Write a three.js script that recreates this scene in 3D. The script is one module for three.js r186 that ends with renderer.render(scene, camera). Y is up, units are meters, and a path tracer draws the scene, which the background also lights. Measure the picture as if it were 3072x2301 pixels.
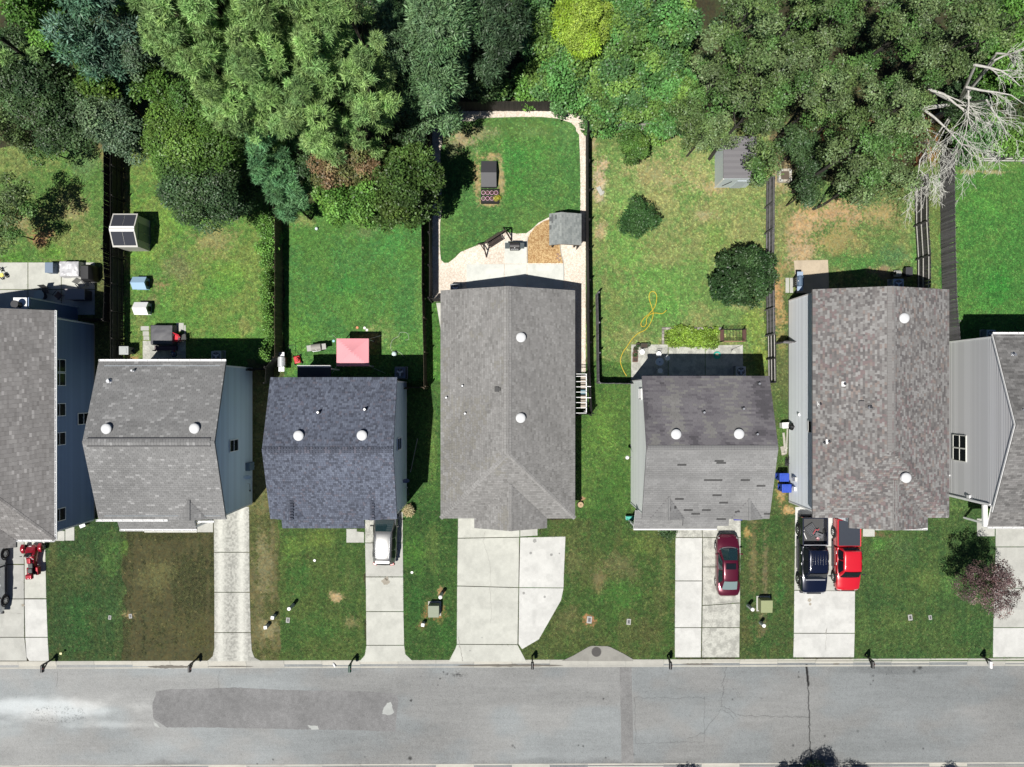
import * as THREE from 'three';
import { mergeGeometries, mergeVertices, toCreasedNormals } from 'three/addons/utils/BufferGeometryUtils.js';
import { RoundedBoxGeometry } from 'three/addons/geometries/RoundedBoxGeometry.js';

// ---------------------------------------------------------------- camera, sky, sun, exposure
const EYE = 54, PPM = 38, CX = 1536, CY = 1176;           // a drone 54 m above the street, looking straight down; 38 survey units to a metre
const scene = new THREE.Scene();
const camera = new THREE.PerspectiveCamera(2 * Math.atan(2301 / 2 / (PPM * EYE)) * 180 / Math.PI, 1024 / 767, 0.5, 900);
camera.position.set(0, EYE, 0);
camera.up.set(0, 0, -1);
camera.lookAt(0, 0, 0);
camera.setViewOffset(3072, 2301, 0, 1150.5 - CY, 3072, 2301);
scene.add(camera);

const SUN_DIR = new THREE.Vector3(-0.275, 1, 0.35).normalize();
{
  const W = 256, Hh = 128, d = new Float32Array(W * Hh * 4);
  for (let r = 0; r < Hh; r++) for (let c = 0; c < W; c++) {
    const el = ((r + 0.5) / Hh - 0.5) * Math.PI, az = ((c + 0.5) / W - 0.5) * 2 * Math.PI;
    const v = new THREE.Vector3(Math.cos(az) * Math.cos(el), Math.sin(el), Math.sin(az) * Math.cos(el));
    const t = Math.pow(1 - Math.max(0, v.y), 3), g = Math.pow(Math.max(0, v.dot(SUN_DIR)), 24) * 0.35, i = (r * W + c) * 4;
    d[i] = 0.024 + 0.065 * t + g; d[i + 1] = 0.05 + 0.07 * t + g * 0.95; d[i + 2] = 0.12 + 0.08 * t + g * 0.85; d[i + 3] = 1;
  }
  const sky = new THREE.DataTexture(d, W, Hh, THREE.RGBAFormat, THREE.FloatType);
  sky.mapping = THREE.EquirectangularReflectionMapping; sky.magFilter = THREE.LinearFilter; sky.needsUpdate = true;
  scene.background = sky; scene.environment = sky;
}
const sun = new THREE.DirectionalLight(new THREE.Color(1, 0.965, 0.9), 5);
sun.position.copy(SUN_DIR).multiplyScalar(120);
sun.castShadow = true;
Object.assign(sun.shadow.camera, { left: -50, right: 50, top: 45, bottom: -45, near: 1, far: 260 });
sun.shadow.mapSize.set(4096, 4096);
scene.add(sun, sun.target);
const renderer = new THREE.WebGLRenderer({ antialias: true });
renderer.toneMapping = THREE.LinearToneMapping;
renderer.toneMappingExposure = 1.15;
renderer.shadowMap.enabled = true;

// ---------------------------------------------------------------- helpers
let seed = 20240917;
const rnd = () => { seed = (seed + 0x6d2b79f5) | 0; let t = Math.imul(seed ^ (seed >>> 15), 1 | seed); t = (t + Math.imul(t ^ (t >>> 7), 61 | t)) ^ t; return ((t ^ (t >>> 14)) >>> 0) / 4294967296; };
const rr = (a, b) => a + (b - a) * rnd();
const pick = (a) => a[Math.floor(rnd() * a.length)];
const clamp = (x, a, b) => Math.min(b, Math.max(a, x));
const sst = (a, b, x) => { const t = clamp((x - a) / (b - a), 0, 1); return t * t * (3 - 2 * t); };
const gx = (px, h = 0) => ((px - CX) / PPM) * (1 - h / EYE), gz = (py, h = 0) => ((py - CY) / PPM) * (1 - h / EYE);   // survey grid to metres, for a point h metres up
const V = (x, y, z) => new THREE.Vector3(x, y, z);
// value noise
const NS = 256, NT = new Float32Array(NS * NS); for (let i = 0; i < NS * NS; i++) NT[i] = rnd();
function noise(x, y) {
  const xi = Math.floor(x), yi = Math.floor(y), fx = x - xi, fy = y - yi, u = fx * fx * (3 - 2 * fx), v = fy * fy * (3 - 2 * fy);
  const a = xi & 255, b = (xi + 1) & 255, c = (yi & 255) * NS, d = ((yi + 1) & 255) * NS;
  return (NT[c + a] * (1 - u) + NT[c + b] * u) * (1 - v) + (NT[d + a] * (1 - u) + NT[d + b] * u) * v;
}
const fbm = (x, y, o = 4) => { let s = 0, a = 0.5, n = 0; for (let i = 0; i < o; i++) { s += a * noise(x, y); n += a; a *= 0.5; x = x * 2.03 + 17.1; y = y * 2.03 + 5.7; } return s / n; };

const lin = (r, g, b) => new THREE.Color().setRGB(r, g, b);
const hex = (h) => new THREE.Color(h);
const mat = (color, rough = 0.8, extra = {}) => new THREE.MeshStandardMaterial({ color, roughness: rough, side: THREE.DoubleSide, ...extra });
const phys = (color, rough, extra = {}) => new THREE.MeshPhysicalMaterial({ color, roughness: rough, side: THREE.DoubleSide, ...extra });

const used = {};
const numbered = (n) => { const k = used[n] = (used[n] ?? -1) + 1; return k ? n + '_' + String(k).padStart(3, '0') : n; };
function tag(o, label, category, group) { o.userData.label = label; o.userData.category = category; if (group) o.userData.group = group; return o; }
function thing(name, label, category, [x, y, z] = [0, 0, 0], turn = 0, group) {
  const o = new THREE.Group(); o.name = numbered(name); scene.add(o); o.position.set(x, y, z); o.rotation.y = turn;
  return tag(o, label, category, group);
}
function part(parent, name, geo, m, p = [0, 0, 0], r = [0, 0, 0], s) {
  const o = new THREE.Mesh(geo, m); o.name = name; o.position.set(...p); o.rotation.set(...r); if (s) o.scale.set(...s); parent.add(o); return o;
}
function sub(parent, name, p = [0, 0, 0], turn = 0) { const o = new THREE.Group(); o.name = name; o.position.set(...p); o.rotation.y = turn; parent.add(o); return o; }
function dup(root, label, [x, y, z], turn) { const r = root.clone(); r.name = numbered(root.name.replace(/_\d{3}$/, '')); r.userData = { ...root.userData, label }; r.position.set(x, y, z); if (turn !== undefined) r.rotation.y = turn; scene.add(r); return r; }
function struct(name, geo, m, y = 0) { const o = geo ? new THREE.Mesh(geo, m) : new THREE.Group(); o.name = numbered(name); o.position.y = y; o.userData.kind = 'structure'; scene.add(o); return o; }

const UB = new THREE.BoxGeometry(1, 1, 1);
const box = (w, h, d, x = 0, y = 0, z = 0) => new THREE.BoxGeometry(w, h, d).translate(x, y, z);
const rbox = (w, h, d, r, x = 0, y = 0, z = 0, seg = 2) => new RoundedBoxGeometry(w, h, d, seg, Math.min(r, w / 2.01, h / 2.01, d / 2.01)).translate(x, y, z);
const cyl = (r0, r1, h, x = 0, y = 0, z = 0, n = 16) => new THREE.CylinderGeometry(r0, r1, h, n).translate(x, y, z);
function plain(g) { const q = (g.index ? g.toNonIndexed() : g.clone()); for (const k of Object.keys(q.attributes)) if (!['position', 'normal', 'uv'].includes(k)) q.deleteAttribute(k); if (!q.attributes.uv) q.setAttribute('uv', new THREE.Float32BufferAttribute(new Float32Array(q.attributes.position.count * 2), 2)); q.morphAttributes = {}; return q; }
const join = (...gs) => mergeGeometries(gs.flat().map(plain));
function bar(a, b, t = 0.05, t2 = t) {       // a square bar from a to b
  const A = V(...a), B = V(...b), L = A.distanceTo(B), g = new THREE.BoxGeometry(t, L, t2);
  g.applyQuaternion(new THREE.Quaternion().setFromUnitVectors(V(0, 1, 0), B.clone().sub(A).normalize())).translate((A.x + B.x) / 2, (A.y + B.y) / 2, (A.z + B.z) / 2); return g;
}
function rod(a, b, r0 = 0.02, r1 = r0, n = 8) {
  const A = V(...a), B = V(...b), L = A.distanceTo(B), g = new THREE.CylinderGeometry(r1, r0, L, n);
  g.applyQuaternion(new THREE.Quaternion().setFromUnitVectors(V(0, 1, 0), B.clone().sub(A).normalize())).translate((A.x + B.x) / 2, (A.y + B.y) / 2, (A.z + B.z) / 2); return g;
}
const tube = (pts, r, n = 40, m = 6, closed = false) => new THREE.TubeGeometry(new THREE.CatmullRomCurve3(pts.map((p) => V(...p)), closed), n, r, m, closed);
function mesh3(verts, faces) { const g = new THREE.BufferGeometry(); g.setAttribute('position', new THREE.Float32BufferAttribute(verts.flat(), 3)); g.setIndex(faces.flat()); g.computeVertexNormals(); return g; }

// flat outlines on the survey grid
const P = (pts, h = 0) => pts.map(([a, b]) => [gx(a, h), gz(b, h)]);
const R = (x0, y0, x1, y1) => [[x0, y0], [x1, y0], [x1, y1], [x0, y1]];
function inset(pts, d) {     // move every edge inwards by d
  let area = 0; const n = pts.length; for (let i = 0; i < n; i++) { const [x0, y0] = pts[i], [x1, y1] = pts[(i + 1) % n]; area += x0 * y1 - x1 * y0; }
  const s = area > 0 ? 1 : -1, lines = pts.map(([x0, y0], i) => { const [x1, y1] = pts[(i + 1) % n], L = Math.hypot(x1 - x0, y1 - y0), nx = -(y1 - y0) / L * s, ny = (x1 - x0) / L * s; return [x0 + nx * d, y0 + ny * d, (x1 - x0) / L, (y1 - y0) / L]; });
  return pts.map((p, i) => { const [ax, ay, adx, ady] = lines[(i + n - 1) % n], [bx, by, bdx, bdy] = lines[i], k = adx * bdy - ady * bdx; if (Math.abs(k) < 1e-4) return [bx, by]; const t = ((bx - ax) * bdy - (by - ay) * bdx) / k; return [ax + adx * t, ay + ady * t]; });
}
const shapeOf = (w, holes = []) => { const s = new THREE.Shape(w.map(([x, z]) => new THREE.Vector2(x, -z))); for (const h of holes) s.holes.push(new THREE.Path(h.map(([x, z]) => new THREE.Vector2(x, -z)))); return s; };
const flat = (w, holes) => new THREE.ShapeGeometry(shapeOf(w, holes)).rotateX(-Math.PI / 2);
const slabGeo = (w, y0, y1, bevel = 0) => new THREE.ExtrudeGeometry(shapeOf(w), { depth: y1 - y0 - bevel, bevelEnabled: bevel > 0, bevelThickness: bevel, bevelSize: bevel, bevelOffset: -bevel, bevelSegments: 1 }).rotateX(-Math.PI / 2).translate(0, y0, 0);
// where the ground is covered with something hard (no grass grows there)
const MW = 2048, MH = 1560, MX0 = -42, MZ0 = -33, MM = 84 / MW;
const coverCanvas = document.createElement('canvas'); coverCanvas.width = MW; coverCanvas.height = MH;
const cov = coverCanvas.getContext('2d'); cov.fillStyle = '#000'; cov.fillRect(0, 0, MW, MH);
function cover(w, color = '#fff') { cov.fillStyle = color; cov.beginPath(); w.forEach(([x, z], i) => cov[i ? 'lineTo' : 'moveTo']((x - MX0) / MM, (z - MZ0) / MM)); cov.closePath(); cov.fill(); }

// ---------------------------------------------------------------- computed textures
function dataTex(w, h, fn, { srgb = false, rep } = {}) {
  const d = new Uint8Array(w * h * 4), c = [0, 0, 0];
  for (let y = 0; y < h; y++) for (let x = 0; x < w; x++) { fn(x, y, c); const i = (y * w + x) * 4; d[i] = clamp(c[0], 0, 255); d[i + 1] = clamp(c[1], 0, 255); d[i + 2] = clamp(c[2], 0, 255); d[i + 3] = 255; }
  const t = new THREE.DataTexture(d, w, h); t.magFilter = THREE.LinearFilter; t.minFilter = THREE.LinearMipmapLinearFilter; t.generateMipmaps = true; t.wrapS = t.wrapT = THREE.RepeatWrapping;
  if (srgb) t.colorSpace = THREE.SRGBColorSpace; if (rep) t.repeat.set(rep[0], rep[1]); t.needsUpdate = true; return t;
}
// periodic noise so that tiles join
const tnoise = (x, y, p) => { const xi = Math.floor(x), yi = Math.floor(y), fx = x - xi, fy = y - yi, u = fx * fx * (3 - 2 * fx), v = fy * fy * (3 - 2 * fy), m = (q) => ((q % p) + p) % p, g = (a, b) => NT[(m(b) * 3 & 255) * NS + (m(a) * 7 & 255)]; return (g(xi, yi) * (1 - u) + g(xi + 1, yi) * u) * (1 - v) + (g(xi, yi + 1) * (1 - u) + g(xi + 1, yi + 1) * u) * v; };
const concreteMap = dataTex(512, 512, (x, y, c) => {
  const n = 0.5 * tnoise(x / 64, y / 64, 8) + 0.3 * tnoise(x / 16, y / 16, 32) + 0.2 * tnoise(x / 4, y / 4, 128), s = tnoise(x / 128 + 3, y / 128, 4), st = sst(0.62, 0.8, tnoise(x / 42.67 + 5, y / 42.67, 12));
  const v = 214 + 15 * (n - 0.5) * 2 + 8 * (s - 0.5) + (rnd() - 0.5) * 16 - st * 7; c[0] = v; c[1] = v * 1.0; c[2] = v * 0.985;
}, { srgb: true, rep: [1 / 7, 1 / 7] });
const grainMap = dataTex(512, 512, (x, y, c) => { const v = 255 * (0.45 * tnoise(x / 6, y / 6, 85.33 | 0) + 0.55 * rnd()); c[0] = c[1] = c[2] = v; }, { rep: [1 / 2, 1 / 2] });
const woodMap = dataTex(128, 512, (x, y, c) => { const v = 205 + 60 * (tnoise(x / 4, y / 64, 32) - 0.5) + 50 * (tnoise(x / 1.6, y / 32, 80) - 0.5) + 30 * (rnd() - 0.5); c[0] = v; c[1] = v; c[2] = v; }, { srgb: true });
const concrete = (r, g, b, rough = 0.9) => mat(lin(r, g, b), rough, { map: concreteMap, bumpMap: grainMap, bumpScale: 0.004 });
const CON = { pale: concrete(0.84, 0.86, 0.83), fresh: concrete(0.75, 0.75, 0.745), warm: concrete(0.67, 0.675, 0.635), aged: concrete(0.6, 0.6, 0.575), grey: concrete(0.52, 0.52, 0.51), kerb: concrete(0.58, 0.57, 0.53), dark: concrete(0.36, 0.35, 0.33) };
const glassDark = phys(lin(0.01, 0.013, 0.018), 0.08, { specularIntensity: 0.35 });
const whiteTrim = mat(lin(0.8, 0.8, 0.8), 0.5), blackPaint = mat(lin(0.012, 0.012, 0.013), 0.45), steel = mat(lin(0.55, 0.56, 0.58), 0.35, { metalness: 0.8 }), darkSteel = mat(lin(0.05, 0.05, 0.055), 0.5, { metalness: 0.4 });

// ---------------------------------------------------------------- the ground: lots with their own turf, bare soil, dry patches
const s2l = (v) => { v /= 255; return v <= 0.04045 ? v / 12.92 : Math.pow((v + 0.055) / 1.055, 2.4); };
const ph = (r, g, b, k = 1.43) => [s2l(r) / k, s2l(g) / k, s2l(b) / k];
const LOTS = [   // x0, y0, x1, y1, turf colour, second turf colour
  [-400, -400, 3500, 470, [66, 64, 42], [70, 86, 44]],
  [-400, 440, 370, 800, [128, 150, 82], [92, 140, 62]], [-400, 800, 370, 1700, [92, 108, 58], [110, 120, 70]],
  [360, 430, 830, 1150, [122, 152, 72], [92, 146, 60]], [740, 1080, 860, 2010, [96, 110, 60], [120, 120, 76]],
  [846, 620, 1292, 1180, [72, 136, 64], [84, 140, 58]], [1284, 880, 1330, 1600, [78, 136, 50], [66, 118, 42]], [1190, 1140, 1380, 2010, [70, 116, 48], [58, 106, 44]],
  [1290, 330, 1762, 880, [72, 130, 60], [88, 136, 62]],
  [1760, 360, 2312, 1160, [136, 152, 92], [102, 144, 72]], [1720, 1080, 1900, 1600, [82, 122, 50], [64, 112, 42]], [1560, 1560, 2030, 2010, [92, 114, 56], [72, 112, 46]],
  [2312, 540, 2762, 880, [132, 142, 86], [96, 134, 68]], [2296, 880, 2400, 2010, [78, 110, 52], [92, 112, 60]], [2200, 1540, 2386, 2010, [84, 108, 54], [66, 110, 48]],
  [2740, 440, 2824, 1060, [90, 134, 62], [108, 134, 68]], [2822, 470, 3500, 1100, [66, 134, 52], [80, 138, 56]], [2550, 1480, 3500, 2010, [66, 110, 52], [82, 118, 56]],
  [130, 1560, 372, 2010, [60, 102, 50], [76, 104, 52]], [372, 1560, 650, 2010, [92, 92, 56], [78, 86, 48]], [746, 1540, 836, 2010, [124, 122, 82], [98, 112, 60]], [836, 1540, 1100, 2010, [72, 114, 48], [92, 122, 56]],
];
const PATCH = [  // x, y, rx, ry, colour, strength
  [60, 660, 60, 50, [150, 140, 96], 0.8], [120, 715, 44, 40, [168, 128, 92], 1], [215, 625, 60, 40, [160, 150, 104], 0.8], [250, 480, 60, 60, [110, 140, 90], 0.6], [160, 760, 70, 30, [96, 146, 50], 0.7], [40, 775, 60, 20, [90, 140, 50], 0.7], [350, 1010, 30, 120, [100, 120, 60], 0.6], [340, 470, 60, 40, [150, 140, 90], 0.6],
  [377, 640, 16, 240, [168, 150, 104], 0.8], [420, 700, 60, 90, [130, 170, 66], 0.7], [520, 660, 70, 60, [124, 168, 70], 0.6], [650, 720, 90, 60, [150, 146, 96], 0.8], [540, 800, 60, 60, [122, 126, 86], 0.7], [560, 960, 100, 50, [84, 140, 58], 0.5], [470, 850, 34, 26, [146, 130, 90], 0.9], [690, 830, 70, 60, [116, 160, 64], 0.5], [640, 880, 60, 30, [96, 150, 62], 0.5], [700, 1010, 60, 36, [112, 164, 60], 0.5], [735, 980, 30, 40, [150, 150, 90], 0.6], [450, 905, 40, 20, [140, 130, 90], 0.7], [395, 1075, 36, 20, [172, 140, 96], 0.9], [420, 960, 30, 60, [138, 140, 84], 0.6],
  [900, 660, 60, 26, [140, 150, 90], 0.8], [1120, 1010, 50, 40, [150, 156, 100], 0.8], [1060, 910, 60, 40, [98, 142, 66], 0.6], [1030, 860, 60, 40, [62, 140, 58], 0.5], [900, 1000, 60, 70, [104, 150, 60], 0.6], [1170, 1000, 46, 60, [120, 148, 80], 0.5], [870, 1090, 24, 40, [110, 146, 56], 0.6], [1262, 900, 20, 160, [110, 146, 72], 0.6], [1180, 730, 60, 46, [70, 146, 70], 0.5], [1095, 690, 50, 26, [132, 140, 92], 0.5],
  [1390, 415, 55, 42, [176, 160, 124], 0.9], [1440, 400, 60, 30, [156, 156, 112], 0.7], [1350, 440, 34, 50, [150, 150, 110], 0.6], [1560, 470, 110, 70, [64, 140, 56], 0.5], [1540, 560, 70, 70, [60, 136, 48], 0.4], [1700, 400, 40, 60, [104, 146, 80], 0.5], [1360, 640, 40, 60, [96, 142, 66], 0.4], [1600, 400, 60, 30, [118, 142, 84], 0.5],
  [1467, 472, 38, 14, [176, 158, 112], 1], [1432, 548, 14, 80, [176, 158, 112], 1], [1502, 530, 12, 90, [170, 156, 110], 1], [1467, 612, 40, 12, [176, 158, 112], 1],
  [1797, 530, 30, 60, [196, 176, 142], 1], [1800, 570, 22, 46, [206, 186, 154], 0.9], [1800, 690, 24, 40, [190, 172, 130], 0.9], [1780, 420, 18, 60, [180, 160, 120], 0.8], [1960, 520, 140, 70, [176, 164, 116], 0.7], [1970, 600, 110, 40, [156, 156, 100], 0.7], [1870, 590, 70, 60, [104, 160, 76], 0.5], [2080, 500, 80, 80, [168, 162, 110], 0.6], [2140, 560, 50, 26, [186, 168, 122], 0.8], [1990, 400, 120, 26, [166, 158, 108], 0.7], [1880, 760, 90, 120, [96, 154, 66], 0.6], [2000, 850, 120, 90, [102, 156, 70], 0.5], [2140, 720, 50, 90, [112, 146, 66], 0.5], [1990, 930, 90, 50, [92, 152, 64], 0.5], [1840, 930, 30, 110, [116, 132, 70], 0.7], [2260, 980, 50, 80, [120, 146, 60], 0.7], [2280, 1080, 26, 70, [128, 140, 60], 0.7], [2120, 640, 44, 30, [186, 170, 128], 0.6], [2200, 680, 30, 60, [158, 154, 100], 0.5], [2230, 915, 50, 20, [150, 150, 100], 0.6],
  [1775, 980, 14, 130, [96, 120, 54], 0.8], [1800, 1300, 60, 120, [98, 134, 54], 0.5], [1760, 1450, 40, 90, [98, 128, 60], 0.5], [1850, 1450, 40, 80, [74, 112, 44], 0.6], [1745, 1495, 14, 10, [190, 150, 110], 1],
  [1297, 1330, 16, 120, [110, 136, 66], 0.5], [1240, 1660, 46, 60, [82, 136, 48], 0.5], [1300, 1650, 40, 80, [108, 130, 66], 0.5], [1240, 1800, 46, 60, [52, 104, 42], 0.5], [1304, 1830, 32, 40, [176, 130, 86], 0.75], [1268, 1874, 20, 16, [150, 120, 80], 0.7], [1326, 1775, 16, 16, [190, 150, 110], 0.8], [1340, 1900, 30, 60, [58, 110, 44], 0.5],
  [2480, 640, 130, 50, [190, 160, 118], 1], [2400, 690, 70, 80, [196, 166, 124], 0.9], [2520, 720, 90, 50, [166, 152, 100], 0.8], [2640, 640, 90, 50, [176, 156, 108], 0.8], [2400, 760, 60, 50, [190, 166, 128], 0.9], [2345, 700, 26, 140, [130, 142, 84], 0.6], [2340, 900, 22, 120, [176, 146, 100], 0.9], [2325, 850, 14, 70, [190, 150, 104], 0.9], [2345, 1000, 16, 60, [160, 150, 90], 0.8], [2580, 790, 100, 46, [78, 128, 60], 0.9], [2680, 770, 60, 40, [82, 124, 76], 0.8], [2740, 760, 16, 90, [90, 140, 66], 0.6], [2640, 815, 40, 22, [150, 130, 100], 0.9], [2690, 830, 70, 18, [120, 106, 84], 0.8], [2720, 700, 30, 60, [140, 146, 90], 0.5],
  [2345, 1480, 18, 40, [196, 160, 108], 0.9], [2365, 1530, 24, 16, [206, 168, 116], 0.8], [2350, 1120, 20, 60, [96, 104, 62], 0.7], [2345, 1300, 18, 90, [70, 112, 44], 0.7], [2372, 1300, 10, 200, [92, 120, 60], 0.6],
  [2940, 515, 120, 8, [176, 160, 120], 0.8], [2960, 495, 110, 16, [120, 150, 76], 0.6], [2860, 800, 20, 200, [110, 146, 64], 0.5], [3000, 860, 50, 60, [44, 128, 44], 0.6], [2950, 620, 60, 60, [92, 150, 62], 0.4],
  [330, 1660, 34, 70, [84, 124, 58], 0.7], [375, 1630, 12, 40, [104, 140, 60], 0.7], [250, 1700, 50, 40, [96, 104, 62], 0.6], [160, 1660, 18, 90, [98, 104, 60], 0.6], [330, 1850, 60, 60, [72, 108, 56], 0.5], [240, 1860, 46, 90, [50, 102, 46], 0.6], [470, 1730, 70, 70, [112, 112, 68], 0.6], [520, 1880, 80, 60, [84, 84, 46], 0.6], [390, 1845, 26, 12, [160, 140, 96], 0.8], [600, 1900, 40, 70, [78, 80, 40], 0.6], [480, 1610, 160, 16, [66, 72, 36], 0.7], [430, 1760, 20, 120, [100, 96, 60], 0.5],
  [790, 1700, 26, 150, [140, 132, 96], 0.7], [800, 1890, 40, 40, [150, 140, 100], 0.7], [880, 1650, 50, 40, [104, 134, 58], 0.6], [960, 1620, 60, 30, [110, 134, 56], 0.6], [1010, 1790, 24, 20, [196, 170, 130], 0.8], [1060, 1740, 30, 50, [96, 116, 62], 0.5], [900, 1730, 60, 60, [54, 110, 46], 0.5], [960, 1890, 80, 50, [54, 106, 44], 0.5], [1060, 1865, 26, 24, [160, 146, 104], 0.5],
  [1600, 1700, 30, 160, [58, 116, 50], 0.7], [1720, 1680, 40, 60, [112, 112, 70], 0.6], [1870, 1700, 60, 50, [110, 110, 72], 0.7], [1800, 1740, 26, 50, [124, 112, 78], 0.7], [1850, 1790, 70, 60, [76, 128, 52], 0.5], [1940, 1900, 60, 40, [86, 90, 50], 0.6], [1768, 1860, 20, 20, [190, 136, 96], 0.9], [1990, 1700, 26, 120, [118, 124, 74], 0.5], [1700, 1860, 40, 50, [116, 112, 72], 0.5], [1930, 1640, 70, 40, [104, 122, 58], 0.5],
  [2260, 1650, 14, 150, [122, 112, 74], 0.8], [2296, 1700, 10, 120, [132, 120, 88], 0.7], [2240, 1600, 16, 20, [190, 160, 100], 0.8], [2290, 1880, 26, 50, [106, 96, 62], 0.7], [2340, 1760, 24, 90, [60, 112, 50], 0.6], [2240, 1900, 22, 50, [96, 96, 54], 0.6], [2285, 1830, 18, 60, [112, 104, 78], 0.6],
  [2640, 1630, 30, 30, [82, 134, 56], 0.6], [2700, 1650, 40, 40, [82, 108, 66], 0.6], [2780, 1740, 60, 40, [104, 124, 62], 0.5], [2700, 1860, 80, 40, [92, 112, 56], 0.5], [2850, 1760, 50, 60, [88, 124, 60], 0.5], [2600, 1900, 30, 50, [92, 120, 60], 0.5], [2900, 1900, 60, 40, [62, 106, 48], 0.5], [2600, 1604, 70, 12, [120, 96, 70], 0.9],
  [2600, 420, 120, 120, [150, 120, 80], 0.7], [2450, 380, 60, 60, [190, 130, 80], 0.8], [2780, 420, 40, 90, [176, 110, 60], 0.7], [2360, 440, 60, 100, [170, 150, 110], 0.7], [1650, 300, 90, 14, [190, 170, 130], 0.7], [2340, 540, 40, 40, [190, 170, 130], 0.8], [290, 440, 60, 40, [130, 120, 80], 0.6],
];
const G = new Float32Array(MW * MH * 3);
{
  const lots = LOTS.map((l) => [...l.slice(0, 4), ph(...l[4]), ph(...l[5])]);
  for (let j = 0; j < MH; j++) for (let i = 0; i < MW; i++) {
    const px = (MX0 + (i + 0.5) * MM) * PPM + CX, py = (MZ0 + (j + 0.5) * MM) * PPM + CY;
    const stripe = py > 1540 ? 0.35 * (noise(px / 12, py / 170 + 7) - 0.5) : 0; const wx = px + 22 * (noise(px / 34, py / 34) - 0.5), wy = py + 22 * (noise(px / 34 + 50, py / 34) - 0.5);
    let a = lots[0]; for (const l of lots) if (wx >= l[0] && wx < l[2] && wy >= l[1] && wy < l[3]) a = l;
    const t = sst(0.35, 0.65, stripe + 0.7 * fbm(px / 95 + 3, py / 95, 3) + 0.3 * noise(px / 9, py / 9)), k = (j * MW + i) * 3;
    for (let c = 0; c < 3; c++) G[k + c] = a[4][c] * (1 - t) + a[5][c] * t; const gm = 0.3 * G[k] + 0.6 * G[k + 1] + 0.1 * G[k + 2]; for (let c = 0; c < 3; c++) G[k + c] += (gm - G[k + c]) * 0.1; G[k] *= 1.06; { const q = py > 1530 ? 0.72 : 0.88; for (let c = 0; c < 3; c++) G[k + c] *= q; G[k + 2] *= 0.85; }
  }
  for (const [x, y, rx, ry, col, str] of PATCH) {
    const c3 = ph(...col), i0 = Math.max(0, Math.floor((gx(x - rx * 1.5) - MX0) / MM)), i1 = Math.min(MW, Math.ceil((gx(x + rx * 1.5) - MX0) / MM)), j0 = Math.max(0, Math.floor((gz(y - ry * 1.5) - MZ0) / MM)), j1 = Math.min(MH, Math.ceil((gz(y + ry * 1.5) - MZ0) / MM));
    for (let j = j0; j < j1; j++) for (let i = i0; i < i1; i++) {
      const px = (MX0 + (i + 0.5) * MM) * PPM + CX, py = (MZ0 + (j + 0.5) * MM) * PPM + CY, d = Math.hypot((px - x) / rx, (py - y) / ry);
      const w = str * sst(0.0, 0.95, 1.1 - d + 1.3 * (fbm(px / 26 + x, py / 26 + y, 4) - 0.5) + 0.9 * (noise(px / 4, py / 4) - 0.5)), k = (j * MW + i) * 3;
      for (let c = 0; c < 3; c++) G[k + c] += (c3[c] - G[k + c]) * w;
    }
  }
}
const l2s = (v) => 255 * (v <= 0.0031308 ? v * 12.92 : 1.055 * Math.pow(v, 1 / 2.4) - 0.055);
const turfMap = dataTex(MW, MH, (x, y, c) => {
  const j = MH - 1 - y, k = (j * MW + x) * 3, f = (0.45 + 0.45 * noise(x / 2.2, j / 2.2) + 0.3 * noise(x / 7 + 31, j / 7) + 0.35 * rnd()), h = 0.24 * (noise(x / 3 + 90, j / 3) - 0.5);
  c[0] = l2s(G[k] * f * (1 + h)); c[1] = l2s(G[k + 1] * f); c[2] = l2s(G[k + 2] * f * (1 - h));
}, { srgb: true });
turfMap.wrapS = turfMap.wrapT = THREE.ClampToEdgeWrapping;
const turfBump = dataTex(512, 512, (x, y, c) => { const v = 255 * (0.5 * tnoise(x / 4, y / 4, 128) + 0.5 * rnd()); c[0] = c[1] = c[2] = v; });
const ROADTURN = 0.003;
{
  const north = 21.25, g = new THREE.PlaneGeometry(84, north - MZ0).rotateX(-Math.PI / 2).translate(0, 0, (north + MZ0) / 2), uv = g.attributes.uv, po = g.attributes.position;
  for (let i = 0; i < uv.count; i++) uv.setXY(i, (po.getX(i) - MX0) / 84, 1 - (po.getZ(i) - MZ0) / (MH * MM));
  turfBump.repeat.set(84 / 6, 84 / 6);
  struct('lawn', g, mat(lin(1, 1, 1), 0.95, { map: turfMap, bumpMap: turfBump, bumpScale: 0.02 }));
  const far = dataTex(512, 512, (x, y, c) => { const f = 0.7 + 0.6 * rnd(), t = tnoise(x / 32, y / 32, 16); c[0] = (80 + 34 * t) * Math.sqrt(f); c[1] = (104 + 10 * t) * Math.sqrt(f); c[2] = (52 + 12 * t) * Math.sqrt(f); }, { srgb: true, rep: [1 / 20, 1 / 20] });
  struct('ground', flat([[-400, -400], [400, -400], [400, 400], [-400, 400]], [[[-399, 21.3], [399, 21.3], [399, 29.75], [-399, 29.75]].map(([x, z]) => [x, z - x * ROADTURN])]), mat(lin(0.75, 0.75, 0.75), 0.95, { map: far }), -0.02);
}

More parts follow.
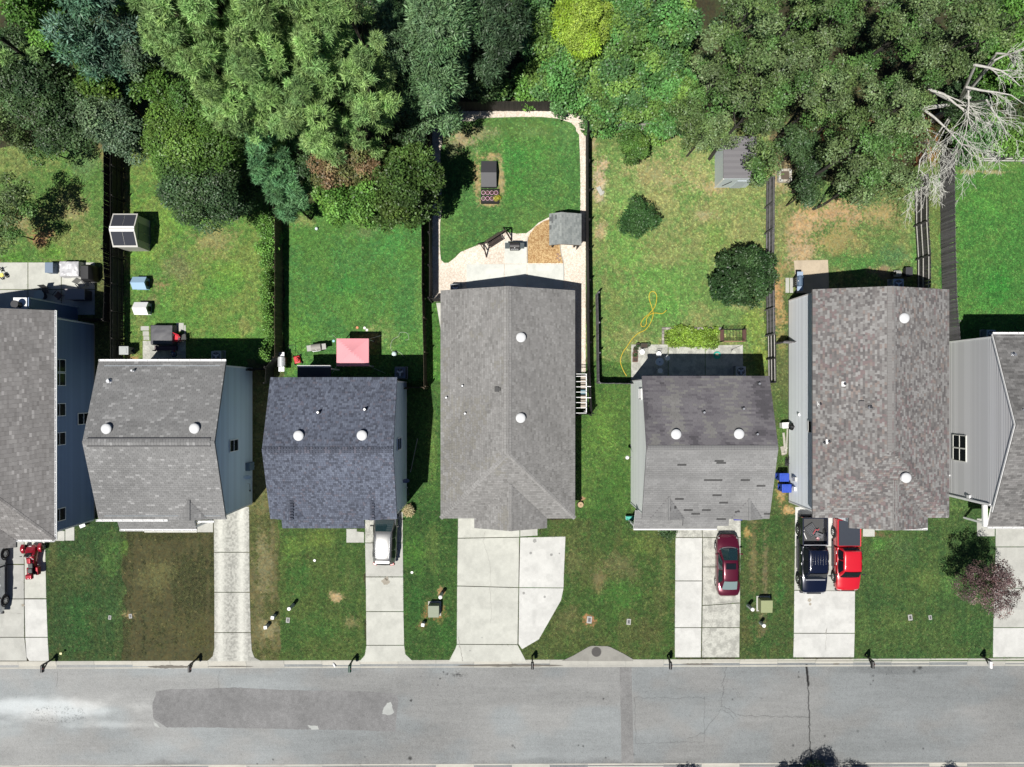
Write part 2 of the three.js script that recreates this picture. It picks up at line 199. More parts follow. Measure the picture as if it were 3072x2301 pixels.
// ---------------------------------------------------------------- the street
{
  const W = 2048, Hh = 240, Z0 = 21.4, d = new Float32Array(W * Hh * 3);
  const at = (px, py) => [(gx(px) - MX0) / MM, (gz(py) - Z0) / MM];
  for (let j = 0; j < Hh; j++) for (let i = 0; i < W; i++) {
    const px = (MX0 + i * MM) * PPM + CX, py = (Z0 + j * MM) * PPM + CY, k = (j * W + i) * 3;
    let v = 0.215 + 0.06 * (fbm(px / 260, py / 90, 4) - 0.5) * 2 + 0.03 * (fbm(px / 60, py / 5, 3) - 0.5) + 0.024 * (fbm(px / 9, py / 9, 2) - 0.5) + 0.07 * (rnd() - 0.5) - (rnd() > 0.985 ? 0.07 : 0);
    const bl = sst(0.35, 0.9, 1.1 - Math.hypot((px - 130) / 420, (py - 2125) / 66) + 0.7 * (fbm(px / 70, py / 34, 4) - 0.5)) * 0.2; v += bl + 0.1 * sst(0.3, 0.9, 1 - Math.hypot((px - 330) / 260, (py - 2172) / 22) + 0.6 * (fbm(px / 40, py / 16, 4) - 0.5));
    v -= 0.06 * sst(0.45, 0.75, 1 - Math.hypot((px - 480) / 330, (py - 2300) / 50) + 0.6 * (fbm(px / 60, py / 30, 4) - 0.5)) + 0.05 * sst(0.4, 0.8, 1 - Math.hypot((px - 1700) / 700, (py - 2296) / 40) + 0.6 * (fbm(px / 60, py / 30, 4) - 0.5));
    v -= 0.035 * sst(0.4, 0.7, 1 - Math.hypot((px - 2700) / 420, (py - 2015) / 26) + 0.5 * (fbm(px / 50, py / 20) - 0.5));
    if (px > 1895) v *= 0.92; v += 0.05 * sst(1500, 300, px) * (0.5 + fbm(px / 120, py / 50, 3));
    const cool = sst(0.4, 0.65, fbm(px / 150 + 9, py / 90, 3)) * 0.08;
    d[k] = v * (0.985 - cool * 0.6); d[k + 1] = v * 1.0; d[k + 2] = v * (0.985 + cool * 0.4);
  }
  const dab = (x, y, r, k) => { const [cx, cy] = at(x, y), n = Math.ceil(r / PPM / MM + 1); for (let j = -n; j <= n; j++) for (let i = -n; i <= n; i++) { const X = Math.round(cx) + i, Y = Math.round(cy) + j; if (X < 0 || Y < 0 || X >= W || Y >= Hh) continue; const w = clamp(1.3 - Math.hypot(X - cx, Y - cy) / (r / PPM / MM) + 0.6 * (rnd() - 0.5), 0, 1) * k, q = (Y * W + X) * 3; for (let c = 0; c < 3; c++) d[q + c] *= 1 - w; } };
  const crack = (pts, r, k, wob = 5) => { for (let s = 0; s + 1 < pts.length; s++) { const [x0, y0] = pts[s], [x1, y1] = pts[s + 1], L = Math.hypot(x1 - x0, y1 - y0), n = Math.ceil(L / 1); for (let i = 0; i <= n; i++) { const t = i / n, o = wob * (fbm(s * 7 + i / 14, x0 / 90, 3) - 0.5) * 2; dab(x0 + (x1 - x0) * t + o * (y1 - y0) / L, y0 + (y1 - y0) * t - o * (x1 - x0) / L, r, k * (0.5 + rnd() * 0.5)); } } };
  crack([[2418, 2000], [2424, 2100], [2426, 2180], [2431, 2295]], 1.7, 0.7, 4); crack([[2418, 1998], [2423, 2060]], 3.4, 0.55, 2);
  crack([[2178, 2000], [2166, 2060], [2160, 2120], [2210, 2150], [2300, 2152], [2425, 2155]], 1.1, 0.4, 6); crack([[1900, 2094], [2110, 2096], [2110, 2228], [1905, 2232], [1900, 2094]], 1.0, 0.3, 5);
  crack([[2060, 2220], [2110, 2200], [2160, 2130], [2200, 2160]], 1, 0.35, 6); crack([[165, 2010], [166, 2060]], 1, 0.35); crack([[655, 2010], [652, 2070], [668, 2110], [640, 2160]], 1, 0.3, 8);
  for (let i = 0; i < 220; i++) { const a = rr(0, 6.28), q = Math.sqrt(rnd()); dab(170 + Math.cos(a) * q * 90, 2140 + Math.sin(a) * q * 26, rr(0.7, 2), rr(0.2, 0.6)); }
  for (let i = 0; i < 90; i++) { const a = rr(0, 6.28), q = Math.sqrt(rnd()); dab(2180 + Math.cos(a) * q * 70, 2120 + Math.sin(a) * q * 60, rr(0.8, 1.6), rr(0.15, 0.4)); }
  for (const [x, y, r, k] of [[1229, 2101, 4, 0.85], [1317, 2036, 3, 0.8], [1327, 2016, 3, 0.7], [1338, 2022, 3, 0.7], [1310, 2055, 2.5, 0.6], [2394, 2019, 2.5, 0.7], [2394, 2034, 4, 0.6], [2741, 2018, 6, 0.65], [2759, 2007, 7, 0.7], [2618, 2031, 4, 0.6], [2618, 2046, 3, 0.6], [2610, 2057, 3, 0.6], [2377, 2240, 4, 0.6], [2472, 2212, 4, 0.6], [2571, 2197, 4, 0.5], [1894, 2266, 6, 0.9], [1226, 2275, 6, 0.9], [1225, 2290, 2, 0.8], [2658, 2027, 2, 0.7], [2655, 2230, 2, 0.7], [2768, 2250, 3, 0.7], [2195, 2101, 3, 0.6], [1807, 2098, 3, 0.8], [1534, 2238, 4, 0.6], [1540, 2243, 3, 0.6], [1732, 2237, 3, 0.7], [1746, 2240, 3, 0.7], [1813, 2275, 3, 0.7], [814, 2277, 3, 0.7], [766, 2291, 3, 0.7], [740, 2297, 5, 0.5], [1075, 2294, 4, 0.6], [1090, 2270, 3, 0.5], [2282, 2098, 3, 0.3]]) dab(x, y, r, k);
  for (let i = 0; i < 150; i++) dab(rr(0, 3072), rr(2010, 2290), rr(0.6, 1.6), rr(0.2, 0.6));
  for (let i = 0; i < 60; i++) dab(1370 + rr(-40, 40) * rnd(), 2024 + rr(-16, 16) * rnd(), rr(1, 3), rr(0.15, 0.4));
  const roadMap = dataTex(W, Hh, (x, y, c) => { const k = ((Hh - 1 - y) * W + x) * 3; c[0] = l2s(d[k]); c[1] = l2s(d[k + 1]); c[2] = l2s(d[k + 2]); }, { srgb: true }); roadMap.wrapS = THREE.RepeatWrapping; roadMap.wrapT = THREE.ClampToEdgeWrapping;
  const g = new THREE.PlaneGeometry(756, 9.4).rotateX(-Math.PI / 2).translate(0, 0, 20.9 + 4.7), uv = g.attributes.uv, po = g.attributes.position;
  for (let i = 0; i < uv.count; i++) uv.setXY(i, (po.getX(i) - MX0) / 84, 1 - (po.getZ(i) - Z0) / (Hh * MM));
  const road = struct('road', g, mat(lin(1, 1, 1), 0.93, { map: roadMap, bumpMap: grainMap, bumpScale: 0.003 }), -0.085); road.rotation.y = ROADTURN;
  const patchTex = dataTex(512, 512, (x, y, c) => { const n = 0.4 * tnoise(x / 64, y / 64, 8) + 0.3 * tnoise(x / 12.8, y / 12.8, 40) + 0.3 * tnoise(x / 3.2, y / 3.2, 160), v = 205 + 60 * (n - 0.5) + 40 * (rnd() - 0.5) - (rnd() > 0.98 ? 50 : 0); c[0] = v; c[1] = v; c[2] = v; }, { srgb: true, rep: [1 / 11, 1 / 11] }), patchMat = mat(lin(0.288, 0.288, 0.29), 0.95, { map: patchTex, bumpMap: grainMap, bumpScale: 0.006 }), chipMat = mat(lin(0.52, 0.54, 0.54), 0.9, { map: concreteMap });
  const rag = (pts, step = 9, w = 4) => { const o = []; pts.forEach(([x0, y0], i) => { const [x1, y1] = pts[(i + 1) % pts.length], n = Math.max(1, Math.round(Math.hypot(x1 - x0, y1 - y0) / step)); for (let k = 0; k < n; k++) o.push([x0 + (x1 - x0) * k / n + rr(-w, w) * (k ? 1 : 0.3), y0 + (y1 - y0) * k / n + rr(-w, w) * 0.5]); }); return o; };
  struct('road_patch', flat(P(rag([[464, 2076], [500, 2070], [720, 2064], [850, 2071], [1100, 2076], [1186, 2083], [1195, 2100], [1186, 2197], [1080, 2192], [900, 2190], [640, 2184], [500, 2184], [482, 2172], [460, 2160], [456, 2110], [465, 2090]], 8, 2.2))), patchMat, -0.081);
  struct('road_patch', flat(P([[1859, 2003], [1895, 2003], [1897, 2090], [1900, 2220], [1902, 2296], [1865, 2296], [1863, 2150]])), mat(lin(0.29, 0.29, 0.288), 0.95, { map: patchTex, bumpMap: grainMap, bumpScale: 0.006 }), -0.081);
  struct('road_patch', flat(P(rag([[1160, 2110], [1172, 2108], [1176, 2122], [1182, 2140], [1168, 2147], [1147, 2144], [1150, 2128]], 5, 2))), chipMat, -0.078);
  struct('road_patch', flat(P(rag([[922, 2177], [952, 2179], [956, 2190], [934, 2190]], 5, 2))), chipMat, -0.078);
  struct('road_patch', flat(P(rag([[458, 2165], [468, 2172], [478, 2186], [462, 2178]], 5, 1.5))), chipMat, -0.078);
  // rolled kerb and gutter, cast in sections
  for (const side of [0, 1]) {
    const kerb = struct('kerb', null), prof = [[0, -0.2], [0, 0.012], [0.13, 0.005], [0.24, -0.03], [0.34, -0.085], [0.5, -0.088], [0.6, -0.072], [0.63, -0.074], [0.63, -0.2]];
    kerb.rotation.y = ROADTURN; kerb.position.z = side ? 30.02 : 21.14;
    const gs = [2.982].map((L) => { const s = new THREE.Shape(prof.map(([z, y]) => new THREE.Vector2(side ? z : -z, y))); return new THREE.ExtrudeGeometry(s, { depth: L, bevelEnabled: false }).rotateY(Math.PI / 2); });
    const tones = [CON.kerb, concrete(0.62, 0.6, 0.55), concrete(0.53, 0.52, 0.49)];
    for (let i = 0; i < 30; i++) part(kerb, 'kerb_section', gs[0], pick(tones), [-45 + i * 3, rr(-0.004, 0.004), 0]);
  }
}

// silt left by standing water in the gutter
for (const [x0, x1, y0, y1] of [[440, 578, 1990, 2000], [1372, 1690, 1987, 1995], [2046, 2142, 1984, 1990], [2500, 2520, 1984, 1989], [620, 760, 1992, 1996]]) { const n = 26, top = [], bot = []; for (let i = 0; i <= n; i++) { const t = i / n, k = Math.sin(Math.PI * t) ** 0.5, x = x0 + (x1 - x0) * t, m = (y0 + y1) / 2; top.push([x, m + 6.5 - k * (y1 - y0) / 2 * rr(0.5, 1.1)]); bot.unshift([x, m + 6.5 + k * (y1 - y0) / 2 * rr(0.6, 1.1)]); } struct('gutter_silt', flat(P([...top, ...bot])), mat(lin(0.2, 0.185, 0.165), 0.95, { map: concreteMap }), -0.07); }
// ---------------------------------------------------------------- drives, walks and patios, cast in slabs with open joints
function paving(name, slabs, y = 0.03, gap = 0.014) {   // slabs: [outline, material]
  const o = struct(name, null);
  for (const [pts, m] of slabs) { const w = P(pts); cover(w); part(o, 'slab', slabGeo(inset(w, gap), -0.06, y + rr(-0.003, 0.003), 0.006), m); }
  return o;
}
const d2map = dataTex(128, 512, (x, y, c) => {
  const u = x / 128, tr = Math.exp(-(((u - 0.24) / 0.11) ** 2)) + Math.exp(-(((u - 0.76) / 0.11) ** 2)), n = fbm(x / 10, y / 30, 4), m = fbm(x / 5 + 40, y / 5, 3);
  const v = 186 + 30 * tr * (0.6 + 0.6 * n) - 34 * sst(0.3, 0.75, m) * (1 - 0.7 * Math.min(1, tr)) + 20 * (rnd() - 0.5); c[0] = v; c[1] = v; c[2] = v * 0.97;
}, { srgb: true }); d2map.wrapS = d2map.wrapT = THREE.ClampToEdgeWrapping; d2map.repeat.set(1 / 3.2, 1 / 12.5); d2map.offset.set(-gx(632) / 3.2, gz(1995) / 12.5);
const d2 = mat(lin(0.8, 0.8, 0.78), 0.92, { map: d2map, bumpMap: grainMap, bumpScale: 0.004 });
const grimeMap = dataTex(256, 256, (x, y, c) => { const n = 0.6 * tnoise(x / 16, y / 16, 16) + 0.4 * tnoise(x / 4, y / 4, 64), v = 184 + 40 * sst(0.2, 0.8, n) + 24 * (rnd() - 0.5); c[0] = v; c[1] = v; c[2] = v * 0.97; }, { srgb: true, rep: [1 / 5, 1 / 5] });
const grimy = mat(lin(0.62, 0.62, 0.6), 0.92, { map: grimeMap, bumpMap: grainMap, bumpScale: 0.004 });
paving('driveway', [
  [[[-160, 1600], [73, 1560], [73, 1692], [-160, 1692]], CON.grey], [[[-160, 1694], [73, 1694], [73, 1796], [-160, 1796]], CON.grey], [[[-160, 1797], [73, 1797], [74, 1911], [-160, 1911]], CON.aged], [[[-160, 1912], [74, 1912], [82, 1982], [-160, 1982]], CON.aged],
  [[[74, 1600], [136, 1600], [138, 1700], [140, 1795], [74, 1795]], CON.warm], [[[74, 1797], [140, 1797], [144, 1911], [76, 1911]], CON.fresh], [[[76, 1912], [144, 1912], [148, 1983], [88, 1983], [80, 1970]], CON.fresh]]);
paving('front_walk', [[R(136, 1592, 195, 1623), CON.aged], [R(196, 1580, 224, 1622), CON.aged]]);
paving('driveway', [[[[641, 1520], [748, 1520], [749, 1656], [642, 1656]], d2], [[[642, 1657], [749, 1657], [750, 1776], [643, 1776]], d2], [[[643, 1777], [750, 1777], [753, 1897], [643, 1897]], d2], [[[643, 1898], [753, 1898], [756, 1950], [764, 1972], [788, 1984], [620, 1984], [638, 1968], [643, 1945]], d2]]);
paving('front_walk', [[R(433, 1588, 592, 1598), CON.warm], [R(592, 1566, 640, 1597), CON.aged]]);
paving('driveway', [[[[1095, 1535], [1209, 1535], [1209, 1628], [1095, 1628]], grimy], [[[1095, 1629], [1209, 1629], [1210, 1730], [1097, 1730]], CON.aged], [[[1097, 1731], [1210, 1731], [1211, 1834], [1098, 1834]], CON.warm], [[[1098, 1835], [1211, 1835], [1213, 1935], [1099, 1935]], CON.warm], [[[1099, 1936], [1213, 1936], [1217, 1962], [1240, 1984], [1076, 1986], [1094, 1965]], CON.warm]]);
paving('front_walk', [[[[1039, 1586], [1071, 1586], [1071, 1594], [1093, 1596], [1093, 1628], [1039, 1628]], CON.aged]]);
paving('driveway', [[[[1374, 1545], [1459, 1545], [1559, 1545], [1559, 1611], [1373, 1614]], CON.warm], [[[1373, 1615], [1558, 1612], [1556, 1762], [1371, 1757]], CON.warm], [[[1371, 1758], [1556, 1763], [1553, 1933], [1370, 1932]], CON.warm], [[[1370, 1933], [1553, 1934], [1580, 1985], [1345, 1985], [1366, 1945]], CON.warm],
  [[[1560, 1612], [1697, 1609], [1693, 1700], [1691, 1763], [1557, 1762]], CON.fresh], [[[1557, 1763], [1691, 1764], [1684, 1800], [1617, 1918], [1566, 1948], [1555, 1932]], CON.fresh], [[[1560, 1583], [1613, 1583], [1613, 1607], [1560, 1610]], CON.aged]]);
paving('driveway', [[[[2026, 1560], [2106, 1560], [2106, 1612], [2026, 1612]], grimy], [[[2107, 1555], [2222, 1555], [2222, 1612], [2107, 1612]], grimy], [[[2026, 1613], [2107, 1613], [2106, 1742], [2025, 1742]], CON.fresh], [[[2025, 1743], [2106, 1743], [2104, 1882], [2024, 1882]], CON.fresh], [[[2024, 1883], [2104, 1883], [2103, 1972], [2024, 1972]], CON.fresh],
  [[[2108, 1613], [2222, 1613], [2221, 1700], [2108, 1700]], grimy], [[[2108, 1701], [2221, 1701], [2220, 1808], [2107, 1816]], grimy], [[[2107, 1817], [2220, 1809], [2219, 1882], [2106, 1882]], grimy], [[[2106, 1883], [2219, 1883], [2218, 1972], [2105, 1972]], grimy]]);
paving('driveway', [[[[2385, 1520], [2475, 1520], [2475, 1640], [2384, 1640]], CON.fresh], [[[2476, 1520], [2587, 1545], [2566, 1640], [2476, 1640]], CON.fresh], [[[2384, 1641], [2475, 1641], [2475, 1770], [2382, 1770]], CON.aged], [[[2476, 1641], [2566, 1641], [2565, 1772], [2476, 1772]], CON.aged], [[[2382, 1771], [2565, 1773], [2564, 1899], [2381, 1899]], CON.fresh], [[[2381, 1900], [2564, 1900], [2562, 1972], [2379, 1972]], CON.fresh]]);
paving('front_walk', [[R(2588, 1575, 2624, 1610), CON.aged]]);
paving('driveway', [[[[2986, 1560], [3160, 1560], [3160, 1640], [2986, 1640]], CON.aged], [[[2986, 1641], [3160, 1641], [3160, 1764], [2982, 1764]], CON.aged], [[[2982, 1765], [3160, 1765], [3160, 1882], [2979, 1882]], CON.aged], [[[2979, 1883], [3160, 1883], [3160, 1972], [2978, 1972]], CON.fresh]]);
paving('front_walk', [[[[2930, 1555], [2984, 1555], [2984, 1609], [2930, 1609]], CON.aged]]);
paving('patio', [[R(-160, 787, 84, 868), CON.warm], [R(85, 787, 184, 868), CON.warm], [R(185, 787, 285, 868), CON.warm], [R(-160, 869, 84, 945), CON.aged], [R(85, 869, 184, 945), CON.aged], [R(185, 869, 285, 945), CON.aged]]);
paving('patio', [[R(428, 1022, 558, 1100), grimy], [R(422, 978, 448, 992), CON.aged], [R(428, 993, 448, 1008), CON.aged], [R(430, 1008, 449, 1021), CON.aged], [R(528, 968, 552, 994), CON.aged], [R(552, 975, 558, 1021), CON.aged]], 0.02);
paving('patio', [R(1399, 792, 1513, 912), R(1514, 792, 1581, 912), R(1582, 792, 1691, 912), R(1513, 722, 1580, 791)].map((r) => [r, CON.pale]));
paving('side_walk', [[[[1308, 908], [1325, 908], [1325, 1060], [1321, 985]], CON.warm]]);
paving('patio', [[R(1893, 1033, 2004, 1140), grimy], [[[2005, 1040], [2115, 1040], [2115, 1140], [2005, 1140]], grimy], [[[2116, 1036], [2229, 1034], [2229, 1140], [2116, 1140]], grimy]]);
paving('patio', [[[[2381, 781], [2484, 779], [2487, 832], [2487, 880], [2388, 880]], concrete(0.66, 0.55, 0.42)], [R(2356, 833, 2368, 879), CON.aged], [R(2369, 833, 2380, 879), CON.aged]], 0.02);
{ // storm drain apron with its iron cover
  const o = struct('storm_drain', null), w = P([[1686, 1982], [1720, 1966], [1765, 1940], [1775, 1937], [1822, 1938], [1832, 1941], [1870, 1960], [1899, 1977], [1899, 1983]]); cover(w);
  part(o, 'apron', slabGeo(w, -0.08, 0.05, 0.01), CON.dark);
  part(o, 'manhole_ring', new THREE.TorusGeometry(0.36, 0.03, 8, 32).rotateX(Math.PI / 2), mat(lin(0.1, 0.095, 0.09), 0.8), [gx(1789), 0.055, gz(1955)]);
  part(o, 'manhole_cover', cyl(0.34, 0.34, 0.03, 0, 0, 0, 32), mat(lin(0.05, 0.046, 0.045), 0.7), [gx(1789), 0.06, gz(1955)]);
  for (let i = -2; i <= 2; i++) part(o, 'cover_rib', box(0.5 - Math.abs(i) * 0.08, 0.012, 0.035), mat(lin(0.07, 0.065, 0.06), 0.7), [gx(1789), 0.08, gz(1955) + i * 0.1]);
}

// cracks and old spots on the drives
{
  const dirt = mat(lin(0.26, 0.25, 0.23), 0.95), spot = mat(lin(0.4, 0.4, 0.4), 0.95, { map: concreteMap }), host = scene.children.filter((o) => /^driveway/.test(o.name));
  const crack = (o, pts, w) => { const p = []; for (let i = 0; i + 1 < pts.length; i++) for (let k = 0; k < 8; k++) { const t = k / 8; p.push([pts[i][0] + (pts[i + 1][0] - pts[i][0]) * t + rr(-1.6, 1.6), pts[i][1] + (pts[i + 1][1] - pts[i][1]) * t + rr(-1, 1)]); } p.push(pts[pts.length - 1]); const l = p.map(([x, y]) => [x - rr(0.2, w), y - rr(0, 0.3)]), r = p.map(([x, y]) => [x + rr(0.2, w), y + rr(0, 0.3)]).reverse(); part(o, 'crack', flat(P([...l, ...r])), dirt, [0, 0.037, 0]); };
  crack(host[3], [[1455, 1590], [1450, 1625], [1458, 1650], [1470, 1690], [1472, 1757]], 0.55); crack(host[3], [[1470, 1762], [1474, 1830], [1472, 1870]], 0.5); crack(host[3], [[1374, 1910], [1380, 1940], [1388, 1983]], 1.6);
  crack(host[4], [[2108, 1815], [2150, 1808], [2190, 1806], [2219, 1808]], 0.5); crack(host[4], [[2112, 1840], [2160, 1828], [2190, 1818]], 0.5); crack(host[4], [[2143, 1815], [2140, 1860], [2126, 1910], [2108, 1930]], 0.5); crack(host[5], [[2476, 1905], [2480, 1880], [2476, 1950]], 0.5); crack(host[0], [[20, 1838], [60, 1840], [74, 1841]], 0.5);
  for (const [x, y, r] of [[1604, 1622, 0.16], [1592, 1659, 0.11], [1654, 1664, 0.11], [1571, 1779, 0.11], [1634, 1790, 0.1], [1678, 1660, 0.06], [1410, 1951, 0.05], [1446, 1912, 0.05]]) { const c = Array.from({ length: 14 }, (_, i) => [gx(x) + Math.cos(i * 0.4488) * r * rr(0.8, 1.15), gz(y) + Math.sin(i * 0.4488) * r * rr(0.8, 1.15)]); part(host[3], 'spot', flat(c), spot, [0, 0.038, 0]); }
  for (const [o, x, y, r] of [[2, 1157, 1745, 0.3], [2, 1160, 1735, 0.18], [5, 2428, 1800, 0.16], [5, 2430, 1812, 0.12], [0, 70, 1815, 0.14]]) { const c = Array.from({ length: 16 }, (_, i) => [gx(x) + Math.cos(i * 0.3927) * r * rr(0.6, 1.2), gz(y) + Math.sin(i * 0.3927) * r * rr(0.6, 1.2)]); part(host[o], 'stain', flat(c), mat(lin(0.46, 0.42, 0.36), 0.95, { map: concreteMap }), [0, 0.038, 0]); }
}
// white pebble border and tan gravel of the fenced yard
const gravelMap = (a, b, rep) => dataTex(512, 512, (x, y, c) => { const n = tnoise(x / 3, y / 3, 170), q = rnd(), t = sst(0.2, 0.8, 0.55 * n + 0.45 * q), w = q > 0.97 ? 0.72 : 1, m = 0.94 + 0.12 * tnoise(x / 64, y / 64, 8); for (let k = 0; k < 3; k++) c[k] = (a[k] + (b[k] - a[k]) * t) * w * m; }, { srgb: true, rep: [rep, rep] });
const pebble = mat(lin(0.84, 0.83, 0.81), 0.95, { map: gravelMap([222, 206, 190], [255, 248, 238], 1 / 12), bumpMap: grainMap, bumpScale: 0.03 }), tanGravel = mat(lin(0.74, 0.74, 0.74), 0.95, { map: gravelMap([170, 128, 82], [238, 208, 156], 1 / 12), bumpMap: grainMap, bumpScale: 0.03 });
const zb = (pts) => pts.map(([a, b]) => [1290 + a / 4.418, 600 + b / 4.418]), z2 = (pts) => pts.map(([a, b]) => [1024 + a / 2.16, b / 2.16]);
const yardTurf = [...z2([[672, 798], [700, 792], [860, 784], [885, 768], [1000, 762], [1150, 758], [1300, 758], [1400, 768], [1490, 796], [1520, 828], [1522, 850], [1540, 872], [1546, 1000], [1549, 1200], [1548, 1390], [1345, 1408]]), ...zb([[1440, 300], [1330, 402], [1275, 440], [1150, 445], [1060, 432], [1000, 428], [860, 482], [700, 572], [520, 642], [405, 690], [330, 765], [245, 832], [185, 832], [146, 790], [132, 650], [132, 500], [134, 300]]), ...z2([[646, 1420], [652, 1330], [645, 1180], [642, 1000], [655, 900], [664, 830]])];
{
  const outer = P([[1297, 333], [1757, 333], [1757, 1118], [1700, 1118], [1700, 905], [1297, 905]]), inner = P(yardTurf);
  struct('gravel', flat(outer, [inner]), pebble, 0.012); cover(outer); cover(inner, '#000');
  const tan = P(zb([[1300, 495], [1330, 440], [1400, 350], [1500, 285], [1600, 250], [1680, 300], [1725, 600], [1735, 700], [1768, 838], [1292, 838], [1290, 560]]));
  struct('gravel', flat(tan), tanGravel, 0.022);
  const edging = thing('garden_edging', 'thin grey metal edging around the tan gravel by the small grey-roofed gazebo', 'edging', [0, 0, 0]);
  part(edging, 'strip', tube([[1300, 495], [1290, 560], [1290, 700], [1292, 838]].map(([a, b]) => { const [q] = zb([[a, b]]); return [gx(q[0]), 0.03, gz(q[1])]; }), 0.03, 24, 5), CON.grey);
  part(edging, 'strip', tube([[1725, 600], [1738, 720], [1768, 838], [1775, 1060]].map(([a, b]) => { const [q] = zb([[a, b]]); return [gx(q[0]), 0.03, gz(q[1])]; }), 0.03, 24, 5), CON.grey);
}

// ---------------------------------------------------------------- houses
const shingleMats = new Map();
const tone = (c, m = 0.93) => { const k = c.map((v) => v.toFixed(3)).join(); if (!shingleMats.has(k)) shingleMats.set(k, mat(lin(...c), m)); return shingleMats.get(k); };
// lays shingles over a sloping outline; every shingle is a thin wedge of its own
function layShingles(list, poly, { e = 0.145, w = [0.3, 0.32], paint, tones }) {
  const p = poly.map((q) => V(...q)), n = new THREE.Vector3();
  for (let i = 0; i < p.length; i++) { const a = p[i], b = p[(i + 1) % p.length]; n.x += (a.y - b.y) * (a.z + b.z); n.y += (a.z - b.z) * (a.x + b.x); n.z += (a.x - b.x) * (a.y + b.y); }
  n.normalize(); if (n.y < 0) n.negate();
  const u = V(0, 1, 0).cross(n).normalize(), v = n.clone().cross(u).normalize(), o = p[0]; if (v.y < 0) { v.negate(); u.negate(); }
  const q = p.map((a) => { const d = a.clone().sub(o); return [d.dot(u), d.dot(v)]; }), b0 = Math.min(...q.map((a) => a[1])), b1 = Math.max(...q.map((a) => a[1]));
  const rot = new THREE.Matrix4().makeBasis(u, n, v.clone().negate()); const qu = new THREE.Quaternion().setFromRotationMatrix(rot).multiply(new THREE.Quaternion().setFromAxisAngle(V(1, 0, 0), 0.1));
  for (let r = 0, b = b0; b < b1 - 0.03; r++, b += e) {
    const bm = Math.min(b + e / 2, b1 - 0.01), xs = [];
    for (let i = 0; i < q.length; i++) { const [ax, ay] = q[i], [bx, by] = q[(i + 1) % q.length]; if ((ay > bm) !== (by > bm)) xs.push(ax + (bx - ax) * (bm - ay) / (by - ay)); }
    xs.sort((a, c) => a - c);
    for (let i = 0; i + 1 < xs.length; i += 2) {
      let a = xs[i] - (r % 2 ? 0.15 : 0) - rnd() * 0.06;
      while (a < xs[i + 1] - 0.02) {
        const L = rr(...w), a0 = Math.max(a, xs[i]), a1 = Math.min(a + L, xs[i + 1]); a += L; if (a1 - a0 < 0.03) continue;
        const c = o.clone().addScaledVector(u, (a0 + a1) / 2).addScaledVector(v, bm + 0.02).addScaledVector(n, 0.016);
        list.push({ c, qu, s: [a1 - a0 - 0.01, 0.02, e * 1.3], t: paint(r, (a0 + a1) / 2, c, tones.length) });
      }
    }
  }
}
const deckOf = (poly, t = 0.14) => { const n = poly.length, vs = [...poly, ...poly.map(([x, y, z]) => [x, y - t, z])], f = []; const tri = THREE.ShapeUtils.triangulateShape(poly.map(([x, , z]) => new THREE.Vector2(x, z)), []); for (const [a, b, c] of tri) f.push([a, c, b], [a + n, b + n, c + n]); for (let i = 0; i < n; i++) { const j = (i + 1) % n; f.push([i, j, j + n], [i, j + n, i + n]); } return mesh3(vs, f).toNonIndexed(); };
function makeRoof(house, planes, o) {         // planes: outlines in metres; a ridge line is capped with its own shingles
  const gs = planes.map((p) => deckOf(p)); gs.forEach((g) => g.computeVertexNormals());
  const roof = part(house, 'roof', join(gs), o.deck), list = [];
  for (const p of planes) layShingles(list, p, o);
  for (const [a, b, w = 0.3] of o.caps ?? []) {
    const A = V(...a), B = V(...b), d = B.clone().sub(A), L = d.length(), n = Math.round(L / 0.2); d.normalize();
    for (const s of [-1, 1]) { const side = d.clone().cross(V(0, 1, 0)).normalize().multiplyScalar(s), down = side.clone().addScaledVector(V(0, -1, 0), o.capSlope ?? 0.35).normalize(), nn = d.clone().cross(down).normalize(); if (nn.y < 0) nn.negate();
      const qu = new THREE.Quaternion().setFromRotationMatrix(new THREE.Matrix4().makeBasis(d, nn, d.clone().cross(nn)));
      for (let i = 0; i < n; i++) { const c = A.clone().addScaledVector(d, (i + 0.5) * L / n).addScaledVector(down, w / 2 - 0.01).addScaledVector(V(0, 1, 0), 0.045); list.push({ c, qu, s: [L / n - (o.capGap ?? 0.012), 0.015, w], t: o.capTone ? o.capTone(i, n) : o.paint(9, i, c, o.tones.length) }); } }
  }
  const eye = V(0, EYE, 0); list.sort((a, b) => a.c.distanceToSquared(eye) - b.c.distanceToSquared(eye));
  const single = list.slice(0, 300), rest = list.slice(300);
  for (const s of single) { const m = part(roof, 'shingle', UB, tone(o.tones[s.t].map((v) => v * 0.9)), s.c.toArray(), [0, 0, 0], s.s); m.quaternion.copy(s.qu); }
  const im = new THREE.InstancedMesh(UB, o.grain, rest.length), M = new THREE.Matrix4(), col = new THREE.Color();
  rest.forEach((s, i) => { im.setMatrixAt(i, M.compose(s.c, s.qu, V(...s.s))); const t = o.tones[s.t], f = 0.9 * rr(0.94, 1.06) * (0.84 + 0.32 * fbm(s.c.x / 1.4 + 11, s.c.z / 1.4 + s.c.y * 3, 3)); im.setColorAt(i, col.setRGB(t[0] * f, t[1] * f, t[2] * f)); });
  im.name = 'shingles'; im.userData.kind = 'stuff'; roof.add(im); return roof;
}
const shingleBase = mat(lin(1, 1, 1), 0.94), soffit = mat(lin(0.7, 0.7, 0.7), 0.7);
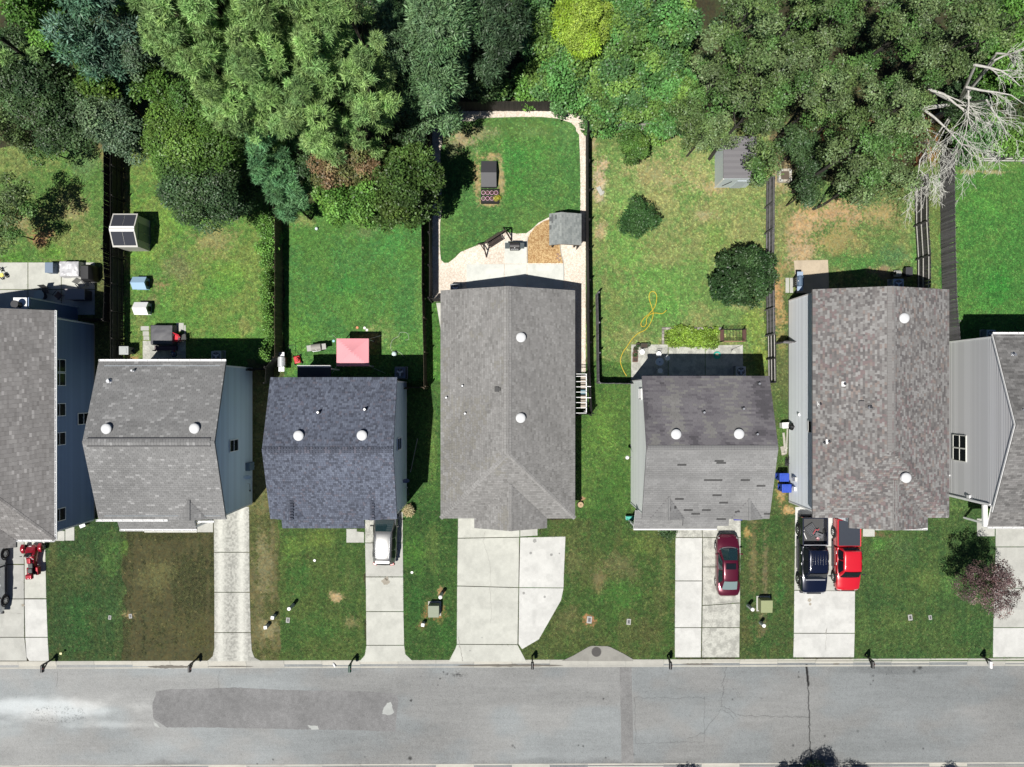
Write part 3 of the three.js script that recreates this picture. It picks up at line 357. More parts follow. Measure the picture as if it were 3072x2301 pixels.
// lap siding on one wall: a starts at origin o, runs along d for length L, faces n; gable(y) gives the open interval above the eave
function siding(house, o, d, n, L, hw, mats, gable, top, e = 0.18, from = 0.25) {
  const D = V(...d), N = V(...n), turn = Math.atan2(N.x, N.z);
  for (let y = from; y < (top ?? hw) - 0.02; y += e) {
    let a = 0, b = L; const ym = y + e / 2; if (ym > hw) { [a, b] = gable(ym); if (b - a < 0.15) continue; }
    const h = ym < hw ? Math.min(e, hw - y) : e, m = new THREE.Mesh(UB, pick(mats)); m.name = 'siding_board'; m.scale.set(b - a, h * 1.04, 0.014);
    m.position.set(o[0], 0, o[2]).addScaledVector(D, (a + b) / 2).addScaledVector(N, 0.017); m.position.y = y + h / 2; m.rotation.order = 'YXZ'; m.rotation.y = turn; m.rotation.x = -0.1; house.add(m);
  }
}
function windowOn(house, o, d, n, along, y, w, h, { split = 'v', frame = whiteTrim } = {}) {
  const D = V(...d), N = V(...n), c = V(...o).addScaledVector(D, along).addScaledVector(N, 0.085); c.y = y; const g = sub(house, 'window', c.toArray(), Math.atan2(N.x, N.z)), t = 0.05;
  const bars = [box(w + t, t, 0.06, 0, h / 2, 0), box(w + t, t, 0.06, 0, -h / 2, 0), box(t, h - t, 0.06, -w / 2, 0, 0), box(t, h - t, 0.06, w / 2, 0, 0), split === 'v' ? box(t * 0.7, h - t, 0.05, 0, 0, 0) : box(w - t, t * 0.7, 0.05, 0, 0, 0)];
  part(g, 'frame', join(bars), frame);
  for (const s of [-1, 1]) part(g, 'pane', split === 'v' ? box(w / 2 - t, h - t, 0.012, s * w / 4, 0, -0.012) : box(w - t, h / 2 - t, 0.012, 0, s * h / 4, -0.012), glassDark);
  return g;
}
function gutter(house, a, b, m = whiteTrim) {       // an open half-box trough with straps
  const A = V(...a), B = V(...b), L = A.distanceTo(B), d = B.clone().sub(A).normalize(), g = sub(house, 'gutter', A.clone().add(B).multiplyScalar(0.5).toArray(), Math.atan2(-d.z, d.x));
  part(g, 'trough', join(box(L, 0.015, 0.12, 0, -0.06, 0), box(L, 0.1, 0.012, 0, -0.01, 0.06), box(L, 0.11, 0.012, 0, -0.01, -0.06), box(0.012, 0.1, 0.12, L / 2, -0.01, 0), box(0.012, 0.1, 0.12, -L / 2, -0.01, 0), box(L, 0.012, 0.03, 0, 0.04, 0.06)), m);
  const n = Math.max(2, Math.round(L / 0.75)); for (let i = 0; i < n; i++) part(g, 'strap', box(0.03, 0.012, 0.12), m, [-L / 2 + (i + 0.5) * L / n, 0.043, 0]);
}
const slopeQuat = (n) => new THREE.Quaternion().setFromUnitVectors(V(0, 1, 0), n);
const domeGeo = new THREE.LatheGeometry([[0.30, 0], [0.345, 0.0], [0.36, 0.03], [0.35, 0.06], [0.3, 0.105], [0.22, 0.135], [0.1, 0.152], [0.001, 0.156]].map(([x, y]) => new THREE.Vector2(x, y)), 36);
const domeMat = mat(lin(0.6, 0.61, 0.62), 0.5);
function atticFan(house, p) { const g = sub(house, 'attic_vent', p); part(g, 'base', cyl(0.27, 0.32, 0.2, 0, 0.02, 0, 24), whiteTrim); part(g, 'dome', domeGeo, domeMat, [0, 0.1, 0]); }
function ventPipe(house, p, { boot = 0, m = steel, r = 0.05, h = 0.3, flash } = {}) {
  const g = sub(house, 'vent_pipe', p); part(g, 'pipe', join(cyl(r, r, h, 0, h / 2, 0, 12), cyl(r * 1.25, r * 1.25, 0.02, 0, h, 0, 12)), m); part(g, 'boot', cyl(r * 1.2, r * 2.2, 0.09, 0, 0.05, 0, 14), flash ?? darkSteel);
  if (boot) part(g, 'flashing', box(boot, 0.015, boot), flash ?? darkSteel, [0, 0.04, 0]);
}
const woods = (r, g, b, n = 4, rough = 0.9) => Array.from({ length: n }, (_, i) => mat(lin(r, g, b).multiplyScalar(0.75 + 0.5 * i / (n - 1)), rough, { map: woodMap }));
const tri = (t) => (r, a, c, n) => t;                   // uniform
const weighted = (ws) => { const s = ws.reduce((x, y) => x + y, 0); return () => { let q = rnd() * s; for (let i = 0; i < ws.length; i++) if ((q -= ws[i]) < 0) return i; return 0; }; };

function gableHouse(h) {   // ridge along x or z; H holds wall box, eave height and ridge height
  const { x0, x1, z0, z1, hw, rh, ox = 0.25, oz = 0.35, ridge } = h, g = thing('house', h.label, 'house', [(x0 + x1) / 2, 0, (z0 + z1) / 2]);
  const cx = (x0 + x1) / 2, cz = (z0 + z1) / 2, hx = (x1 - x0) / 2, hz = (z1 - z0) / 2; cover([[x0, z0], [x1, z0], [x1, z1], [x0, z1]]);
  part(g, 'foundation', box(2 * hx - 0.02, 0.26, 2 * hz - 0.02, 0, 0.13, 0), CON.dark);
  part(g, 'wall', box(2 * hx, hw - 0.24, 2 * hz, 0, (hw + 0.24) / 2, 0), h.wallMat);
  const mats = h.sidingMats, half = ridge === 'x' ? hz : hx, rise = rh - hw, gab = (L) => (y) => { const k = (y - hw) / rise, c = L / 2; return [c * k + 0.05, L - c * k - 0.05]; };
  const walls = { w: [[-hx, 0, -hz], [0, 0, 1], [-1, 0, 0], 2 * hz, ridge === 'x'], e: [[hx, 0, -hz], [0, 0, 1], [1, 0, 0], 2 * hz, ridge === 'x'], n: [[-hx, 0, -hz], [1, 0, 0], [0, 0, -1], 2 * hx, ridge === 'z'], s: [[-hx, 0, hz], [1, 0, 0], [0, 0, 1], 2 * hx, ridge === 'z' && !h.hipFront] };
  for (const k in walls) {
    const [o, d, n, L, isG] = walls[k];
    if (isG) { const sh = new THREE.Shape([new THREE.Vector2(-L / 2, 0), new THREE.Vector2(L / 2, 0), new THREE.Vector2(0, rise)]), gg = new THREE.ExtrudeGeometry(sh, { depth: 0.12, bevelEnabled: false }).translate(0, 0, -0.12); part(g, 'gable', gg, h.wallMat, [o[0] + d[0] * L / 2, hw, o[2] + d[2] * L / 2], [0, Math.atan2(n[0], n[2]), 0]); }
    siding(g, o, d, n, L, hw, mats, gab(L), isG ? rh - 0.1 : hw, h.lap ?? 0.18);
  }
  for (const sx of [-1, 1]) for (const sz of [-1, 1]) part(g, 'corner_board', box(0.11, hw - 0.24, 0.11), h.trim ?? whiteTrim, [sx * (hx + 0.005), (hw + 0.24) / 2, sz * (hz + 0.005)]);
  g.userData.walls = walls; return { g, cx, cz, hx, hz, walls, X: (x) => x - cx, Z: (z) => z - cz };
}
const done = (H) => { delete H.g.userData.walls; };
const wallMats = (r, b, c, n = 3) => Array.from({ length: n }, (_, i) => mat(lin(r, b, c).multiplyScalar(0.95 + 0.05 * i), 0.6));
// roof planes of a simple gable (ridge along x), in the house's own axes
const gableX = (a, b, zr, z0, z1, he, rh) => [[[a, he, z0], [b, he, z0], [b, rh, zr], [a, rh, zr]], [[a, he, z1], [b, he, z1], [b, rh, zr], [a, rh, zr]]];
// a small gable that faces the street, growing out of the front slope
const frontGable = (xc, hwid, zEave, zF, he, s, main) => { const r = he + hwid * s, zr = zEave - hwid * s / main; return [[[xc - hwid, he, zF], [xc, r, zF], [xc, r, zr], [xc - hwid, he, zEave - 0.001]], [[xc + hwid, he, zF], [xc, r, zF], [xc, r, zr], [xc + hwid, he, zEave - 0.001]]].map((p) => p.map(([x, y, z]) => [x, y + 0.035, z])); };
const up = (H, p, m) => p;
const garage = (H, x, w, m = whiteTrim) => { const d = sub(H.g, 'garage_door', [x, 0, H.hz + 0.03]); for (let i = 0; i < 4; i++) part(d, 'panel', box(w, 0.51, 0.04, 0, 0.3 + i * 0.53, 0), m); };
const frontDoor = (H, x, m) => { const d = part(H.g, 'door', box(0.92, 2.03, 0.05), m, [x, 1.28, H.hz + 0.04]); part(d, 'handle', new THREE.SphereGeometry(0.04, 10, 8), steel, [0.36, -0.05, 0.05]); };

// --- house at the left edge: two storeys, navy siding, hipped front, chimney chase behind
{
  const wm = mat(lin(0.17, 0.24, 0.38), 0.6), H = gableHouse({ label: 'two-storey navy blue house with brown-grey roof at the left edge', x0: -42.2, x1: -32.9, z0: -5.3, z1: 10.05, hw: 5.35, rh: 7.6, ridge: 'z', hipFront: true, wallMat: wm, sidingMats: wallMats(0.17, 0.24, 0.38), lap: 0.2 });
  const { X, Z } = H, xe = X(-32.5), xl = X(-42.6), xr = X(-37.55), zb = Z(-5.8), zf = Z(10.5), e = 5.4, r = 7.7, za = Z(5.2), tones = [[0.178, 0.17, 0.166], [0.2, 0.192, 0.188], [0.22, 0.212, 0.208], [0.245, 0.237, 0.232], [0.32, 0.31, 0.305]];
  const fx = X(gx(49, 5.4)), zg = Z(gz(1642, 5.4));
  makeRoof(H.g, [[[xe, e, zb], [xe, e, zf], [xr, r, za], [xr, r, zb]], [[xl, e, zb], [xl, e, zf], [xr, r, za], [xr, r, zb]], [[xl, e, zf], [xe, e, zf], [xr, r, za]], ...frontGable((fx + xl) / 2, (fx - xl) / 2, zf, zg, e, 0.42, 0.42)],
    { deck: tone(tones[1]), grain: shingleBase, tones, paint: weighted([2, 6, 7, 2, 0.9]), caps: [[[xr, r, zb], [xr, r, za]], [[xr, r, za], [xe, e, zf], 0.16]] });
  gutter(H.g, [xe + 0.08, e - 0.02, zf], [xe + 0.08, e - 0.02, zb]); gutter(H.g, [fx, e - 0.02, zf + 0.07], [xe, e - 0.02, zf + 0.07]);
  const [o, d, n] = H.walls.e;
  for (const [py, y] of [[1097, 4.5], [1138, 4.5], [1229, 4.5], [1316, 4.5], [1543, 4.5]]) windowOn(H.g, o, d, n, gz(py, 4.2) - gz(CY) + 5.3, 4.4, 0.9, 1.3, { split: 'h' });
  windowOn(H.g, o, d, n, gz(1256, 1.6) + 5.3, 1.6, 0.85, 1.4, { split: 'h' });
  const ch = sub(H.g, 'chimney', [X(gx(60, 5.6)), 0, Z(gz(915, 5.6))]); part(ch, 'chase', box(1.1, 5.5, 1.1, 0, 2.75, 0), wm); part(ch, 'chase_cap', box(0.95, 0.1, 1.05, 0, 5.55, 0), whiteTrim); part(ch, 'flue', join(cyl(0.2, 0.2, 0.5, 0, 5.8, 0, 20), cyl(0.27, 0.27, 0.12, 0, 6.1, 0, 20)), darkSteel);
  for (const s of [-1, 1]) part(ch, 'corner_board', box(0.09, 5.4, 0.09), whiteTrim, [0.53, 2.7, s * 0.53]);
  garage(H, 0, 4.8); done(H);
}
// --- second house: grey roof, ridge along the street, gutters white
{
  const wm = mat(lin(0.5, 0.6, 0.68), 0.6), H = gableHouse({ label: 'two-storey house with light-flecked grey roof and pale blue-grey wall, second from the left', x0: -29.0, x1: -20.45, z0: -1.85, z1: 8.75, hw: 5.5, rh: 7.3, ridge: 'x', wallMat: wm, sidingMats: wallMats(0.5, 0.6, 0.68), lap: 0.2 });
  const { X, Z } = H, a = X(-29.3), b = X(-20.28), he = 5.5, rh = 7.35, zr = Z(3.43), z0 = Z(gz(1084, 5.5)), z1 = Z(gz(1558, 5.5)), tones = [[0.178, 0.178, 0.178], [0.2, 0.2, 0.2], [0.216, 0.216, 0.216], [0.24, 0.24, 0.24], [0.31, 0.31, 0.31]];
  const main = (rh - he) / (z1 - zr);
  makeRoof(H.g, [...gableX(a, b, zr, z0, z1, he, rh), ...frontGable(X(gx(575, 5.6)), 1.15, z1, z1, he, 0.42, main)], { deck: tone(tones[1]), grain: shingleBase, tones, paint: weighted([1, 7, 7, 2, 1]), caps: [[[a + 0.25, rh + 0.03, zr], [b - 0.3, rh + 0.03, zr], 0.24]] });
  part(H.g, 'ridge_vent', join(box(b - a - 0.6, 0.05, 0.05, (a + b) / 2, rh + 0.02, zr - 0.27), box(b - a - 0.6, 0.05, 0.05, (a + b) / 2, rh + 0.0, zr + 0.27)), darkSteel);
  gutter(H.g, [a, he - 0.02, z0 - 0.08], [b, he - 0.02, z0 - 0.08]); gutter(H.g, [X(gx(291, 5.4)), he - 0.02, z1 + 0.08], [X(gx(505, 5.4)), he - 0.02, z1 + 0.08]);
  // low porch roof over the front door
  const pr = sub(H.g, 'porch_roof'); const px0 = X(gx(357, 3)), px1 = X(gx(588, 3)), pz = Z(gz(1588, 3)); const list = []; layShingles(list, [[px0, 2.9, pz], [px1, 2.9, pz], [px1, 3.6, H.hz], [px0, 3.6, H.hz]], { paint: weighted([1, 6, 6, 2, 1]), tones });
  part(pr, 'deck', deckOf([[px0, 2.9, pz], [px1, 2.9, pz], [px1, 3.6, H.hz], [px0, 3.6, H.hz]]), soffit); for (const s of list) { const m = part(pr, 'shingle', UB, tone(tones[s.t].map((v) => v * 0.9)), s.c.toArray(), [0, 0, 0], s.s); m.quaternion.copy(s.qu); }
  for (const x of [px0 + 0.15, (px0 + px1) / 2, px1 - 0.15]) part(H.g, 'porch_post', box(0.14, 2.8, 0.14), whiteTrim, [x, 1.4, pz - 0.15]);
  gutter(H.g, [px0, 2.88, pz + 0.07], [px1, 2.88, pz + 0.07]); gutter(H.g, [X(gx(588, 3)), 2.88, pz - 0.55], [X(gx(640, 3)), 2.88, pz - 0.55]);
  windowOn(H.g, ...H.walls.e.slice(0, 3), gz(1340, 5) + 1.85, 3.9, 0.85, 1.5, { split: 'h' });
  for (const [px, py] of [[324, 1286], [587, 1285]]) { const y = he + (gz(py, 6.8) - gz(1084, 5.5)) * main; atticFan(H.g, [X(gx(px, 7)), y + 0.02, Z(gz(py, 7))]); }
  ventPipe(H.g, [X(gx(328, 6)), he + 0.5, Z(gz(1143, 6))], { boot: 0.3, m: steel, r: 0.09, h: 0.22, flash: steel }); ventPipe(H.g, [X(gx(403, 5.7)), he + 0.28, Z(gz(1112, 5.7))], { m: steel, r: 0.06, flash: steel });
  frontDoor(H, X(gx(560, 1)), mat(lin(0.3, 0.05, 0.04), 0.5)); garage(H, X(gx(694, 1)), 2.5); done(H);
}
// --- third house: slate-blue roof
{
  const wm = mat(lin(0.56, 0.65, 0.72), 0.6), H = gableHouse({ label: 'two-storey house with slate-blue shingle roof beside the silver car', x0: -16.95, x1: -8.3, z0: -0.75, z1: 8.7, hw: 5.45, rh: 7.0, ridge: 'x', wallMat: wm, sidingMats: wallMats(0.56, 0.65, 0.72), lap: 0.2 });
  const { X, Z } = H, a = X(-17.15), b = X(-8.15), he = 5.45, rh = 7.1, z0 = Z(gz(1132, 5.5)), z1 = Z(gz(1557, 5.5)), zr = (z0 + z1) / 2, main = (rh - he) / (z1 - zr), tones = [[0.068, 0.077, 0.105], [0.09, 0.102, 0.138], [0.115, 0.132, 0.178], [0.14, 0.16, 0.21], [0.118, 0.118, 0.15]];
  const ze = Z(gz(1585, 5.3)), hl = he - (ze - z1) * main, xa = X(gx(845, 5.4)), xb = X(gx(1093, 5.4));
  makeRoof(H.g, [...gableX(a, b, zr, z0, z1, he, rh), [[xa, hl, ze], [xb, hl, ze], [xb, he, z1], [xa, he, z1]], ...frontGable(X(gx(873, 5.6)), 1.05, z1, z1 + 0.02, he, 0.42, main), ...frontGable(X(gx(1116, 5.6)), 1.05, z1, z1 + 0.02, he, 0.42, main)],
    { deck: tone(tones[1]), grain: shingleBase, tones, w: [0.12, 0.22], paint: weighted([3, 4, 7, 3, 1]), capGap: 0.05, caps: [[[a + 0.1, rh + 0.03, zr], [b - 0.1, rh + 0.03, zr], 0.24], [[X(gx(873, 5.9)), 5.95, z1], [X(gx(873, 5.9)), 5.95, z1 - 1.4], 0.17], [[X(gx(1116, 5.9)), 5.95, z1], [X(gx(1116, 5.9)), 5.95, z1 - 1.4], 0.17]], capTone: () => (rnd() < 0.6 ? 0 : rnd() < 0.5 ? 1 : 4) });
  windowOn(H.g, ...H.walls.e.slice(0, 3), gz(1331, 4) + 0.75, 4.1, 0.85, 1.6, { split: 'h' });
  for (const [px, py] of [[896, 1307], [1086, 1306]]) { const y = he + (gz(py, 6.7) - gz(1132, 5.5)) * main; atticFan(H.g, [X(gx(px, 6.9)), y + 0.02, Z(gz(py, 6.9))]); }
  ventPipe(H.g, [X(gx(955, 6.5)), he + 0.92, Z(gz(1237, 6.4))], { m: steel, r: 0.06 }); ventPipe(H.g, [X(gx(1094, 6.5)), he + 0.84, Z(gz(1228, 6.4))], { m: steel, r: 0.06 });
  // small flat porch roof behind
  const ax = X(gx(891, 2.9)), bx = X(gx(991, 2.9)), az = Z(gz(1101, 2.9)); part(H.g, 'back_porch_roof', box(bx - ax, 0.1, -H.hz - az, (ax + bx) / 2, 2.75, (az - H.hz) / 2), mat(lin(0.03, 0.03, 0.04), 0.7)); gutter(H.g, [bx, 2.82, az - 0.05], [ax, 2.82, az - 0.05]);
  for (const x of [ax + 0.1, bx - 0.1]) part(H.g, 'porch_post', box(0.12, 2.7, 0.12), whiteTrim, [x, 1.35, az + 0.12]);
  garage(H, X(gx(1152, 1)), 2.6); frontDoor(H, X(gx(1062, 1)), mat(lin(0.05, 0.06, 0.1), 0.5)); done(H);
}
// --- centre house: one storey, long grey roof, hipped front with a garage gable
{
  const wm = mat(lin(0.5, 0.5, 0.48), 0.65), x0 = gx(1322, 2.75), x1 = gx(1725, 2.75), z0 = gz(871, 2.75), z1 = gz(1555, 2.75), e = 2.75, s = 0.413, H = gableHouse({ label: 'single-storey house with long plain grey roof behind the wide white driveway', x0: x0 + 0.3, x1: x1 - 0.3, z0: z0 + 0.25, z1: z1 - 0.35, hw: 2.72, rh: 4.7, ridge: 'z', hipFront: true, wallMat: wm, sidingMats: wallMats(0.5, 0.5, 0.48) });
  const { X, Z } = H, L = X(x0), Rr = X(x1), xr = (L + Rr) / 2, rise = (Rr - L) / 2 * s, r = e + rise, za = Z(z1) - rise / s, b = Z(z0), f = Z(z1), gw = 2.72, gc = X(gx(1532, 3)), zg = Z(gz(1584, 2.75));
  const tones = [[0.19, 0.186, 0.18], [0.222, 0.218, 0.212], [0.245, 0.24, 0.234], [0.272, 0.268, 0.262], [0.225, 0.218, 0.2]];
  makeRoof(H.g, [[[Rr, e, b], [Rr, e, f], [xr, r, za], [xr, r, b]], [[L, e, b], [L, e, f], [xr, r, za], [xr, r, b]], [[L, e, f], [Rr, e, f], [xr, r, za]], ...frontGable(gc, gw, f, zg, e, s, s)],
    { deck: tone(tones[1]), grain: shingleBase, tones, w: [0.16, 0.32], paint: (q, a, c) => { const m = fbm(c.x / 2.2 + 7, c.z / 2.2, 3); return m > 0.62 && c.x < xr && rnd() < 0.5 ? 4 : weighted([1.4, 5, 6, 2, 0])(); }, caps: [[[xr, r, b], [xr, r, za]], [[xr, r, za], [Rr, e, f], 0.17], [[xr, r, za], [L, e, f], 0.17], [[gc, e + gw * s + 0.04, zg], [gc, e + gw * s + 0.04, f - gw], 0.17]], capTone: () => (rnd() < 0.5 ? 2 : 3) });
  part(H.g, 'garage_wing', box(2 * gw - 0.6, 2.7, zg - H.hz - 0.3, gc, 1.35, (zg + H.hz - 0.3) / 2), wm); cover([[H.cx + gc - gw, H.cz + H.hz], [H.cx + gc + gw, H.cz + H.hz], [H.cx + gc + gw, H.cz + zg], [H.cx + gc - gw, H.cz + zg]]);
  part(H.g, 'gable', new THREE.ExtrudeGeometry(new THREE.Shape([[-gw + 0.3, 0], [gw - 0.3, 0], [0, (gw - 0.3) * s]].map(([x, y]) => new THREE.Vector2(x, y))), { depth: 0.1, bevelEnabled: false }), wm, [gc, 2.7, zg - 0.45]);
  for (const [px, py] of [[1563, 1012], [1562, 1254]]) atticFan(H.g, [X(gx(px, 4.6)), r - (X(gx(px, 4.6)) - xr) * s + 0.02, Z(gz(py, 4.6))]);
  for (const [px, py] of [[1388, 1158], [1338, 1193], [1396, 1240]]) { const x = X(gx(px, 3.3)); ventPipe(H.g, [x, e + (x - L) * s, Z(gz(py, 3.3))], { m: steel, r: 0.055 }); }
  { const x = X(gx(1491, 4.5)); part(H.g, 'exhaust_vent', join(box(0.3, 0.14, 0.36), box(0.16, 0.12, 0.22, 0.2, 0, 0)), mat(lin(0.06, 0.06, 0.06), 0.7), [x, e + (x - L) * s + 0.08, Z(gz(1168, 4.5))], [0, 0, Math.atan(s)]); }
  done(H);
}
// --- fifth house: dark streaked rear slope, bleached front slope with lost tabs
{
  const wm = mat(lin(0.72, 0.75, 0.73), 0.6), x0 = gx(1928, 5.4), x1 = gx(2308, 5.4), H = gableHouse({ label: 'two-storey white house with dark streaked rear roof and bleached grey front roof with torn tabs', x0: gx(1892), x1: x1 - 0.15, z0: gz(1128, 5.4) + 0.3, z1: gz(1556, 5.4) - 0.3, hw: 5.4, rh: 7.0, ridge: 'x', wallMat: wm, sidingMats: wallMats(0.72, 0.75, 0.73), lap: 0.2 });
  const { X, Z } = H, a = X(x0) - 0.05, b = X(x1), he = 5.4, rh = 7.05, z0 = Z(gz(1128, 5.4)), z1 = Z(gz(1556, 5.4)), zr = Z(gz(1344, 7)), main = (rh - he) / (z1 - zr), tones = [[0.085, 0.08, 0.09], [0.12, 0.112, 0.125], [0.155, 0.147, 0.158], [0.19, 0.185, 0.18], [0.215, 0.215, 0.215], [0.235, 0.235, 0.235], [0.255, 0.255, 0.255], [0.07, 0.07, 0.07]];
  const torn = new Set(); const paint = (q, u, c) => {
    if (c.z < zr + 0.05) { const m = fbm(c.x / 1.3 + 31, c.z / 3 + 8, 4) * 0.75 + fbm(c.x / 0.9, c.z * 6, 2) * 0.25, st = 1 - sst(0, 0.45, Math.min(Math.abs(c.x - X(gx(2029, 6.8))), Math.abs(c.x - X(gx(2218, 6.8))))) , k = m + (c.z < zr - 0.9 ? 0.22 * st * sst(-3.4, -1.2, c.z - zr) : 0) + rr(-0.05, 0.05); return k < 0.42 ? 0 : k < 0.52 ? 1 : k < 0.64 ? 2 : 3; }
    const key = Math.round(c.z * 5.9) + '_' + Math.round(c.x / 0.6); if (NT[(Math.round(c.z * 6.6) * 917 + Math.round(c.x / 0.62) * 7919) & 65535] > 0.968) return 7;
    const m = fbm(c.x / 2, c.z / 0.6 + 60, 3) + rr(-0.08, 0.08); return m < 0.42 ? 4 : m < 0.58 ? 5 : 6; };
  const ze = Z(gz(1578, 5.3)), hl = he - (ze - z1) * main, xa = X(gx(2050, 5.4)), xb = X(gx(2188, 5.4));
  makeRoof(H.g, [...gableX(a, b, zr, z0, z1, he, rh), [[xa, hl, ze], [xb, hl, ze], [xb, he, z1], [xa, he, z1]], ...frontGable(X(gx(2003, 5.6)), 1.25, z1, z1 + 0.02, he, 0.42, main), ...frontGable(X(gx(2243, 5.6)), 1.15, z1, z1 + 0.02, he, 0.42, main)],
    { deck: tone(tones[1]), grain: shingleBase, tones, w: [0.3, 0.34], paint, caps: [[[a + 0.05, rh + 0.03, zr], [b - 0.05, rh + 0.03, zr], 0.2]], capTone: () => 4 });
  const px0 = X(gx(1901, 2.9)), px1 = X(gx(2151, 2.9)), pz = Z(gz(1587, 2.9)), pr = sub(H.g, 'porch_roof'), poly = [[px0, 2.85, pz], [px1, 2.85, pz], [px1, 3.7, H.hz], [px0, 3.7, H.hz]], list = [];
  part(pr, 'deck', deckOf(poly), soffit); layShingles(list, poly, { tones, w: [0.3, 0.34], paint: () => pick([4, 5, 6]) }); for (const s of list.slice(0, 290)) { const m = part(pr, 'shingle', UB, tone(tones[s.t].map((v) => v * 0.9)), s.c.toArray(), [0, 0, 0], s.s); m.quaternion.copy(s.qu); }
  part(H.g, 'fascia', box(px1 - px0, 0.16, 0.09, (px0 + px1) / 2, 2.8, pz + 0.04), whiteTrim);
  for (const x of [px0 + 0.15, (px0 + px1) / 2, px1 - 0.15]) part(H.g, 'porch_post', box(0.14, 2.75, 0.14), whiteTrim, [x, 1.37, pz - 0.15]);
  windowOn(H.g, ...H.walls.w.slice(0, 3), gz(1182, 4.6) - gz(1128, 5.4) - 0.3, 4.55, 0.75, 1.0, { split: 'h' });
  for (const [px, py] of [[2029, 1303], [2218, 1302]]) { const y = he + (gz(py, 6.7) - gz(1128, 5.4)) * main; atticFan(H.g, [X(gx(px, 6.9)), y + 0.02, Z(gz(py, 6.9))]); }
  for (const [px, py, q] of [[2110, 1237, 0], [2228, 1226, 0], [2275, 1151, 0], [2269, 1302, 1]]) { const h = he + (gz(py, 6.2) - gz(1128, 5.4)) * main; ventPipe(H.g, [X(gx(px, h)), h, Z(gz(py, h))], { boot: q ? 0 : 0.28, r: 0.06, h: 0.28 }); }
  garage(H, X(gx(2120, 1)), 4.6); frontDoor(H, X(gx(1975, 1)), mat(lin(0.1, 0.25, 0.22), 0.5)); done(H);
}
// --- sixth house: mosaic roof, white lap siding in the sun
{
  const wm = mat(lin(0.84, 0.88, 0.92), 0.55), x0 = gx(2438, 5.6), x1 = gx(2847, 5.6), z0 = gz(868, 5.6), z1 = gz(1553, 5.6), e = 5.6, H = gableHouse({ label: 'white-sided house with mottled reddish-grey shingle roof above the two pickup trucks', x0: 21.8, x1: x1 - 0.3, z0: z0 + 0.1, z1: gz(1503), hw: 5.58, rh: 7.0, ridge: 'z', hipFront: true, wallMat: wm, sidingMats: wallMats(0.84, 0.88, 0.92), lap: 0.17 });
  const { X, Z } = H, L = X(x0), Rr = X(x1), xr = X(gx(2675, 7.1)), r = 7.1, sL = (r - e) / (xr - L), b = Z(z0), f = Z(z1), za = f - (r - e) / 0.31, gw = gx(2782, 5.6) / 2 - gx(2547, 5.6) / 2, gc = X((gx(2782, 5.6) + gx(2547, 5.6)) / 2), zg = Z(gz(1584, 5.6));
  const tones = [[0.13, 0.122, 0.122], [0.165, 0.155, 0.152], [0.215, 0.208, 0.203], [0.265, 0.26, 0.255], [0.19, 0.15, 0.15], [0.225, 0.19, 0.175]];
  makeRoof(H.g, [[[Rr, e, b], [Rr, e, f], [xr, r, za], [xr, r, b]], [[L, e, b], [L, e, f], [xr, r, za], [xr, r, b]], [[L, e, f], [Rr, e, f], [xr, r, za]], ...frontGable(gc, gw, f, zg, e, 0.31, 0.31)],
    { deck: tone(tones[1]), grain: shingleBase, tones, e: 0.15, w: [0.12, 0.32], paint: (q, a, c) => { const red = fbm(c.x / 2.5 + 3, c.z / 3 + 14, 3) > 0.52; return weighted(red ? [2.4, 3, 3, 3.5, 3, 1] : [2.4, 3.4, 4, 4.4, 0.4, 1.2])(); }, caps: [[[xr, r, b], [xr, r, za]], [[gc, e + gw * 0.31 + 0.04, zg], [gc, e + gw * 0.31 + 0.04, f - gw], 0.2]], capTone: () => 2, capSlope: 0.28 });
  part(H.g, 'garage_wing', box(2 * gw - 0.5, e - 0.05, zg - H.hz - 0.3, gc, e / 2, (zg + H.hz - 0.3) / 2), wm);
  gutter(H.g, [X(gx(2624, 5.5)), e - 0.03, zg + 0.07], [X(gx(2780, 5.5)), e - 0.03, zg + 0.07]);
  windowOn(H.g, ...H.walls.w.slice(0, 3), gz(1280, 4.2) - z0 - 0.1, 4.4, 0.85, 1.1, { split: 'h' });
  for (const [px, py] of [[2715, 954], [2722, 1434]]) atticFan(H.g, [X(gx(px, 7.0)), r - (X(gx(px, 7.0)) - xr) * sL + 0.0, Z(gz(py, 7.0))]);
  for (const [px, py, q] of [[2531, 1152, 1], [2458, 1212, 1], [2484, 1325, 1], [2610, 1222, 0], [2470, 1328, 0]]) { const h = e + (gx(px, 6.1) - x0) * sL; ventPipe(H.g, [X(gx(px, h)), h, Z(gz(py, h))], { boot: q ? 0.34 : 0.2, m: darkSteel, r: 0.06, h: 0.26, flash: q ? whiteTrim : steel }); }
  { const h = e + (gx(2584, 6) - x0) * sL; part(H.g, 'exhaust_vent', box(0.36, 0.08, 0.36), tone([0.15, 0.14, 0.14]), [X(gx(2584, h)), h + 0.07, Z(gz(1211, h))], [0, 0, Math.atan(sL)]); }
  part(H.g, 'utility_vent', box(0.12, 0.16, 0.2), whiteTrim, [-H.hx - 0.08, 2.2, Z(gz(1244, 2.2))]); part(H.g, 'meter_box', box(0.16, 0.5, 0.32), mat(lin(0.5, 0.5, 0.5), 0.6), [-H.hx - 0.1, 1.5, Z(gz(1437, 1.5))]); part(H.g, 'meter_box', box(0.16, 0.4, 0.3), mat(lin(0.7, 0.7, 0.7), 0.6), [-H.hx - 0.1, 1.4, Z(gz(1466, 1.4))]);
  garage(H, gc, 4.8); done(H);
}
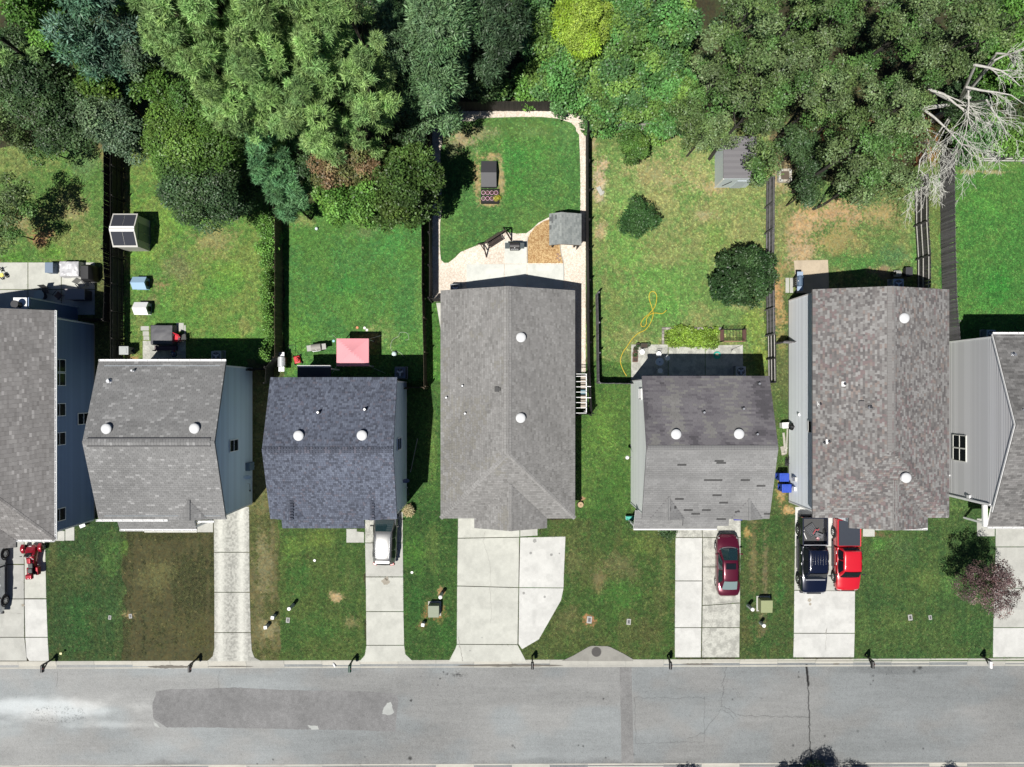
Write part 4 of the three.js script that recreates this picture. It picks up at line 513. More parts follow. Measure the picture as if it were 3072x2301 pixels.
// --- house at the right edge: pale grey lap siding gable
{
  const wm = mat(lin(0.44, 0.44, 0.45), 0.6), H = gableHouse({ label: 'pale grey-sided house with tall gable wall at the right edge', x0: 34.2, x1: 44, z0: -3.9, z1: 8.1, hw: 5.4, rh: 7.55, ridge: 'x', wallMat: wm, sidingMats: wallMats(0.58, 0.58, 0.59, 4), lap: 0.23 });
  const { X, Z } = H, a = X(gx(2978, 5.4)), b = X(44.3), he = 5.45, rh = 7.65, z0 = Z(gz(1003, 5.4)), z1 = Z(gz(1536, 5.4)), zr = (z0 + z1) / 2, main = (rh - he) / (z1 - zr), tones = [[0.125, 0.122, 0.12], [0.16, 0.157, 0.154], [0.195, 0.19, 0.187], [0.23, 0.226, 0.222]];
  makeRoof(H.g, gableX(a, b, zr, z0, z1, he, rh), { deck: tone(tones[1]), grain: shingleBase, tones, paint: weighted([2, 5, 5, 2]), caps: [[[a, rh, zr], [b, rh, zr]]] });
  gutter(H.g, [a, he - 0.02, z0 - 0.08], [b, he - 0.02, z0 - 0.08]);
  part(H.g, 'rake_board', join(bar([a - 0.02, he - 0.1, z0], [a - 0.02, rh - 0.1, zr], 0.03, 0.12), bar([a - 0.02, he - 0.1, z1], [a - 0.02, rh - 0.1, zr], 0.03, 0.12)), whiteTrim);
  for (const py of [1324, 1363]) windowOn(H.g, ...H.walls.w.slice(0, 3), gz(py, 1.6) + 3.9, 1.85, 0.95, 1.5, { split: 'h', frame: mat(lin(0.75, 0.75, 0.7), 0.5) });
  part(H.g, 'hose_bib', box(0.1, 0.12, 0.12), whiteTrim, [-H.hx - 0.06, 0.6, Z(gz(1426, 0.6))]); part(H.g, 'utility_vent', box(0.14, 0.3, 0.22), whiteTrim, [-H.hx - 0.08, 2.9, Z(gz(1490, 2.9))]);
  // front porch: a pent roof on white posts
  const pr = sub(H.g, 'porch_roof'), x0 = X(gx(2963, 2.9)), x1 = X(44), pz = Z(gz(1580, 2.9)), poly = [[x0, 2.9, pz], [x1, 2.9, pz], [x1, 3.5, H.hz], [x0, 3.5, H.hz]], list = []; part(pr, 'deck', deckOf(poly), soffit); layShingles(list, poly, { tones, paint: weighted([2, 5, 5, 2]) }); for (const s of list.slice(0, 290)) { const m = part(pr, 'shingle', UB, tone(tones[s.t].map((v) => v * 0.9)), s.c.toArray(), [0, 0, 0], s.s); m.quaternion.copy(s.qu); }
  gutter(H.g, [x0, 2.88, pz + 0.07], [x1, 2.88, pz + 0.07]); for (const x of [x0 + 0.15, x0 + 3]) part(H.g, 'porch_post', box(0.14, 2.8, 0.14), whiteTrim, [x, 1.4, pz - 0.15]);
  part(H.g, 'porch_beam', box(0.3, 0.2, 1.6, x0 - 0.12, 2.75, pz - 0.8), whiteTrim); part(H.g, 'downspout', join(box(0.09, 4.9, 0.09, -H.hx - 0.08, 2.75, H.hz - 0.08), box(0.09, 0.09, 0.7, -H.hx - 0.08, 0.2, H.hz + 0.3)), whiteTrim);
  ventPipe(H.g, [X(gx(3039, 6)), he + 0.52, Z(gz(1064, 6))], { boot: 0.28, r: 0.07, flash: steel }); ventPipe(H.g, [X(gx(3055, 6.9)), he + 1.65, Z(gz(1229, 6.9))], { r: 0.06 });
  done(H);
}

// ---------------------------------------------------------------- fences: every board a piece of its own
function fence(label, pts, { h = 1.8, mats, rails = 1, railMat, post = 2.4, bw = 0.145, lean = 0.02, group, posts = true, up0 = 0.04, name = 'fence' }) {
  const o = thing(name, label, 'fence', [pts[0][0], 0, pts[0][1]], 0, group), gb = new THREE.BoxGeometry(bw - 0.006, h, 0.018);
  for (let s = 0; s + 1 < pts.length; s++) {
    const [ax, az] = pts[s], [bx, bz] = pts[s + 1], L = Math.hypot(bx - ax, bz - az), dx = (bx - ax) / L, dz = (bz - az) / L, turn = Math.atan2(-dz, dx), nx = -dz, nz = dx, n = Math.max(1, Math.round(L / bw));
    for (let i = 0; i < n; i++) { const t = (i + 0.5) * L / n, w = 0.03 * (noise(t / 1.6 + s * 9, ax) - 0.5); part(o, 'board', gb, pick(mats), [ax - pts[0][0] + dx * t + nx * w, h / 2 + up0 + rr(-0.025, 0.02), az - pts[0][1] + dz * t + nz * w], [rr(-lean, lean), turn, rr(-0.008, 0.008)]); }
    const np = Math.max(1, Math.round(L / post));
    for (let i = 0; i <= np && posts; i++) part(o, 'post', box(0.09, h + 0.06, 0.09), pick(mats), [ax - pts[0][0] + dx * L * i / np + nx * rails * 0.1, (h + 0.06) / 2, az - pts[0][1] + dz * L * i / np + nz * rails * 0.1], [0, turn, 0]);
    for (const y of [0.3, h / 2, h - 0.2]) for (let i = 0; i < np; i++) part(o, 'rail', box(L / np - 0.01, 0.085, 0.04), railMat ?? pick(mats), [ax - pts[0][0] + dx * L * (i + 0.5) / np + nx * rails * 0.034, y, az - pts[0][1] + dz * L * (i + 0.5) / np + nz * rails * 0.034], [0, turn, 0]);
  }
  return o;
}
const W2 = (pts) => pts.map(([a, b]) => [gx(a), gz(b)]);
const darkWood = woods(0.03, 0.027, 0.025, 5), greyWood = woods(0.25, 0.24, 0.25, 6), brownWood = woods(0.13, 0.1, 0.065, 5), blackWood = woods(0.016, 0.015, 0.016, 4), paleWood = woods(0.45, 0.43, 0.39, 4), paleRail = mat(lin(0.7, 0.68, 0.64), 0.9, { map: woodMap });
fence('weathered dark wood fence behind the plastic shed, nearer the grey roofed house', W2([[371, 430], [372, 780], [372, 1100]]), { mats: darkWood, rails: -1, railMat: woods(0.12, 0.11, 0.1, 1 + 1)[0] });
fence('wavy dark wood fence between the left patio and the plastic shed', W2([[352, 430], [352, 640], [350, 760], [354, 850], [351, 965]]), { mats: darkWood, rails: 1 });
fence('short dark fence from the chimney wall to the wavy fence', W2([[290, 962], [351, 965]]), { mats: darkWood });
fence('brown wood fence with climbing ivy left of the pink canopy yard', W2([[848, 640], [848, 1075]]), { mats: brownWood, rails: 1 });
fence('short dark gate fence joining the ivy-covered fence to the slate-roofed house', W2([[846, 1077], [822, 1105], [820, 1150]]), { mats: darkWood, rails: 1 });
fence('low dark gate fence between the grey roof and the ivy-covered fence', W2([[762, 1108], [820, 1108]]), { mats: darkWood, h: 1.5 });
fence('brown wood fence between the pink canopy yard and the long grey roof', W2([[1273, 655], [1274, 860], [1281, 1160]]), { mats: brownWood, rails: -1 });
fence('short fence panel from the slate-roofed house to the long brown fence', W2([[1224, 1162], [1281, 1162]]), { mats: brownWood });
fence('dark board fence on the left of the white pebble border', W2([[1297, 333], [1297, 902]]), { mats: darkWood, rails: 1 });
fence('dark board fence along the back of the white pebble border', W2([[1297, 334], [1757, 334]]), { mats: woods(0.055, 0.045, 0.04, 5), rails: -1 });
fence('black stained fence on the right of the white pebble border', W2([[1757, 333], [1758, 760], [1762, 1122], [1768, 1238]]), { mats: blackWood, rails: -1 });
fence('short dark fence from the pebble border to the long grey roofed house', W2([[1297, 904], [1326, 904]]), { mats: darkWood });
fence('short black fence beside the white slatted arbor closing the side yard', W2([[1726, 1240], [1768, 1240]]), { mats: blackWood, h: 1.5 });
fence('grey board fence turning a corner left of the white house', W2([[1786, 885], [1790, 1150], [1896, 1152]]), { mats: greyWood, rails: -1, h: 1.5 });
fence('low pale grey fence behind the yard with the yellow hose', W2([[1812, 390], [1966, 390]]), { mats: paleWood, h: 1.3 });
fence('grey board fence between the yellow hose yard and the dusty yard', W2([[2298, 548], [2296, 780], [2299, 1008]]), { mats: greyWood, rails: 1 });
fence('grey fence with three pale rails showing beside the dark streaked roof', W2([[2302, 1008], [2304, 1148]]), { mats: woods(0.06, 0.056, 0.055, 4), rails: 1, railMat: paleRail, h: 1.7 });
fence('weathered grey gate standing open against the white sided wall', W2([[2327, 1028], [2372, 1030]]), { mats: greyWood, h: 1.6 });
fence('dark fence with pale rails facing the dusty yard', W2([[2744, 545], [2744, 680], [2750, 780], [2750, 905]]), { mats: woods(0.11, 0.105, 0.105, 4), rails: 1, railMat: paleRail });
fence('wavy grey board fence left of the bright green yard', W2([[2819, 468], [2821, 700], [2826, 900], [2836, 1040]]), { mats: woods(0.2, 0.19, 0.205, 6), rails: -1, bw: 0.15, lean: 0.035 });
fence('pale railed fence behind the bright green yard', W2([[2822, 484], [3150, 486]]), { mats: woods(0.5, 0.48, 0.45, 4), railMat: mat(lin(0.85, 0.85, 0.78), 0.9, { map: woodMap }), rails: 1, h: 1.6 });
fence('rust-brown fence section half hidden under the bare dead limbs', W2([[2744, 380], [2744, 500]]), { mats: woods(0.22, 0.1, 0.04, 4), rails: 1, h: 1.6 });

// ---------------------------------------------------------------- trees and shrubs
// a clump is a handful of leaves; crowns are many clumps spread over lobes
function clumpGeo(kind) {
  const v = [], f = []; let n = 0;
  const leaf = (p, d, L, w, up, fold = 0) => { const side = d.clone().cross(up).normalize().multiplyScalar(w / 2), m = p.clone().addScaledVector(d, L * 0.45).addScaledVector(up, -fold), e = p.clone().addScaledVector(d, L); for (const q of [p, m.clone().add(side), e, m.clone().sub(side)]) v.push(q.toArray()); f.push([n, n + 1, n + 2], [n, n + 2, n + 3]); n += 4; };
  const K = { broad: [12, 0.21, 0.16, 0.11], small: [13, 0.21, 0.125, 0.085], long: [12, 0.17, 0.28, 0.07], vine: [12, 0.22, 0.14, 0.12], fine: [16, 0.22, 0.16, 0.045] }[kind];
  if (K) for (let i = 0; i < K[0]; i++) { const a = rr(0, 6.283), p = V(Math.cos(a) * K[1] * Math.sqrt(rnd()), rr(-0.1, 0.1), Math.sin(a) * K[1] * Math.sqrt(rnd())), d = V(p.x * 3 + rr(-0.6, 0.6), rr(-0.5, 0.55), p.z * 3 + rr(-0.6, 0.6)).normalize(), u = V(rr(-0.6, 0.6), 1, rr(-0.6, 0.6)).normalize(); leaf(p, d, K[2] * rr(0.7, 1.3), K[3] * rr(0.8, 1.2), u, 0.01); }
  else if (kind === 'pine') for (let i = 0; i < 22; i++) { const a = rr(0, 6.283), y = rr(-0.1, 0.95), q = Math.sqrt(Math.max(0, 1 - y * y)), d = V(Math.cos(a) * q, y, Math.sin(a) * q); leaf(V(rr(-0.05, 0.05), rr(-0.05, 0.05), rr(-0.05, 0.05)), d, rr(0.22, 0.36), 0.042, V(rr(-1, 1), rr(0.2, 1), rr(-1, 1)).normalize()); }
  return mesh3(v, f);
}
const CLUMP = Object.fromEntries(['broad', 'small', 'long', 'vine', 'fine', 'pine'].map((k) => [k, clumpGeo(k)]));
const leafMat = (t = 0.28, rough = 0.75) => new THREE.MeshPhysicalMaterial({ color: lin(1, 1, 1), roughness: rough, side: THREE.DoubleSide, transmission: t, thickness: 0, specularIntensity: 0.5 });
const LEAF = leafMat(0.14, 0.42), NEEDLE = leafMat(0.15, 0.6);
const barkMat = mat(lin(0.06, 0.046, 0.036), 0.95, { map: woodMap }), paleBark = mat(lin(0.08, 0.072, 0.06), 0.9, { map: woodMap });
function crown(root, lobes, kind, cols, per, size, m) {
  const M = new THREE.Matrix4(), q = new THREE.Quaternion(), q2 = new THREE.Quaternion(), c = new THREE.Color(), items = [];
  for (const [x, y, z, r, flatn = 0.8] of lobes) {
    const k = Math.round(per * r * r), lt = rr(0.75, 1.25), base = pick(cols);
    for (let i = 0; i < k; i++) {
      const a = rr(0, 6.283), u = rr(-0.35, 1), s = Math.sqrt(1 - u * u), rad = r * (0.72 + 0.34 * Math.sqrt(rnd())) * (0.82 + 0.36 * noise(a * 1.6 + x * 3, u * 3 + z)), d = V(Math.cos(a) * s, u, Math.sin(a) * s);
      const nrm = V(d.x * 0.8, d.y + 0.5, d.z * 0.8).normalize(); q.setFromUnitVectors(V(0, 1, 0), nrm); q2.setFromAxisAngle(V(0, 1, 0), rr(0, 6.283)); q.multiply(q2);
      const sc = size * rr(0.75, 1.3); items.push([V(x + d.x * rad, y + d.y * rad * flatn, z + d.z * rad), q.clone(), sc, base, lt * rr(0.5, 1.65)]);
    }
  }
  const im = new THREE.InstancedMesh(CLUMP[kind], m, items.length);
  items.forEach(([p, qq, s, b, l], i) => { im.setMatrixAt(i, M.compose(p, qq, V(s, s, s))); im.setColorAt(i, c.setRGB(b[0] * l * rr(0.92, 1.08), b[1] * l, b[2] * l * rr(0.9, 1.1))); });
  im.name = 'crown'; im.userData.kind = 'stuff'; root.add(im); return im;
}
function trunkGeo(h, r, lobes, n = 9) {
  const gs = [tube([[0, -0.05, 0], [rr(-0.1, 0.1), h * 0.3, rr(-0.1, 0.1)], [rr(-0.2, 0.2), h * 0.65, rr(-0.2, 0.2)], [0, h * 0.92, 0]], r, 8, 7)];
  const p = gs[0].attributes.position; for (let i = 0; i < p.count; i++) { const k = 1 - 0.8 * clamp(p.getY(i) / h, 0, 1); const y = p.getY(i); p.setX(i, p.getX(i) * (0.35 + 0.65 * k)); p.setZ(i, p.getZ(i) * (0.35 + 0.65 * k)); }
  for (const [x, y, z] of lobes.slice(0, n)) { const y0 = Math.max(h * 0.2, y - Math.hypot(x, z) * 0.8 - 0.5), t = tube([[0, Math.min(y0, h * 0.85), 0], [x * 0.5, (y0 + y) / 2 + 0.1, z * 0.5], [x, y, z]], r * 0.3, 5, 5); gs.push(t); }
  return join(gs);
}
// px, py: where the crown's middle is seen; h: height of the top
function tree({ name = 'tree', label, px, py, rp, h, kind = 'broad', cols, per = 60, size = 1, lobes: nl, depth = 0.7, flatn = 0.75, group, lobeR = 0.42, shape = 'round', bark = barkMat, m = LEAF, low = 0 }) {
  const hc = h * (shape === 'mound' ? 0.6 : 0.78), r = rp / PPM * (1 - hc / EYE), x = gx(px, hc), z = gz(py, hc), root = thing(name, label, shape === 'mound' || h < 3 ? 'shrub' : 'tree', [x, 0, z], 0, group), lobes = [], n = nl ?? Math.round(clamp(name === 'oak_tree' ? 5 + r * r * 1.25 : 6 + r * r * 1.6, 7, 34));
  const lr = r * lobeR, span = h - hc;
  for (let i = 0; i < n; i++) { const t = (i + 0.5) / n, a = i * 2.39996 + rr(-0.3, 0.3), q = (r - lr * 0.75) * Math.sqrt(t) * rr(0.9, 1.06), y = hc + (span - lr * flatn) * (1 - 1.5 * (q / r) ** 2) * 1.0 + rr(-0.35, 0.35) * span * depth - (shape === 'mound' ? hc * 0.35 * (q / r) ** 2 : 0); lobes.push([Math.cos(a) * q, Math.max(low + lr * 0.5, y), Math.sin(a) * q, lr * rr(0.8, 1.22), flatn]); }
  if (low) for (let i = 0; i < n; i++) { const a = rr(0, 6.283), q = r * rr(0.5, 0.85); lobes.push([Math.cos(a) * q, rr(low, hc * 0.8), Math.sin(a) * q, lr, flatn]); }
  if (h > 5) for (let i = 0; i < n * (name === 'oak_tree' ? 0.2 : 0.5); i++) { const a = rr(0, 6.283), q = r * (name === 'oak_tree' ? 0.5 : 0.7) * Math.sqrt(rnd()); lobes.push([Math.cos(a) * q, rr(0.42, 0.66) * h, Math.sin(a) * q, lr * rr(0.9, 1.2), flatn]); }
  part(root, 'trunk', trunkGeo(hc, clamp(h * 0.013, 0.04, 0.18), lobes), bark);
  crown(root, lobes, kind, cols, per, size, m); return root;
}
const C = {
  pine: [[0.118, 0.155, 0.062], [0.104, 0.142, 0.06], [0.13, 0.162, 0.07]], darkpine: [[0.03, 0.07, 0.035], [0.04, 0.085, 0.04]], bluepine: [[0.05, 0.12, 0.05], [0.06, 0.135, 0.055]], oak: [[0.075, 0.098, 0.038], [0.085, 0.105, 0.05], [0.066, 0.09, 0.036], [0.055, 0.095, 0.03]],
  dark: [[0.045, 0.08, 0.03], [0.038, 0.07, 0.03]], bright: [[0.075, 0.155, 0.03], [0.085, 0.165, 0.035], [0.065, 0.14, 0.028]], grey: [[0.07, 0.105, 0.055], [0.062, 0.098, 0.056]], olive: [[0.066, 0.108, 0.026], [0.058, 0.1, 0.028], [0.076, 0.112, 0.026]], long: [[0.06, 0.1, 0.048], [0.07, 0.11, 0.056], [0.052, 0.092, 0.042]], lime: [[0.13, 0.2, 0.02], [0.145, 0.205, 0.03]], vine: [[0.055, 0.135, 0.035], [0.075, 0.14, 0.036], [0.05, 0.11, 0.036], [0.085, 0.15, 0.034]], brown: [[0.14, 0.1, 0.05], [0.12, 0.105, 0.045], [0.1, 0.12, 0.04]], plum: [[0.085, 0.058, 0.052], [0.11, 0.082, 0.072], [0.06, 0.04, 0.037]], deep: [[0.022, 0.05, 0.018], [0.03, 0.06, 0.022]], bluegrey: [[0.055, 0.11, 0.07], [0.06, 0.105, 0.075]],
};
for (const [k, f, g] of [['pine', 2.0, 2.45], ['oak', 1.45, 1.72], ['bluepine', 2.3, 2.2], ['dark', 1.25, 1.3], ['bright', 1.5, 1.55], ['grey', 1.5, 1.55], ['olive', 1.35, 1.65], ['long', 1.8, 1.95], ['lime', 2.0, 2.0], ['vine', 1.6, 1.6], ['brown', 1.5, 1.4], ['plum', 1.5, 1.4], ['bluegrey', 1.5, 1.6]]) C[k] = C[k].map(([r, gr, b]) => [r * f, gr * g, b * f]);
const T = [
  // the left thicket
  ['broad_tree', 'bright green leafy tree at the top left corner', 165, 55, 100, 13, 'broad', C.bright], ['broad_tree', 'blue-green tree with large leaves, upper of two at the top left', 345, 70, 84, 13, 'long', C.bluegrey], ['broad_tree', 'blue-green tree with large leaves, lower of two at the top left', 305, 165, 84, 12, 'long', C.bluegrey],
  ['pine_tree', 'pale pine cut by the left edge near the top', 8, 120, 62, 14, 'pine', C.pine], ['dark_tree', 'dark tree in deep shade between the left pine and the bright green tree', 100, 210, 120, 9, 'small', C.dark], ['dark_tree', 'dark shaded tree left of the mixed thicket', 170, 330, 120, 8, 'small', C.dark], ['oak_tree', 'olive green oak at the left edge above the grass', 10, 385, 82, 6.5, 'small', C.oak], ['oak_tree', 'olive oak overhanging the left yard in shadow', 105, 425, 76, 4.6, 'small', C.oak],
  ['oak_tree', 'small olive tree with dark shadow at the left edge of the left yard', 55, 600, 78, 4.6, 'small', C.oak], ['oak_tree', 'lowest olive tree at the left edge above the patio', 8, 690, 74, 4.2, 'small', C.oak],
  ['broad_tree', 'olive green tree right of the dark thicket, above the dark fence', 318, 262, 74, 9, 'broad', C.olive], ['broad_tree', 'grey-green tree hanging over the top of the dark fence', 352, 385, 84, 8, 'small', C.grey], ['broad_tree', 'grey-green tree wedged between the blue-green trees and the pines', 445, 205, 66, 10, 'small', C.grey], ['broad_tree', 'yellow-green tree left of the pine stand', 500, 280, 70, 9, 'broad', C.olive], ['broad_tree', 'bright green tree squeezed along the left of the pine stand at the top', 435, 50, 60, 10, 'broad', C.bright],
  ['holly_tree', 'broad olive green tree below the left pines', 585, 430, 150, 9, 'small', C.olive], ['holly_tree', 'dark green rounded tree above the second yard', 610, 582, 124, 8, 'small', C.dark],
  // pine stand
  ...[[560, 95, 120, 'leftmost'], [690, 60, 130, 'second from the left'], [840, 70, 130, 'third from the left'], [985, 60, 120, 'fourth from the left'], [1075, 100, 80, 'rightmost']].map(([x, y, r, w]) => ['pine_tree', 'light green pine in the upper row of the pine stand, ' + w, x, y, r, 17, 'pine', C.pine]),
  ...[[655, 215, 115, 'leftmost'], [790, 235, 115, 'middle'], [955, 215, 100, 'rightmost']].map(([x, y, r, w]) => ['pine_tree', 'light green pine in the middle row of the pine stand, ' + w, x, y, r, 16, 'pine', C.pine]),
  ...[[730, 330, 100, 'leftmost'], [940, 360, 110, 'middle'], [1110, 270, 100, 'rightmost']].map(([x, y, r, w]) => ['pine_tree', 'light green pine at the lower edge of the pine stand, ' + w, x, y, r, 14, 'pine', C.pine]),
  ['pine_tree', 'narrow pine leaning over the brown-leaved tree', 1085, 365, 76, 13, 'pine', C.pine],
  ['cedar_tree', 'blue-green conifer below the pine stand, upper one', 805, 430, 66, 9, 'pine', C.bluepine], ['cedar_tree', 'blue-green conifer below the pine stand, middle one', 825, 520, 70, 8, 'pine', C.bluepine], ['cedar_tree', 'blue-green conifer below the pine stand, above the ivy fence', 865, 600, 62, 7, 'pine', C.bluepine], ['dark_tree', 'small dark tree between the blue-green conifer and the brown-leaved tree', 935, 520, 50, 6, 'small', C.dark],
  ['brown_leaved_tree', 'brown-tinged tree above the third yard, left one', 1000, 515, 64, 8, 'small', C.brown], ['brown_leaved_tree', 'brown-tinged tree above the third yard, right one', 1085, 490, 66, 8, 'small', C.brown], ['broad_tree', 'bright yellow-green bush under the left brown-tinged tree', 1005, 610, 56, 6, 'broad', C.bright], ['broad_tree', 'green bush under the right brown-tinged tree', 1085, 610, 66, 6.5, 'broad', C.bright], ['broad_tree', 'mid-green tree leaning over the fence at the white pebble border', 1225, 540, 104, 8, 'broad', [[0.07, 0.125, 0.03], [0.06, 0.115, 0.028]]], ['broad_tree', 'green tree right below the leaning fence tree', 1190, 630, 66, 6.5, 'broad', [[0.07, 0.125, 0.03], [0.08, 0.13, 0.03]]],
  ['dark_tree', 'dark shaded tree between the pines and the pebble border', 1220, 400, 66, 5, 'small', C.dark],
  // long-leaved trees, vine mass
  ['long_leaved_tree', 'grey-green long-leaved tree at the top, largest of the group', 1290, 100, 150, 12, 'long', C.long], ['long_leaved_tree', 'grey-green long-leaved tree above the pebble border', 1290, 255, 100, 10, 'long', C.long], ['long_leaved_tree', 'darker long-leaved tree right of the largest one', 1480, 95, 104, 11, 'long', [[0.045, 0.08, 0.04], [0.05, 0.09, 0.045]]], ['dark_tree', 'dark shaded tree right above the back fence', 1440, 225, 76, 6, 'small', C.dark],
  ['vine_tree', 'lime green feathery tree at the top', 1735, 85, 96, 8, 'fine', C.lime], ['vine_tree', 'vine-covered tree left of the lime green tree', 1630, 120, 76, 7, 'vine', C.vine], ['vine_tree', 'vine-covered tree below the lime green tree', 1700, 225, 84, 6, 'vine', C.vine], ['vine_tree', 'vine-covered tree right of the lime green tree', 1880, 70, 90, 7.5, 'vine', C.vine], ['vine_tree', 'vine-covered tree at the top beside the oaks', 2010, 70, 80, 8, 'vine', C.vine], ['vine_tree', 'vine mound above the black stained fence', 1830, 235, 92, 5.5, 'vine', C.vine], ['vine_tree', 'broad vine mound left of the oaks', 1965, 200, 96, 6, 'vine', C.vine], ['vine_tree', 'vine mound above the low pale fence', 1915, 298, 70, 4, 'vine', C.vine], ['vine_tree', 'vine mound at the corner of the black stained fence', 1808, 335, 52, 3.8, 'vine', C.vine], ['vine_tree', 'low vine bank behind the left part of the back fence', 1500, 262, 36, 2.4, 'vine', C.vine], ['vine_tree', 'low vine bank behind the middle of the back fence', 1590, 248, 54, 2.6, 'vine', C.bright], ['vine_tree', 'low vine bank behind the right part of the back fence', 1690, 262, 48, 2.6, 'vine', C.bright], ['vine_tree', 'vine-covered tree at the edge of the oaks', 2030, 305, 76, 6, 'vine', C.vine],
  // oaks on the right
  ...[[2195, 110, 100, 14, 'first from the left'], [2325, 130, 92, 12, 'second from the left'], [2405, 50, 74, 14, 'third from the left'], [2485, 90, 78, 11, 'fourth from the left'], [2545, 20, 56, 13, 'fifth from the left'], [2685, 110, 100, 14, 'sixth from the left'], [2745, 30, 70, 11, 'seventh from the left'], [2845, 150, 92, 13, 'eighth from the left'], [2905, 60, 86, 11, 'ninth from the left'], [2970, 120, 62, 12, 'last on the right']].map(([x, y, r, h, w]) => ['oak_tree', 'grey-green oak of the top row, ' + w, x, y, r, h, 'small', C.oak]),
  ...[[2140, 255, 78, 10, 'first from the left'], [2225, 225, 72, 13, 'second from the left'], [2355, 290, 92, 12, 'third from the left'], [2425, 180, 74, 9, 'fourth from the left'], [2470, 285, 76, 11, 'fifth from the left'], [2545, 235, 66, 9, 'sixth from the left'], [2770, 215, 84, 11, 'last on the right']].map(([x, y, r, h, w]) => ['oak_tree', 'grey-green oak of the second row, ' + w, x, y, r, h, 'small', C.oak]),
  ...[[2065, 335, 70, 6.5, 'leftmost'], [2115, 395, 80, 6.5, 'left of the blue shed'], [2240, 345, 84, 11, 'above the blue shed'], [2505, 360, 64, 9, 'middle one'], [2615, 335, 92, 12, 'above the dusty yard'], [2700, 320, 74, 9, 'beside the dead limbs']].map(([x, y, r, h, w]) => ['oak_tree', 'grey-green oak of the third row, ' + w, x, y, r, h, 'small', C.oak]),
  ['oak_tree', 'small round oak hanging over the right side of the small blue shed', 2290, 490, 70, 6.5, 'small', C.oak], ['oak_tree', 'big oak over the dusty yard, upper left', 2555, 450, 92, 12, 'small', C.oak], ['oak_tree', 'big oak over the dusty yard, right', 2668, 440, 96, 10.5, 'small', C.oak], ['oak_tree', 'big oak over the dusty yard, lowest', 2575, 545, 86, 9, 'small', C.oak], ['oak_tree', 'big oak over the dusty yard, lower right beside the railed fence', 2690, 535, 66, 8, 'small', C.oak],
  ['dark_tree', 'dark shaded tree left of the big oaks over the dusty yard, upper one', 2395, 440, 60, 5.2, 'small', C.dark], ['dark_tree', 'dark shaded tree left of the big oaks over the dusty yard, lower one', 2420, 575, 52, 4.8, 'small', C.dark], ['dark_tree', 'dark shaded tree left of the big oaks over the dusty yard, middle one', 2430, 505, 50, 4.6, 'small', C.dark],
  ...[[2275, -20, 'first from the left'], [2470, -25, 'second from the left'], [2630, -15, 'third from the left'], [2830, -20, 'last on the right']].map(([x, y, w]) => ['oak_tree', 'oak half cut by the top edge, ' + w, x, y, 84, 11, 'small', C.oak]),
  ['vine_tree', 'vine-covered tree at the top edge left of the lime green tree', 1590, 10, 70, 7, 'vine', C.vine], ['vine_tree', 'vine-covered tree at the top edge right of the lime green tree', 1830, -10, 70, 7, 'vine', C.vine], ['broad_tree', 'green tree at the right edge behind the upper dead limbs', 3010, 150, 70, 7, 'broad', C.bright],
  ['broad_tree', 'bright green tree in the top right corner', 3050, 40, 70, 9, 'broad', C.bright], ['broad_tree', 'bright green tree behind the dead limbs at the right edge', 3050, 225, 60, 6, 'broad', C.bright], ['broad_tree', 'yellow-green bush behind the pale railed fence at the right edge', 3040, 420, 66, 4, 'broad', C.bright], ['broad_tree', 'green bush behind the pale railed fence under the dead limbs', 2930, 400, 66, 4, 'vine', C.vine], ['dark_tree', 'dark bush between the dead limbs', 2880, 320, 70, 4, 'small', C.dark],
];
for (const [name, label, px, py, rp, h, kind, cols] of T) {
  const pine = kind === 'pine', vine = kind === 'vine';
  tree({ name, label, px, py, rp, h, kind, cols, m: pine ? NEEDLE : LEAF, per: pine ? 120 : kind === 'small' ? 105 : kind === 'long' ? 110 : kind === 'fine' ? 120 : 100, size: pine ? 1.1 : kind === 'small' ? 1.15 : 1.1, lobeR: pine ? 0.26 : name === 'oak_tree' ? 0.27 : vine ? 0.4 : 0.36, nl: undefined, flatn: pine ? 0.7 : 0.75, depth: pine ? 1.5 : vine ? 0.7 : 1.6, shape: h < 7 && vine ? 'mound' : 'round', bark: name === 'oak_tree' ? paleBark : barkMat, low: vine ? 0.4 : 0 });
}
tree({ name: 'small_tree', label: 'small yellow-green tree near the low pale fence in the hose yard', px: 1895, py: 440, rp: 52, h: 3.6, kind: 'broad', cols: C.olive, per: 150, size: 0.8, lobeR: 0.36 });
tree({ name: 'small_tree', label: 'small spreading dark green tree in the middle of the hose yard', px: 1914, py: 655, rp: 62, h: 3.0, kind: 'broad', cols: [[0.04, 0.1, 0.03], [0.05, 0.115, 0.035]], per: 170, size: 0.8, lobeR: 0.32, nl: 12 });
tree({ name: 'round_shrub', label: 'large dense dark green round shrub beside the grey fence of the hose yard', px: 2240, py: 822, rp: 96, h: 3.6, kind: 'broad', cols: [[0.028, 0.065, 0.022], [0.036, 0.078, 0.026], [0.05, 0.1, 0.035]], per: 150, size: 0.95, lobeR: 0.26, nl: 30, shape: 'mound', low: 0.5, depth: 0.6, flatn: 0.9 });
tree({ name: 'plum_tree', label: 'purple-leaved tree on the front lawn beside the right driveway', px: 2975, py: 1760, rp: 92, h: 5.2, kind: 'small', cols: C.plum, per: 90, size: 0.8, lobeR: 0.28, nl: 20, depth: 1.2 });
